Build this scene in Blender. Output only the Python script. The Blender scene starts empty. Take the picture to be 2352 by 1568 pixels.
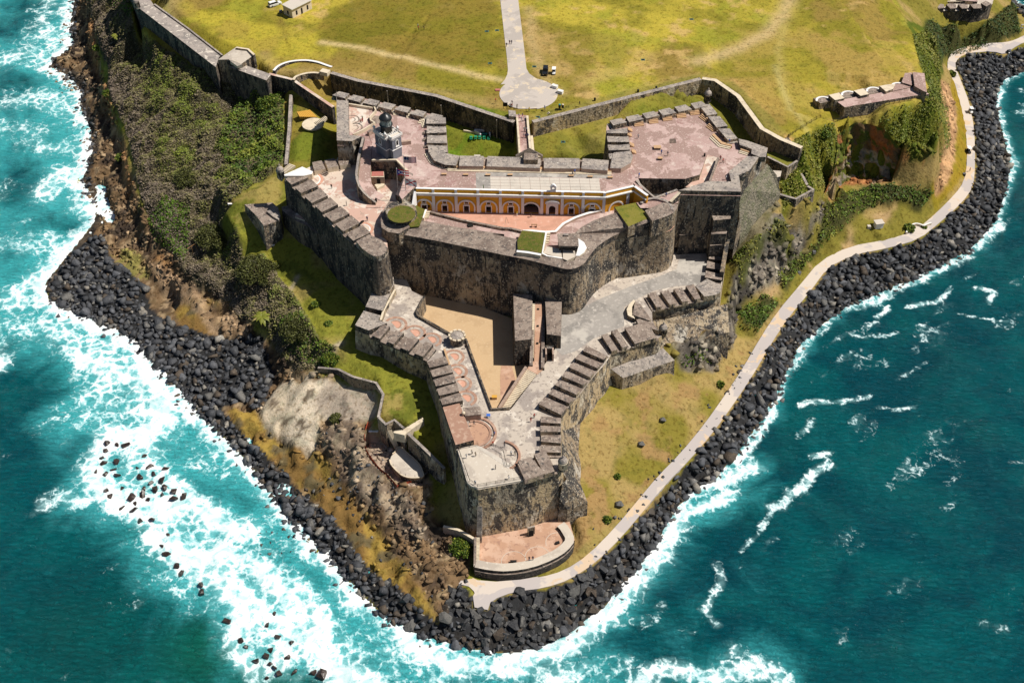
import bpy, bmesh, math, random
import numpy as np
from mathutils import Vector, Matrix
from mathutils.geometry import tessellate_polygon, delaunay_2d_cdt
random.seed(7); RNG=np.random.default_rng(7)
SC=bpy.context.scene; COL=SC.collection
# ---------------------------------------------------------------- camera, sky, sun, exposure
cam_d=bpy.data.cameras.new('camera'); cam=bpy.data.objects.new('camera',cam_d); COL.objects.link(cam)
cam_d.sensor_width=36; cam_d.lens=36*2650/2352; cam_d.clip_start=1; cam_d.clip_end=20000
cam.location=(0,0,245); cam.rotation_euler=(math.radians(90-44),0,0); SC.camera=cam
SUN=Vector((1.0,0.03,0)).normalized()*math.cos(math.radians(57))+Vector((0,0,math.sin(math.radians(57))))
world=bpy.data.worlds.new('World'); SC.world=world; world.use_nodes=True
nt=world.node_tree; bg=nt.nodes['Background']; sky=nt.nodes.new('ShaderNodeTexSky'); sky.sky_type='NISHITA'; sky.sun_disc=False
sky.sun_elevation=math.radians(57); sky.sun_rotation=math.atan2(SUN.x,SUN.y)
nt.links.new(sky.outputs[0],bg.inputs[0]); bg.inputs[1].default_value=0.05
sun_d=bpy.data.lights.new('sun','SUN'); sun_d.energy=5.0; sun_d.angle=math.radians(0.5); sun_d.color=(1,0.95,0.86)
sun=bpy.data.objects.new('sun',sun_d); COL.objects.link(sun); sun.location=(200,-100,400)
sun.rotation_euler=SUN.to_track_quat('Z','Y').to_euler()
SC.view_settings.view_transform='Standard'; SC.view_settings.look='None'; SC.view_settings.exposure=0.06; SC.view_settings.gamma=1
SC.view_settings.use_curve_mapping=False
# ---------------------------------------------------------------- materials
def srgb(r,g,b):
    f=lambda c:(c/255/12.92) if c<=10 else ((c/255+.055)/1.055)**2.4
    return (f(r),f(g),f(b))
def mat(name,base,layers=(),rough=.9,spec=.2,bump=None,attr=None,attr_mix=1.0):
    """layers: (scale, lo, hi, colour, z_stretch, detail)  mixed by a smooth noise threshold"""
    m=bpy.data.materials.new(name); m.use_nodes=True; t=m.node_tree; N=t.nodes; L=t.links
    p=N['Principled BSDF']; p.inputs['Roughness'].default_value=rough; p.inputs['Specular IOR Level'].default_value=spec
    geo=N.new('ShaderNodeNewGeometry'); pos=geo.outputs['Position']
    if attr:
        a=N.new('ShaderNodeAttribute'); a.attribute_name=attr; cur=a.outputs['Color']
    else:
        r=N.new('ShaderNodeRGB'); r.outputs[0].default_value=(*base,1); cur=r.outputs[0]
    for i,l in enumerate(layers):
        sc,lo,hi,colr=l[:4]; zs=l[4] if len(l)>4 else 1; det=l[5] if len(l)>5 else 4; mode=l[6] if len(l)>6 else 'MIX'; kind=l[7] if len(l)>7 else 'noise'
        mp=N.new('ShaderNodeVectorMath'); mp.operation='MULTIPLY_ADD'; mp.inputs[1].default_value=(1,1,zs); mp.inputs[2].default_value=(17.3*i,5.1*i,9.7*i)
        L.new(pos,mp.inputs[0])
        if kind=='noise':
            n=N.new('ShaderNodeTexNoise'); n.inputs['Scale'].default_value=sc; n.inputs['Detail'].default_value=det; n.inputs['Roughness'].default_value=.62
            n.inputs['Distortion'].default_value=.3
            o=n.outputs['Fac']
        else:
            n=N.new('ShaderNodeTexVoronoi'); n.feature='DISTANCE_TO_EDGE'; n.inputs['Scale'].default_value=sc; o=n.outputs['Distance']
        L.new(mp.outputs[0],n.inputs['Vector'])
        mr=N.new('ShaderNodeMapRange'); mr.interpolation_type='SMOOTHSTEP'; mr.inputs[1].default_value=lo; mr.inputs[2].default_value=hi; L.new(o,mr.inputs[0])
        mx=N.new('ShaderNodeMix'); mx.data_type='RGBA'; mx.blend_type=mode
        L.new(mr.outputs[0],mx.inputs[0]); L.new(cur,mx.inputs[6]); mx.inputs[7].default_value=(*colr,1); cur=mx.outputs[2]
    L.new(cur,p.inputs['Base Color'])
    if bump:
        sc,st,dist=bump[:3]
        n=N.new('ShaderNodeTexNoise'); n.inputs['Scale'].default_value=sc; n.inputs['Detail'].default_value=5; L.new(pos,n.inputs['Vector'])
        b=N.new('ShaderNodeBump'); b.inputs['Strength'].default_value=st; b.inputs['Distance'].default_value=dist
        L.new(n.outputs['Fac'],b.inputs['Height']); L.new(b.outputs[0],p.inputs['Normal'])
    return m
M={}
DK=(.022,.021,.022)
M['wall']=mat('weathered_wall',(.26,.195,.13),[(.07,.50,.62,(.42,.33,.22),.8,5),(.16,.56,.66,(.44,.40,.34),.7,6),(1.1,.50,.60,(.085,.072,.062),.40,6),(.22,.50,.58,(.050,.046,.044),.6,6),(.8,.56,.64,(.036,.034,.034),.13,6),(2.3,.56,.64,(.50,.43,.33),.7,6)],bump=(1.4,.9,.35))
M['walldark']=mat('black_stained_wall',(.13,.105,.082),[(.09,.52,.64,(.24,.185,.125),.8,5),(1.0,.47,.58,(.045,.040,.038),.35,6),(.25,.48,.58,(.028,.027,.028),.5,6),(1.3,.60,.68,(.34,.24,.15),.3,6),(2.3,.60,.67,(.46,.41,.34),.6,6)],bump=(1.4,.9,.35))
M['walltan']=mat('tan_plaster_wall',(.48,.36,.215),[(.12,.45,.6,(.36,.29,.21),.8,5),(.3,.53,.62,(.55,.48,.37),.7,5),(1.1,.50,.60,(.13,.105,.08),.4,6),(.28,.53,.60,(.070,.060,.052),.6,6),(.8,.60,.67,(.05,.045,.04),.15,6),(2.2,.58,.66,(.6,.52,.40),.6,6)],bump=(1.5,.8,.3))
M['top']=mat('weathered_coping',(.37,.315,.27),[(.3,.45,.6,(.25,.215,.195)),(1.1,.52,.64,(.15,.135,.125),1,6),(1.8,.58,.66,(.56,.51,.45),1,6)],bump=(2,.5,.2))
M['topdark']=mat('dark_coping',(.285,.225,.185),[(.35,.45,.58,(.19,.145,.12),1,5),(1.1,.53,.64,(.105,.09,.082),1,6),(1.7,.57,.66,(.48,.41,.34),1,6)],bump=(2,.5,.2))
M['plaza']=mat('pink_plaza_floor',(.50,.355,.32),[(.11,.49,.55,(.43,.29,.26),1,5),(.19,.57,.63,(.56,.44,.39),1,5),(.07,.59,.62,(.33,.20,.18),1,4),(.9,.52,.68,(.42,.30,.27),1,6),(.16,.492,.502,(.33,.22,.19),1,6),(2.2,.56,.68,(.60,.49,.43),1,5)],bump=(1,.2,.1))
M['court']=mat('orange_court_floor',(.58,.31,.22),[(.15,.5,.6,(.50,.27,.19)),(.8,.55,.66,(.62,.38,.29),1,5)])
M['ausfloor']=mat('patched_terrace_floor',(.60,.49,.40),[(.10,.48,.51,(.55,.36,.29),1,5),(.22,.54,.57,(.66,.58,.50),1,5),(.5,.56,.62,(.44,.30,.24),1,5)])
M['sbfloor']=mat('worn_battery_floor',(.50,.43,.36),[(.14,.46,.54,(.34,.29,.255),1,5),(.3,.55,.62,(.62,.55,.47),1,5),(1.1,.54,.64,(.27,.225,.195),1,6)])
M['roadgrey']=mat('grey_terreplein',(.34,.31,.28),[(.18,.48,.6,(.25,.23,.21),1,5),(.9,.54,.64,(.45,.41,.37),1,6),(.08,.56,.64,(.48,.44,.39),1,5)])
M['sand']=mat('sand_floor',(.53,.37,.215),[(.2,.5,.62,(.48,.33,.19)),(1.5,.55,.68,(.57,.42,.26))])
M['wbfloor']=mat('salmon_battery_floor',(.46,.275,.185),[(.2,.48,.58,(.55,.36,.26)),(.8,.54,.64,(.36,.21,.15),1,5)])
M['pale']=mat('pale_roof_slab',(.56,.50,.43),[(.3,.5,.62,(.50,.45,.39)),(2,.55,.68,(.60,.55,.48))])
M['conc']=mat('pale_concrete',(.55,.48,.40),[(.16,.48,.6,(.44,.38,.32),1,5),(1,.56,.66,(.62,.56,.48),1,5)])
M['road']=mat('field_road',(.50,.44,.39),[(.12,.5,.56,(.42,.37,.33),1,4),(.33,.57,.61,(.60,.50,.38),1,4)])
M['prom']=mat('promenade',(.60,.52,.45),[(.06,.49,.52,(.47,.42,.40),1,4),(.12,.56,.59,(.62,.47,.33),1,4)])
M['grass']=mat('mown_grass',(.17,.165,.022),[(.10,.45,.6,(.21,.185,.035),1,4),(.5,.5,.65,(.11,.13,.016),1,5),(2.5,.5,.7,(.24,.2,.06),1,4)],bump=(3,.5,.2))
M['wildgrass']=mat('wild_grass',(.12,.12,.02),[(.4,.45,.6,(.08,.10,.014),1,5),(1.2,.5,.65,(.17,.12,.04),1,5)],bump=(3,.8,.3))
M['orange']=mat('orange_step',(.52,.335,.19),[(.8,.5,.65,(.42,.27,.16))])
M['yellow']=mat('ochre_paint',(.76,.37,.030),[(.7,.5,.7,(.66,.30,.025),.4)],rough=.7)
M['white']=mat('white_paint',(.80,.78,.76),[(.6,.52,.7,(.66,.63,.6),.4)],rough=.6)
M['cream']=mat('cream_plaster',(.66,.56,.42),[(.6,.5,.66,(.5,.41,.3),.5)])
M['tealdk']=mat('worn_teal',(.06,.15,.12)); M['seatop']=mat('sea_wall_top',(.36,.31,.275),[(.25,.5,.6,(.25,.22,.20)),(.5,.55,.62,(.62,.55,.47),1,6),(1.2,.55,.65,(.20,.18,.165),1,6)])
M['talus']=mat('rubble_bank',(.26,.225,.165),[(.3,.45,.6,(.17,.165,.10),1,5),(1.2,.52,.64,(.11,.10,.075),1,6),(2.4,.58,.66,(.42,.38,.31),1,5)],bump=(1.5,1,.5))
M['dark']=mat('dark_opening',(.012,.011,.011))
M['lhblue']=mat('slate_blue_paint',(.19,.20,.235),[(.5,.5,.66,(.15,.16,.19))],rough=.6)
M['black']=mat('black_paint',(.018,.02,.022),rough=.35,spec=.5)
M['glass']=mat('lantern_glass',(.30,.36,.34),[(2.5,.45,.6,(.10,.13,.13))],rough=.12,spec=.6)
M['redroof']=mat('red_roof',(.42,.15,.125),[(.8,.5,.65,(.34,.12,.10))])
M['reddk']=mat('rust_red',(.40,.075,.035),[(1.2,.5,.65,(.22,.05,.03))])
M['gunring']=mat('terracotta_ring',(.36,.21,.15),[(.8,.5,.62,(.46,.31,.23),1,5)])
M['green']=mat('green_paint',(.02,.24,.13)); M['teal']=mat('teal_cover',(.05,.30,.28)); M['metal']=mat('grey_metal',(.12,.12,.125),rough=.5)
M['iron']=mat('black_iron',(.02,.019,.018),rough=.5); M['wood']=mat('weathered_timber',(.30,.17,.075),[(1,.5,.6,(.20,.11,.05))])
M['planks']=mat('fresh_planks',(.60,.33,.06)); M['carwhite']=mat('white_car_paint',(.78,.78,.78),rough=.25,spec=.5); M['tyre']=mat('tyre_rubber',(.015,.015,.015))
M['carglass']=mat('dark_car_glass',(.01,.012,.014),rough=.08,spec=.6); M['carblack']=mat('black_car_paint',(.016,.018,.022),rough=.25,spec=.5)
M['brick']=mat('pink_stone_wall',(.44,.32,.25),[(1.1,.5,.6,(.34,.24,.19))])
M['rock']=mat('riprap_basalt',(.042,.043,.047),[(.35,.45,.62,(.075,.073,.072),1,4),(2.6,.58,.68,(.14,.135,.125),1,5),(.06,.55,.66,(.062,.052,.042),1,3)],rough=.75,spec=.3,bump=(2.2,.6,.25))
M['wetrock']=mat('wet_red_basalt',(.030,.018,.014),[(.8,.5,.65,(.05,.035,.028))],rough=.35,spec=.5,bump=(2.2,.6,.25))
M['stoneblk']=mat('battery_wall_stone',(.055,.05,.045),[(.8,.5,.62,(.10,.085,.07)),(2,.6,.7,(.2,.18,.15))],bump=(2,.6,.2))
# ---------------------------------------------------------------- object helpers
def link(o): COL.objects.link(o); return o
def tag(o,label=None,cat=None,group=None,kind=None):
    if label: o['label']=label
    if cat: o['category']=cat
    if group: o['group']=group
    if kind: o['kind']=kind
    return o
def thing(name,label,cat,loc=(0,0,0),group=None,rz=0):
    o=bpy.data.objects.new(name,None); o.location=loc; o.rotation_euler=(0,0,rz); o.empty_display_size=.5
    return link(tag(o,label,cat,group))
def mesh_obj(name,verts,faces,mats,parent=None,fm=None,smooth=False,world=True):
    """verts in world space (world=True) or in the parent's own space"""
    if parent is not None and world:
        L=Vector((0,0,0)); p=parent
        while p is not None: L+=p.location; p=p.parent
        verts=[(v[0]-L.x,v[1]-L.y,v[2]-L.z) for v in verts]
    me=bpy.data.meshes.new(name); me.from_pydata([tuple(map(float,v)) for v in verts],[],faces)
    for m in (mats if isinstance(mats,(list,tuple)) else [mats]): me.materials.append(m)
    if fm is not None: me.polygons.foreach_set('material_index',fm)
    if smooth: me.polygons.foreach_set('use_smooth',[True]*len(me.polygons))
    me.update()
    o=bpy.data.objects.new(name,me); o.parent=parent
    return link(o)
def np_mesh(name,V,Fc,mats,fm=None,cols=None,attrs=None,smooth=False):
    me=bpy.data.meshes.new(name); V=np.asarray(V,dtype=np.float32); Fc=np.asarray(Fc,dtype=np.int32); k=Fc.shape[1]
    me.vertices.add(len(V)); me.vertices.foreach_set('co',V.ravel())
    me.loops.add(Fc.size); me.loops.foreach_set('vertex_index',Fc.ravel())
    me.polygons.add(len(Fc)); me.polygons.foreach_set('loop_start',np.arange(0,Fc.size,k,dtype=np.int32)); 
    try: me.polygons.foreach_set('loop_total',np.full(len(Fc),k,dtype=np.int32))
    except Exception: pass
    for m in (mats if isinstance(mats,(list,tuple)) else [mats]): me.materials.append(m)
    if fm is not None: me.polygons.foreach_set('material_index',np.asarray(fm,dtype=np.int32))
    if smooth: me.polygons.foreach_set('use_smooth',np.ones(len(Fc),dtype=bool))
    if cols is not None:
        a=me.color_attributes.new('col','FLOAT_COLOR','POINT'); c=np.ones((len(V),4),dtype=np.float32); c[:,:3]=cols; a.data.foreach_set('color',c.ravel())
    for nme,val in (attrs or {}).items():
        a=me.attributes.new(nme,'FLOAT','POINT'); a.data.foreach_set('value',np.asarray(val,dtype=np.float32))
    me.update(calc_edges=True); me.validate()
    return link(bpy.data.objects.new(name,me))
def area2(P): return sum(P[i][0]*P[(i+1)%len(P)][1]-P[(i+1)%len(P)][0]*P[i][1] for i in range(len(P)))
def offset_poly(P,d):
    """outward offset of a CCW polygon by d (number or list)"""
    n=len(P); out=[]
    for i in range(n):
        a=Vector(P[i-1][:2]); b=Vector(P[i][:2]); c=Vector(P[(i+1)%n][:2])
        e1=(b-a); e2=(c-b)
        if e1.length<1e-6: e1=e2
        if e2.length<1e-6: e2=e1
        n1=Vector((e1.y,-e1.x)).normalized(); n2=Vector((e2.y,-e2.x)).normalized()
        m=n1+n2; k=max(m.length_squared/2,.35); dd=d[i] if isinstance(d,(list,tuple)) else d
        q=b+m*(dd/k); out.append((q.x,q.y))
    return out
def prism(name,top,zb,mats,parent=None,batter=0.0,skip=()):
    """solid with a (possibly sloping) polygon top given in world points and a flat bottom at zb; mats=(side, top)"""
    P=[tuple(p) for p in top]; zb=list(zb) if isinstance(zb,(list,tuple)) else [zb]*len(P)
    if area2(P)<0: P=P[::-1]; zb=zb[::-1]
    n=len(P); B=offset_poly(P,[batter*max(0,p[2]-z) for p,z in zip(P,zb)]) if batter else [(p[0],p[1]) for p in P]
    V=P+[(b[0],b[1],z) for b,z in zip(B,zb)]
    tri=tessellate_polygon([[Vector((p[0],p[1],0)) for p in P]])
    Fc=[];fm=[]
    for t in tri:
        a,b,c=t
        if (P[b][0]-P[a][0])*(P[c][1]-P[a][1])-(P[b][1]-P[a][1])*(P[c][0]-P[a][0])<0: b,c=c,b
        Fc.append((a,b,c)); fm.append(1)
    for t in tri:
        a,b,c=t
        if (P[b][0]-P[a][0])*(P[c][1]-P[a][1])-(P[b][1]-P[a][1])*(P[c][0]-P[a][0])<0: b,c=c,b
        Fc.append((n+c,n+b,n+a)); fm.append(0)
    for i in range(n):
        j=(i+1)%n; Fc.append((i,n+i,n+j,j)); fm.append(0)
    side,tp=mats if isinstance(mats,(list,tuple)) else (mats,mats)
    return mesh_obj(name,V,Fc,[M[side],M[tp]],parent,fm)
def box_at(name,c,size,m,parent=None,rz=0,world=True,taper=1.0):
    """box whose BASE centre is c"""
    x,y,z=size; cs,sn=math.cos(rz),math.sin(rz); V=[]
    for k,zz in ((1,0),(taper,z)):
        for sx,sy in ((-1,-1),(1,-1),(1,1),(-1,1)):
            u,v=sx*x/2*k,sy*y/2*k; V.append((c[0]+u*cs-v*sn,c[1]+u*sn+v*cs,c[2]+zz))
    Fc=[(3,2,1,0),(4,5,6,7),(0,1,5,4),(1,2,6,5),(2,3,7,6),(3,0,4,7)]
    mm=m if not isinstance(m,str) else M[m]
    return mesh_obj(name,V,Fc,mm,parent,world=world)
def lathe(name,c,prof,m,parent=None,n=16,smooth=True,world=True):
    V=[];Fc=[]
    for r,z in prof:
        for k in range(n):
            a=2*math.pi*k/n; V.append((c[0]+r*math.cos(a),c[1]+r*math.sin(a),c[2]+z))
    for i in range(len(prof)-1):
        for k in range(n):
            k2=(k+1)%n; Fc.append((i*n+k,i*n+k2,(i+1)*n+k2,(i+1)*n+k))
    Fc.append(tuple(range(n))[::-1]); Fc.append(tuple((len(prof)-1)*n+k for k in range(n)))
    return mesh_obj(name,V,Fc,M[m] if isinstance(m,str) else m,parent,smooth=smooth,world=world)
def wall_strip(name,line,w,zt,zb,mats,parent=None,side=1):
    """a wall of thickness w along a polyline; the line is its top edge; it thickens to the left (side=1) of the travel direction"""
    pts=[Vector(p[:2]) for p in line]; n=len(pts); off=[]
    for i in range(n):
        d=Vector((0,0))
        if i>0: d+=(pts[i]-pts[i-1]).normalized()
        if i<n-1: d+=(pts[i+1]-pts[i]).normalized()
        d.normalize(); nn=Vector((-d.y,d.x))*side; off.append(pts[i]+nn*w)
    zt=[p[2] for p in line] if zt is None else ([zt]*n if not isinstance(zt,(list,tuple)) else zt)
    zb=[zb]*n if not isinstance(zb,(list,tuple)) else list(zb)
    top=[(p.x,p.y,z) for p,z in zip(pts,zt)]+[(p.x,p.y,z) for p,z in zip(off[::-1],zt[::-1])]
    return prism(name,top,zb+zb[::-1],mats,parent)
def lerp(a,b,t): return tuple(a[i]+(b[i]-a[i])*t for i in range(len(a)))
def densify(P,step):
    out=[]
    for a,b in zip(P[:-1],P[1:]):
        n=max(1,int(math.dist(a[:2],b[:2])/step))
        for k in range(n): out.append(lerp(a,b,k/n))
    out.append(P[-1]); return out
def smooth_line(P,it=2,closed=False):
    for _ in range(it):
        Q=[]
        n=len(P)
        for i in range(n-1 if not closed else n):
            a,b=P[i],P[(i+1)%n]; Q+= [lerp(a,b,.25),lerp(a,b,.75)]
        if not closed: Q=[P[0]]+Q+[P[-1]]
        P=Q
    return P
# numpy value noise
def vnoise(x,y,seed=0):
    xi=np.floor(x).astype(np.int64); yi=np.floor(y).astype(np.int64); fx=x-xi; fy=y-yi
    def h(a,b):
        n=(a*374761393+b*668265263+seed*974634)&0xffffffff; n=((n^(n>>13))*1274126177)&0xffffffff; return ((n^(n>>16))&0xffff)/65535.0
    u=fx*fx*(3-2*fx); v=fy*fy*(3-2*fy)
    return (h(xi,yi)*(1-u)+h(xi+1,yi)*u)*(1-v)+(h(xi,yi+1)*(1-u)+h(xi+1,yi+1)*u)*v
def fbm(x,y,sc,oct=4,seed=0,gain=.5):
    s=0;a=1;t=0
    for o in range(oct): s=s+a*vnoise(x*sc+13.7*o,y*sc-7.1*o,seed+o); t+=a; a*=gain; sc*=2.03
    return s/t
def inpoly(X,Y,P):
    r=np.zeros(X.shape,bool); n=len(P); j=n-1
    for i in range(n):
        xi,yi,xj,yj=P[i][0],P[i][1],P[j][0],P[j][1]
        if yi!=yj:
            c=((yi>Y)!=(yj>Y))&(X<(xj-xi)*(Y-yi)/(yj-yi)+xi); r^=c
        j=i
    return r
def dist_line(X,Y,P,maxd=1e9):
    d=np.full(X.shape,1e9)
    for a,b in zip(P[:-1],P[1:]):
        ax,ay,bx,by=a[0],a[1],b[0],b[1]; dx,dy=bx-ax,by-ay; l2=dx*dx+dy*dy+1e-9
        t=np.clip(((X-ax)*dx+(Y-ay)*dy)/l2,0,1); d=np.minimum(d,np.hypot(X-ax-t*dx,Y-ay-t*dy))
    return d
def sstep(a,b,x):
    t=np.clip((x-a)/(b-a),0,1); return t*t*(3-2*t)

# ================================================================ terrain
SHORE=[(-245.31,689.34,0),(-207.7,535.5,0),(-192.64,470.26,0),(-188.57,447.14,0),(-181.4,429.01,0),(-187.11,419.27,0),(-187.23,413.49,0),(-177.45,406.82,0),(-169.17,395.48,0),(-167.5,386.07,0),(-158.55,368.06,0),(-154.34,353.84,0),(-153.69,337.63,0),(-144.73,322.28,0),(-142.79,312.5,0),(-146.93,296.18,0),(-150.42,280.8,0),(-147.29,272.4,0),(-135.96,266.28,0),(-123.55,260.31,0),(-111.9,250.66,0),(-99.54,235.98,0),(-87.92,222.15,0),(-77.22,210.71,0),(-68.23,199.82,0),(-61.04,190.89,0),(-51.51,179.55,0),(-41.24,167.49,0),(-31.65,157.34,0),(-23.87,152.45,0),(-16.36,149.82,0),(-7.93,147.69,0),(0.42,146.52,0),(7.74,148.63,0),(16.31,153.66,0),(23.03,159.83,0),(28.96,167.49,0),(36.36,176.81,0),(41.81,186.57,0),(47.36,195.31,0),(54.97,199.82,0),(62.19,209.12,0),(71.48,222.15,0),(79.4,235.98,0),(86.5,250.66,0),(94.96,260.31,0),(106.51,270.34,0),(122.5,279.73,0),(138.8,288.37,0),(153.08,298.45,0),(165.3,312.5,0),(174.36,329.85,0),(180.8,345.62,0),(184.49,368.06,0),(188.38,389.17,0),(195.31,403.54,0),(206.45,410.14,0),(220.09,415.18,0),(227.17,447.14,0),(222.42,464.33,0),(220.36,474.26,0),(223.21,494.98,0),(266.45,614.01,0),(321.9,732.24,0)]
LAND=SHORE+[(400,1000,0),(-400,1000,0)]
shift0=lambda P,dx,dy:[(p[0]+dx,p[1]+dy,p[2]) for p in P]
CLIFF_LIP=[(100.99,301.11,21),(104.24,306.93,24),(106.14,314.12,27.5),(106.72,318.96,31),(112.95,323.32,33),(118.1,322.8,32.5),(122.38,321.76,31.5),(125.85,320.89,28),(130.22,320.9,23.5),(138.69,325.69,17),(144.27,327.28,13)]
CLIFF_FOOT=[(104.04,307.26,15),(107.94,313.32,13),(110.23,315.46,12.5),(113.79,319.9,12.5),(118.1,321.59,12),(121.67,321.59,12),(125.15,320.78,11.5),(129.6,320.78,11.5),(133.87,321.28,11.5),(139.09,324.99,11),(143.82,328.42,10)]
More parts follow.
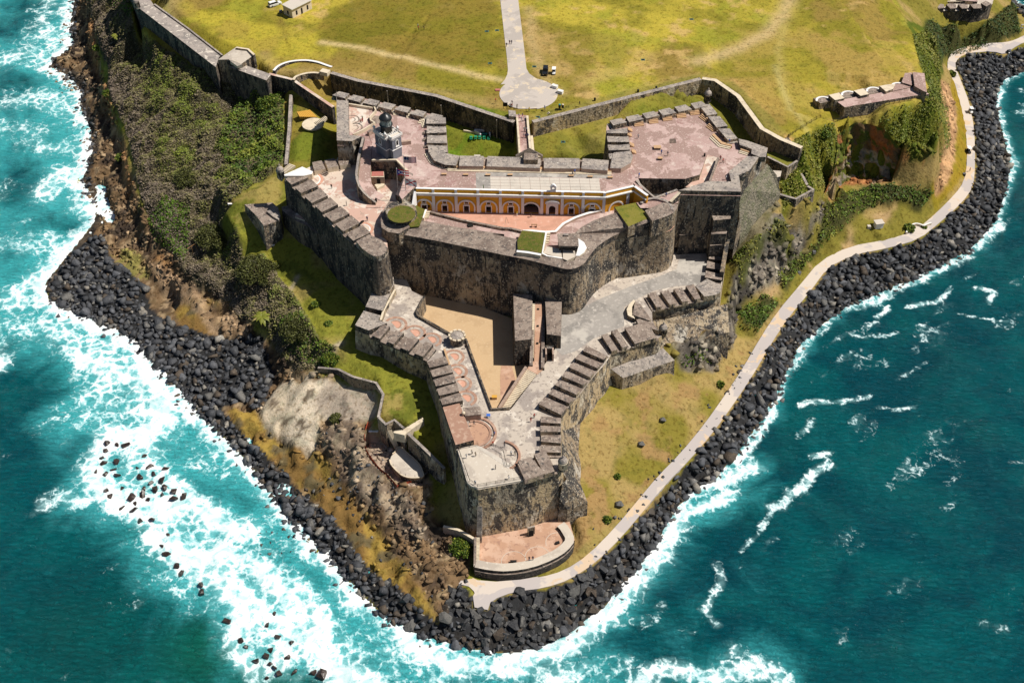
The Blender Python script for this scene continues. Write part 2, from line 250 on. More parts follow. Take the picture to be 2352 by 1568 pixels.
TIN=[SHORE,
 [(-219.17,606.5,3),(-196.02,506.18,3),(-188.02,466.42,2),(-180.76,432.59,2),(-180.16,418.58,2),(-166.51,393.83,2),(-159.52,376.85,2),(-152.61,356.51,2),(-146.61,337.49,2),(-139.33,319.65,2),(-131.47,302.89,2),(-121.5,288.71,2.5),(-115.52,277.93,2.5),(-105.69,267.59,2.5),(-101.14,258.18,2),(-89.54,253.79,2.5),(-80.79,249.47,3),(-71.8,242.05,3),(-68.17,234.85,3),(-71.93,225.39,2),(-69.4,217.04,2),(-61.92,207.41,2),(-53.58,198.18,2),(-44.13,186.47,2),(-36.4,176.72,2),(-27.94,167.42,2),(-21.92,157.29,2),(-16.95,152.72,1.5)],
 [(-207.28,581.43,13),(-185.83,487.35,12),(-177.94,449.14,11),(-171.77,427.07,11),(-164.11,407.26,10.5),(-155.37,390.14,11),(-152.4,376.11,12),(-145.16,361.34,12),(-140.93,351.54,11),(-135.32,337.95,11),(-129.78,321.34,10),(-124.53,308.05,9),(-118.01,294.79,8.5),(-112.76,286.5,8),(-106.29,278.01,7),(-99.94,273.35,6.5),(-90.44,265.73,6),(-82.69,259.76,6),(-77.71,250.65,5.5),(-75.35,244.52,6)],
 [(-184.97,462.58,4),(-179.65,439.84,4),(-170.76,415.13,4),(-161.77,398.56,4),(-159.2,385.91,4),(-152.62,373.15,4),(-148.21,362.06,4),(-142.52,348.06,4),(-136.45,329.54,4),(-130.74,314.58,4),(-123.61,299.25,4),(-117.72,289.12,4)],
 [(-151.24,428.03,22),(-140.5,395.48,21),(-132.23,363.49,18),(-123.62,334.51,17),(-108.42,310.71,16),(-108.81,294.91,12),(-100.01,285.05,11),(-89.21,275.55,10),(-82.36,268.19,11),(-75.75,260.17,11),(-66.97,244.89,11),(-59.54,235.31,11.5),(-53.76,231.29,12)],
 [(-151.95,432.35,31),(-141.49,393.84,31),(-126.2,375.96,31),(-108.73,359.12,31),(-100.36,356.47,30.5),(-87.59,352.09,29.5),(-79.42,346.49,30),(-77.43,338.79,30),(-71.87,304,29.5)],
 [(-103.51,333.51,23),(-93.88,347.04,23),(-83.3,321.3,26),(-87.01,306.93,24),(-95.46,302.92,20),(-97.82,295.63,15),(-90.22,283.55,14)],
 [(-69.96,336.75,33),(-61.92,318.49,33),(-70.1,314.97,32),(-68.79,304.26,31),(-62.8,300.71,31),(-56.38,292.62,31)],
 [(-72.45,299.77,30),(-80.3,291.48,28.5),(-86.24,288.53,26.5),(-89.66,286.26,24),(-84.86,280.1,22),(-77.07,274.49,18.8),(-70.03,271.73,18.5),(-63.5,262.15,18),(-58.48,252.83,17.6),(-52.64,235.03,17),(-47.08,235.03,17),(-45.29,243.01,18),(-39.17,252.39,18)],
 [(-46.17,231.67,16.5),(-38.24,225.12,16.5),(-35.88,218.43,16.5),(-34.38,207.19,16.5),(-26.59,203.32,16.5),(-25.13,211.94,16.5),(-27.74,221.75,16.5),(-34.87,228.54,16.5),(-41.45,233.78,16.5)],
 [(-51.7,225.15,13),(-39.23,219.28,13),(-38.84,211.27,12),(-39.97,205.86,11)],
 [(-65.69,233.7,6),(-63.82,225.8,7),(-58.1,223.69,11),(-50.03,217.04,11),(-54.6,213.19,9),(-63.39,217.9,6.5),(-65.92,212.02,4),(-57.93,206.84,4.5),(-53.95,204.08,5)],
 [(-66.72,231.39,4.4),(-70.52,221.82,4.4),(-66.63,213.92,4.4),(-59.61,208.65,4.4),(-55.17,205.67,4.4)],[(-68.43,232.77,2.6),(-72.48,223.14,2.6),(-68.1,213.9,2.6),(-60.28,208.31,2.6),(-55.78,205.03,2.6)],
 [(-52.61,211.58,9),(-44.54,210.93,11.5),(-37.57,197.57,10),(-30.76,190.29,9),(-26.02,186.08,8),(-23.51,180.24,6.5),(-21.05,175.15,6),(-14.91,172.57,5.5),(-11.69,166.66,4.6),(-18.94,163.98,4.2)],
 [(-51.8,207.81,7),(-43.68,197.16,6),(-35.71,185.51,6),(-27.18,175.21,5),(-21.83,167.33,4),(-24.37,163.15,2.6),(-34.23,178.45,3),(-43.39,191.45,3),(-53.48,203.14,3)],
 [(-21.98,198.88,12),(-20.17,193.29,8),(-18.62,181.37,5),(-11.12,173.87,5)], [(-25.02,204.65,15),(-23.28,202.57,13)],
 [(-6.98,156.38,3.4),(-4.9,159.47,3.4),(0.43,161.35,3.4),(7.95,162.36,3.4),(14.48,164.91,3.4),(21.24,170.1,3.4),(28.37,178.15,3.4),(34.65,186.53,3.4),(41.18,195.25,3.4),(47.83,202.81,3.4),(56.32,213.84,3.4),(64.01,225.45,3.4),(70.56,235.88,3.4),(77.72,248.68,3.4),(84.93,260.21,3.4),(93.88,272.31,3.4),(101.65,283.94,3.4),(111.48,290.51,3.4),(123.64,293.86,3.4),(134.8,298.39,3.4),(144.5,307.69,3.4),(154.89,318.54,3.4),(161.61,327.8,3.4),(166.13,340.82,3.4),(172.21,362.96,3.4),(175.68,380.71,3.4),(177.12,399.55,3.4),(177.26,409.42,3.4),(183.46,417.19,3.4),(195.66,419.59,3.4),(200.24,417.19,3.4),(204.72,423.06,3.4),(212.53,427.97,3.4)],
 [(-12.52,164.14,3.4),(-9.3,165.17,3.4),(8.02,166.2,3.4),(16.86,170.1,3.4),(25.08,179.11,3.4),(32.61,189.69,3.4),(39.15,198.55,3.4),(45.81,206.22,3.4),(52.81,214.97,3.4),(60.54,227.5,3.4),(67.17,238.93,3.4),(73.11,252.84,3.4),(83.32,266.59,3.4),(93.73,279.01,3.4),(101.39,289.84,3.4),(109.65,295.43,3.4),(120.47,298.84,3.4),(133.18,303.46,3.4),(142.94,312.94,3.4),(154.16,324.01,3.4),(160.44,335.54,3.4),(166.57,354.46,3.4),(173.23,386.87,3.4),(173.36,402.81,3.4),(176.12,416.16,3.4),(183.53,423.75,3.4),(199.75,427.26,3.4),(210.18,431.88,3.4)],
 [(17.77,196.25,8),(17.2,180.61,6),(18.62,173.25,4)], [(26.43,207.18,9.5),(31.94,218.79,10),(43.57,225.97,9.5),(47.99,232.51,9)],
 [(28.07,191.64,4.6),(38.59,207.54,5.5),(46.61,216.53,6.2),(58.28,231.94,6),(65.96,240.95,5)],
 [(47.19,230.76,9),(58.73,235.47,6),(65.03,244.52,6),(68.45,259.76,6),(79.04,266.84,5),(85.85,276.01,6)],
 [(44.38,234.29,16),(52.71,237.33,16.5),(60.13,242.24,17),(63.52,251.59,17),(65.84,260.17,18),(69.01,267.88,20),(72.32,273.12,22.5),(83.08,286.97,26),(91.73,289.86,26)],
 [(84.29,275.9,7),(91.58,284.93,7.5),(97.79,289.69,9),(101.2,296.18,11),(102.84,303.86,14)], [(75.6,272.64,16),(81.63,278.64,18),(84.29,282.26,22)],
 [(102.6,294.16,9),(111.65,305.44,11),(121.3,316.81,11.5),(128.69,317.92,12.5),(137.75,316.38,10),(142.72,316.06,7.5)], [(119.29,302.51,6),(127.68,300.82,5.5),(102.13,287.92,5),(91.73,277.16,5)],
 [(90.11,304.7,36.5),(97.59,315.22,36.5),(110.02,322.32,36.5),(123.66,325.94,36.5),(136.6,331.73,36.5),(140.23,337.92,36.5),(140.93,353.33,36.5),(145.84,379.91,33),(148.65,395.86,29),(152.61,404.57,27)],
 [(91.81,303.3,30),(94.23,295.52,25.5),(98.05,297.27,23)], shift0(CLIFF_LIP,.3,2.2), [(133.63,321.3,26),(139.39,324.78,21),(130.32,321.49,31)],
 shift0(CLIFF_FOOT,.2,1.6),
 [(142.07,332.49,34),(141.89,326,28),(141.8,322.06,22)], [(158.95,392.1,22),(157.43,376.2,23),(160.45,371.14,16),(162.24,362.31,11),(156.49,342.8,9.5),(152.38,329.15,8),(145.35,319.93,7)],
 [(172.98,390.54,5),(169.2,362.06,4),(161.42,334.71,4),(152.99,322.19,4.2)],
 [(161.73,407.24,20),(172.69,419.21,13),(191.03,424.32,9),(203.74,434.02,6),(213.49,446.33,4.5)], [(177.65,417.81,6),(193.03,423.03,5),(209.37,432.95,4.2)], [(164.6,418.72,19),(177.61,427.17,12.5),(192.94,429.01,11.5)], [(166.14,426.22,22),(183.93,439.6,15),(198.77,445.3,13)],
 [(-188.72,590.86,35),(-128.04,399.24,37),(-114.56,380.16,36.7),(-94.52,364.15,36.7),(-79.76,347.35,37),(-63.35,347.94,38),(-31.63,339.57,38),(0.57,326.71,38),(6.23,322.04,38),(39.32,328.81,38),(65.35,342.33,38),(75.96,334.14,38),(86.74,311.73,37.5)],
 [(-28.19,390.29,38.2)],[(50.76,377.43,38.2)],[(117.81,360.37,37.5)],[(4.52,494.02,38.5)],[(-112.64,520.03,37.5)],[(140.93,426.29,34)],[(215.21,558.88,22)],[(-61.18,617.17,38.5)],[(110.72,576.56,36)],
]
# moats: floor lines run along the foot of the retaining walls
MOATL=[(-61.78,344.56,38),(-52.13,339.57,38),(-25.32,330.13,38),(0.28,314.7,38)]; MOATR=[(6.98,314.7,38),(31.99,326.19,38),(63.98,340.67,38),(67.95,339.57,38),(73.95,330.13,38),(78.91,310.98,38),(84.13,304.9,38),(89.86,300.13,38)]
def shift(P,dx,dy,z): return [(p[0]+dx,p[1]+dy,z) for p in P]
FINE=[shift(MOATL,.2,2.0,37.95),shift(MOATL,0,.5,30.5),shift(MOATR[:4],0,2.0,37.95),shift(MOATR[:4],0,.5,33),
       shift(MOATR[3:],1.6,1.4,37.8),shift(MOATR[3:],.3,.3,32)]; TIN+=FINE
TIN+= [[(-47.24,344.05,31),(-19.5,321.49,31),(-0.84,310.28,31),(0.57,316.45,31),(-18.37,330.01,30.5)],[(8.18,306.18,33),(28.29,306.18,33),(32.28,326.16,33),(9.13,321.02,33)],[(67.69,332.19,32.5),(76.52,312.5,32),(83.38,302.84,32)]]
# under the masonry
TIN+= [[(-53.88,318.37,28),(-25.22,318.37,28),(3.33,301.38,28),(45.99,313.4,28),(72.67,301.38,28),(62.35,285.45,28),(43.34,283.25,28),(-36.6,278.92,28),(-54.68,274.66,28)], [(-72.38,284.06,24),(-46.7,265,19),(-38.68,262.15,18),(-28.93,276.19,20),(9.54,257.87,20)],
       [(-22.2,242.53,15),(-13.86,218.21,15),(-11.06,202.35,15),(-7.39,190.45,15),(7.22,193.36,15),(10.99,208.55,15),(25.13,231.79,15),(41.52,249.98,15),(60.93,261.61,15),(63,278.04,15),(51.26,269.69,15)], [(-7.37,178.35,3.5),(2.65,174.28,3.5),(12.82,181.11,3.5)], [(82.26,291.23,27),(91.8,291.23,27)]]
CELL=0.8; GX0,GX1,GY0,GY1=-250,270,112,640
nx=int((GX1-GX0)/CELL)+1; ny=int((GY1-GY0)/CELL)+1
gx=GX0+np.arange(nx)*CELL; gy=GY0+np.arange(ny)*CELL; X,Y=np.meshgrid(gx,gy)
pts=[];edges=[]
for P in TIN:
    Q=densify(P,1.2 if any(P is t for t in FINE) else 5) if len(P)>1 else P
    for q in Q: pts.append(q)
uniq={}
for q in pts: uniq.setdefault((round(q[0]/.7),round(q[1]/.7)),q)
pts=list(uniq.values())
for q in ((-420,60,-6),(440,60,-6),(440,1100,36),(-420,1100,36)): pts.append(q)
res=delaunay_2d_cdt([Vector(p[:2]) for p in pts],[],[],0,1e-4)
rv=np.array([tuple(v) for v in res[0]]); orig=res[3]; rz=np.array([pts[o[0]][2] for o in orig]); H=np.zeros_like(X)
for f in res[2]:
    a,b,c=f[:3]; (ax,ay),(bx,by),(cx,cy)=rv[a],rv[b],rv[c]
    i0=max(0,int((min(ax,bx,cx)-GX0)/CELL)); i1=min(nx-1,int((max(ax,bx,cx)-GX0)/CELL)+1)
    j0=max(0,int((min(ay,by,cy)-GY0)/CELL)); j1=min(ny-1,int((max(ay,by,cy)-GY0)/CELL)+1)
    if i1<i0 or j1<j0: continue
    xs=X[j0:j1+1,i0:i1+1]; ys=Y[j0:j1+1,i0:i1+1]; den=(by-cy)*(ax-cx)+(cx-bx)*(ay-cy)
    if abs(den)<1e-9: continue
    u=((by-cy)*(xs-cx)+(cx-bx)*(ys-cy))/den; v=((cy-ay)*(xs-cx)+(ax-cx)*(ys-cy))/den; w=1-u-v
    m=(u>=-.02)&(v>=-.02)&(w>=-.02); H[j0:j1+1,i0:i1+1][m]=(u*rz[a]+v*rz[b]+w*rz[c])[m]
FIELD_P=[(p[0],p[1]+2.4) for p in MOATL]+[(p[0],p[1]+2.4) for p in MOATR[:3]]+[(130,345),(120,420),(60,520),(-110,560),(-95,420),(-75,352)]
H=np.where(inpoly(X,Y,FIELD_P),np.maximum(H,37.6),H)
land=inpoly(X,Y,LAND); dsh=dist_line(X,Y,SHORE)
H=np.where(land,H,-np.minimum(6,.12*dsh+.05))
def blur(A,n=1):
    for _ in range(n):
        B=np.pad(A,1,mode='edge'); A=(B[1:-1,1:-1]*4+B[:-2,1:-1]+B[2:,1:-1]+B[1:-1,:-2]+B[1:-1,2:])/8
    return A
slope0=np.hypot(*np.gradient(blur(H,2),CELL))
# ---- surface zones: each polygon is authored where it lies on the ground
NW=(fbm(X,Y,.13,4,3)-.5); NW2=(fbm(X,Y,.13,4,9)-.5)
def zone(poly,jit=3.0,soft=1):
    m=inpoly(X+NW*jit*2,Y+NW2*jit*2,poly).astype(float)
    return blur(m,soft)
C=np.zeros(X.shape+(3,))
n1=fbm(X,Y,.025,5,1); n2=fbm(X,Y,.09,4,2); n3=fbm(X,Y,.5,3,4); n4=fbm(X,Y*.5,.05,5,21); n5=fbm(X,Y,.22,4,31)
def put(mask,c): 
    global C
    c=np.asarray(c,float); C=C*(1-mask[...,None])+(c if c.ndim==3 else c[None,None,:])*mask[...,None]
def mix(a,b,t): return np.asarray(a)[None,None,:]*(1-t[...,None])+np.asarray(b)[None,None,:]*t[...,None]
G_Y=(.42,.335,.045);G_G=(.215,.185,.022);G_B=(.255,.18,.042);G_T=(.53,.355,.14);G_LG=(.28,.27,.030)
grass=mix(G_G,G_Y,sstep(.42,.60,n1*.6+n2*.4))
grass=grass*(1-sstep(.50,.62,n4)[...,None])+mix(G_B,G_G,sstep(.4,.6,n2))*sstep(.50,.62,n4)[...,None]
t=sstep(.56,.66,n5*.5+n1*.5)[...,None]; grass=grass*(1-t*.7)+np.array(G_T)*t*.7
t=.8*sstep(.62,.74,fbm(X,Y,.06,4,44))[...,None]; grass=grass*(1-t)+np.array(G_LG)*t
low=1-sstep(27,30,H)
C[:]=grass
put(low*(X>=0),mix((.20,.17,.03),(.33,.235,.085),sstep(.42,.6,n1*.3+n2*.7))); put(low*(X<0),mix((.22,.215,.03),(.30,.235,.07),sstep(.42,.62,n2)))
# big tints of the field: brown-green middle left, yellow left edge, tan right
put(zone([(-69.51,387.39,38),(-4.75,473.15,38),(-3.85,345.12,38),(-18.83,350.78,38),(-49.77,362.47,38),(-70.36,368.5,38)],8,6)*.85,mix((.215,.155,.028),(.155,.135,.016),sstep(.38,.62,n2*.5+n5*.5)))
put(zone([(-129.67,399.24,37),(-82.88,379.62,37),(-67.24,367.23,37),(-62.48,352.48,37),(-80.09,349.62,37),(-94.49,364.22,37)],8,6)*.6,mix(G_Y,(.52,.42,.05),sstep(.45,.6,n2)))
put(zone([(5.39,384.16,38),(49.2,359.5,38),(47.93,345.12,38),(18.07,336.84,38),(8.07,350.78,38)],8,6)*.45,mix(G_T,G_B,sstep(.4,.6,n2)))
put(zone([(82.17,377.79,38),(141.76,377.79,38),(139,336.84,38),(100.4,310.98,38),(81.16,321.02,38),(62.73,345.12,38)],9,6)*.5,mix((.42,.29,.075),G_G,sstep(.42,.6,n2)))
def track(P,w,c,a):
    put(a*np.exp(-(dist_line(X+NW*2,Y+NW2*2,P)/w)**2),c)
track([(-67.09,366.98,38),(-57.55,363.96,38),(-41.8,358.03,38),(-26.31,350.78,38),(-12.71,344.56,38),(-3.82,340.95,38)],1.6,(.55,.42,.20),.9)
track([(108.47,411.09,38),(99.48,387.39,38),(90.84,373.11,38),(79.99,362.47,38),(63.71,353.66,38)],3.0,(.52,.38,.19),.75); track([(97.85,377.79,38),(93.23,359.5,38),(91.11,342.33,38),(91.25,326.19,38),(96.25,318.47,38)],1.6,(.42,.33,.10),.6)
track([(65.49,343.45,38),(73.96,340.67,38),(78.27,330.13,38),(83.76,310.98,38),(88.54,306.58,38)],2.0,(.55,.33,.13),.85); track([(9.01,318.47,38),(32.12,328.29,38),(62.47,342.89,38)],2.6,(.46,.31,.14),.6)
track([(-87.46,359.5,38),(-78.22,347.94,38),(-61.7,346.53,38),(-40.42,339.57,38),(-10.91,328.81,38),(-5.14,326.19,38)],2.5,(.42,.30,.12),.5)
track([(94.85,310.98,38),(93.2,317.21,38),(90.92,336.84,38),(90.29,350.78,38)],1.0,(.42,.36,.14),.5); track([(6.25,390.66,38),(7.44,359.5,38),(12.3,339.57,38),(16.48,332.8,38)],2.2,(.46,.33,.15),.6)
track([(-131.07,409.55,37),(-126.71,389.26,37),(-131.44,392.55,37)],4,(.45,.36,.16),.5)
# moat lawns: greener
put(zone([(-22.75,330.55,31),(0.57,321.49,31),(1.25,305.45,31),(-20.99,305.45,31)],.6,1)*.85,mix((.11,.20,.012),(.17,.19,.02),sstep(.42,.6,n5)))
put(zone([(6.99,321.02,33),(69.59,347.78,33),(77.02,336.75,33),(87.36,311.03,33),(83.97,299.07,33),(30.78,301.41,33),(6.75,302.6,33)],.6,1)*.7,mix((.14,.155,.02),(.23,.20,.035),sstep(.42,.6,n2)))
put(zone([(-76.78,342.44,32),(-61.13,335.64,32),(-56.12,291.25,32),(-72.63,293.53,32)],.6,1)*.8,mix((.15,.185,.02),(.25,.20,.04),sstep(.42,.6,n2)))
# exposed soil and rock by slope on the sea side
rockc=mix((.18,.115,.062),(.062,.044,.032),sstep(.40,.62,n5)); rockc=rockc*(1-sstep(.56,.66,n3)[...,None])+np.array((.33,.235,.14))*sstep(.56,.66,n3)[...,None]
orng=mix((.42,.20,.07),(.30,.17,.08),sstep(.4,.6,n2))
WESTROCK=[(-217.53,560.01,0),(-196.86,470.26,0),(-190.37,415.18,0),(-154.54,335.01,0),(-140.9,300.74,0),(-115.06,279.47,3),(-68.43,236.63,3),(-71.93,225.39,2),(-82.26,226.31,1),(-53.59,178.18,0),(-16.32,148.87,0),(-15.16,163.48,4),(-10.93,166.04,4),(-10.03,175.15,6),(-19.79,183.4,6),(-21.98,198.88,12),(-38.21,205.86,11),(-39.65,209.68,12),(-50.7,225.87,14),(-58.96,231.29,12),(-67.97,241.22,11),(-76.12,251.58,10),(-94.56,271.63,8),(-107.65,282.16,8),(-120.56,303.34,9),(-131.57,326.38,10),(-143.41,357.16,11),(-153.34,380.78,11),(-164.81,411.5,10),(-177.03,449.14,11),(-195.57,532.58,12)]
put(zone(WESTROCK,2,1),rockc); put((land&(H<5)&(X<-5)&inpoly(X,Y,[(-162.51,319.8,0),(-64.7,267.03,3),(-57.47,212.02,4),(-10.46,168.63,4),(-16.32,148.87,0),(-53.59,178.18,0),(-149.44,270.34,0)])).astype(float),rockc)
put(zone([(-175.35,437.92,11),(-156.54,390.14,11),(-145.47,361.34,12),(-131.57,326.38,10),(-120.93,298.71,9),(-104.94,274.86,7),(-107,273.92,6),(-121.29,292.15,7),(-132.57,320.21,9),(-140.6,344.78,10),(-151.85,371.7,11),(-159.32,390.22,10),(-171.83,418.34,10)],1.2,1)*(sstep(.38,.55,n2)),orng)
put(zone([(-135.45,300.39,4),(-129.27,295.83,4),(-119.84,289.12,4),(-115.76,279.47,3),(-122.03,279.47,3),(-129.04,288.12,3)],1,1),mix((.23,.20,.06),(.26,.17,.09),sstep(.4,.6,n5)))
flat=mix((.21,.125,.040),(.32,.215,.050),sstep(.5,.62,n2)); flat=flat*(1-sstep(.58,.66,n5)[...,None])+np.array((.13,.10,.05))*sstep(.58,.66,n5)[...,None]
put(zone([(-81.77,224.54,2),(-72.76,223.23,2.5),(-64.61,210.86,3.5),(-51.63,203.03,3.5),(-43.36,192.12,4),(-34.29,180.04,4),(-25.63,167.33,4),(-20.37,159.11,3),(-16.43,152.43,1),(-22.79,153.04,1),(-33.08,163.56,2),(-44.81,182.23,2),(-56.71,195.19,2),(-69.12,207.41,2),(-79.35,217.86,2)],1.2,1),flat)
put(zone([(-107.27,269.07,3),(-94.59,267.95,4),(-84.55,257.03,4),(-80.79,249.47,3),(-89.73,254.31,2),(-100.74,256.24,2)],1.2,1),flat)
put(zone([(-119.34,286.93,4),(-107.2,278.12,6),(-93.81,265.73,6),(-81.38,255.86,6),(-77.22,245.54,5),(-84.38,248.43,4),(-97.48,261.93,4),(-109.52,274.12,4)],1.2,1)*.8,mix((.42,.29,.18),(.20,.135,.085),sstep(.45,.62,n3)))
tan=mix((.78,.65,.49),(.62,.51,.37),sstep(.42,.6,n2)); tan=tan*(1-sstep(.60,.70,n3)[...,None])+np.array((.22,.17,.12))*sstep(.60,.70,n3)[...,None]
put(zone([(-67.63,232.12,4),(-61.4,228.17,9),(-51.76,224.52,14),(-38.1,220.11,13),(-37.19,211.27,12),(-45.78,211.41,11.5),(-52.2,213.19,9),(-54.54,204.08,5),(-60.05,208.76,3),(-67.36,214.19,3),(-71.74,222.77,3)],.8,1),tan)
put(zone([(-50.54,224.52,14),(-37.85,220.47,13.5),(-37.04,210.03,12.5),(-44.5,210.95,12),(-52.24,215.41,11),(-55.11,220.23,12)],2,2)*.75,mix((.25,.205,.17),(.36,.30,.24),sstep(.42,.6,n2)))
put(zone([(-52.42,209.99,9),(-44.59,210.9,11),(-40.14,206.74,10),(-37.57,197.57,10),(-29.03,188.93,8),(-23.72,183.4,6),(-21.05,175.15,6),(-27.31,177.24,5),(-37.03,187.65,6),(-44.73,197.08,7),(-51.39,205.37,8)],1.2,1)*.8,mix((.17,.13,.10),(.36,.285,.205),sstep(.44,.60,n3*.6+n5*.4)))
put(zone([(-38.97,206.74,10),(-31.61,205.65,13),(-24.68,195.88,12),(-21.72,191.02,9),(-28,190.38,8),(-34.01,195.42,9),(-37.7,199.07,10)],1,1),mix((.52,.41,.33),(.38,.29,.22),sstep(.45,.6,n5)))
# lawns by the sea walls
lawn=mix((.22,.215,.03),(.30,.235,.07),sstep(.42,.62,n2)); lawn=lawn*(1-sstep(.58,.68,n5)[...,None])+np.array((.13,.14,.02))*sstep(.58,.68,n5)[...,None]
put(zone([(-72.61,300.94,30),(-72.66,290.8,29),(-83.15,286.76,27),(-82.15,274.96,21),(-71.81,275.3,19),(-45.03,246.72,18),(-46.46,235.03,17),(-53.26,235.03,17),(-62.98,258.2,18),(-74.87,269.07,19),(-85.55,279.21,21),(-91.29,284.06,24),(-92.09,289.39,25),(-78.98,295.57,28)],.8,1),lawn)
put(zone([(-48.85,233.78,16.5),(-39.6,226.83,16.5),(-35.28,218.43,16.5),(-34.25,205.63,16.5),(-21.78,199.51,16.5),(-22.43,211.94,16.5),(-34.31,237.33,16.5),(-43.7,244.62,16.5)],.6,1),lawn)
track([(-64.92,262.95,18),(-68.04,256.81,17.5),(-72.14,254.9,14)],.9,(.36,.29,.20),.95); track([(-48.57,234.88,16.8),(-53.13,231.04,14),(-58.5,226.75,11)],1.0,(.42,.35,.26),.95)
# east lawn below the battery
elawn=mix((.20,.165,.028),(.33,.235,.085),sstep(.42,.6,n1*.3+n2*.7)); elawn=elawn*(1-sstep(.55,.66,n5)[...,None])+np.array((.30,.19,.075))*sstep(.55,.66,n5)[...,None]
put(zone([(12.45,168.98,3.5),(28.8,184.93,4),(43.17,204.15,4),(66.88,237.44,4),(71.33,250.32,4),(63.74,244.52,6),(48.18,234.27,9),(29.77,224.42,12),(14.19,194.59,10),(10.45,179.86,7)],1,1),elawn)
put(zone([(71.33,250.32,4),(83.11,265.93,4),(95.48,281.51,4),(107.49,292.45,4),(132.84,302.71,4),(144.1,313.27,5),(139.78,316.61,8),(119.83,305.91,7),(101.39,294.28,8),(92.5,283.35,7),(82.75,273.92,6),(68.45,259.76,6)],1.5,1),mix((.20,.17,.03),(.40,.27,.13),sstep(.45,.6,n2)))
put(zone([(173.49,398.52,5),(173.97,385.91,4),(167.43,353.58,4),(161.12,334.71,4),(144.4,313.93,4.5),(141.54,316.72,7),(152.72,330.54,7),(159.37,349.18,7),(165.38,369.01,8),(163.24,375.9,14)],.8,1),mix((.22,.17,.015),(.28,.19,.02),sstep(.42,.6,n2)))
put(zone([(155.69,369.42,27),(162.97,375.66,16),(164.76,365.99,9),(158.26,344.98,8),(153.62,329.85,7.5),(146.98,320.42,7),(142.78,317.73,9),(147.26,327.28,13),(153.47,345.53,15),(154.75,357.4,20),(151.75,360.53,27)],1,1),mix((.55,.33,.17),(.30,.17,.085),sstep(.44,.58,n3)))
# amphitheatre cliff
cliff=mix((.32,.13,.05),(.12,.075,.04),sstep(.42,.58,fbm(X,Y*.3,.35,4,71))); cliff=cliff*(1-sstep(.55,.65,n5)[...,None])+np.array((.36,.26,.17))*sstep(.55,.65,n5)[...,None]
put(zone([(100.15,300.41,21),(103.96,306.93,24),(105.57,314.12,27.5),(106.11,319.22,31.5),(112.69,323.08,34),(118.4,323.32,33),(123.03,322.54,32),(126.43,321.41,28.5),(131.02,321.69,24),(139.84,326.71,17),(143.43,324.99,11),(139.43,320.09,10),(124.89,318.66,10.5),(112.61,317,11)],1.5,1),cliff)
wild=mix((.085,.11,.012),(.17,.165,.02),sstep(.42,.6,n5))
put(zone([(88.67,306.37,37),(97.41,314.22,36.5),(109.81,321.29,36.5),(116.17,321.02,33),(107.37,315.47,32),(102.52,307.53,27),(98.78,299.85,24),(93.59,292.57,26),(83.85,285.45,28),(84.37,298.6,30)],1.5,1),wild)
put(zone([(123.42,324.9,36.5),(137.89,332.26,36.5),(140.86,338.73,36),(140.93,353.33,36.5),(149.92,398.69,28),(161.89,408.82,21),(161.53,384.41,20),(153.84,359.62,24),(144.07,329,26),(142.09,322.06,22),(136.07,319.4,20),(128.55,320.24,25),(124.58,321.49,31),(116.17,321.02,33),(109.91,321.8,36.5)],1.2,1),wild)
put(zone([(159.32,405.43,21),(164.68,417.67,19),(193.04,428.85,11),(215.38,454.83,4),(211.56,433.49,3.5),(184.26,423.75,4),(174.16,413.38,6),(157.84,374.51,24)],1.2,1),(.055,.075,.012))
crock=mix((.17,.145,.12),(.06,.052,.045),sstep(.42,.6,n5)); crock=crock*(1-sstep(.56,.66,n3)[...,None])+np.array((.30,.26,.20))*sstep(.56,.66,n3)[...,None]
put(zone([(43.95,235.31,15),(52.82,238.23,16.5),(60.25,243.16,17),(65.86,262.15,18),(73.2,273.36,24),(80.78,284.13,29),(93.43,288.34,30),(100.36,298.6,18),(101.05,296.43,9),(84.12,274.86,7),(68.45,259.76,6),(65.03,244.52,6),(58.62,234.58,6),(47.99,232.51,9)],1,1),crock)
put(zone([(67.49,273.61,37),(77.82,290.01,37),(83.81,288.11,31),(80.8,283.25,28),(74.21,273.73,22),(67.72,266.17,18),(66.63,271.65,22)],1,1)*.8,mix((.17,.155,.11),(.09,.095,.05),sstep(.45,.6,n3)))
put(zone([(66.63,271.65,22),(74.18,275.47,24),(82.14,283.25,28),(88.81,284.13,29),(86.21,279.73,24),(78.9,280.45,20),(70.07,264.15,18)],1.5,1)*.85,wild)
# scrub floor is dark leaf litter
SCRUB_W=[(-192.14,509.27,12),(-176.65,448.18,11.5),(-169.63,425.24,12),(-161.35,404.66,12),(-153.54,388.47,12),(-150.45,374.49,13),(-143.12,359.22,13),(-138.61,350.04,12),(-132.91,336.51,12),(-127.45,319.97,11),(-121.98,306.75,10),(-115.39,293.54,9.5),(-110.66,287.48,9),(-103.78,276.84,8),(-97.28,271.63,8),(-87.86,264.06,7.5),(-81.03,255.22,7.5),(-75.14,252.65,9),(-67.86,239.92,10.5),(-60.21,230.92,11.5),(-53.05,229.43,13),(-49.48,233.41,16),(-53.99,235.55,16.5),(-62.61,252.94,17.5),(-68.73,262.15,18),(-75.51,272.77,18.5),(-82.7,274.08,20),(-85.05,280.73,21.5),(-90.62,283.16,23),(-92.24,288.27,24.5),(-84.08,292.82,27.5),(-74,300.46,29.5),(-72.42,304,29.5),(-78.88,344.83,30),(-87.46,351.24,29.5),(-100.26,355.89,30.5),(-108.82,357.95,31),(-126.25,374.73,31),(-141.43,392.2,31),(-153.68,432.35,31)]
scr=zone(SCRUB_W,1.5,1); put(scr,mix((.055,.05,.03),(.09,.075,.045),sstep(.42,.6,n2)))
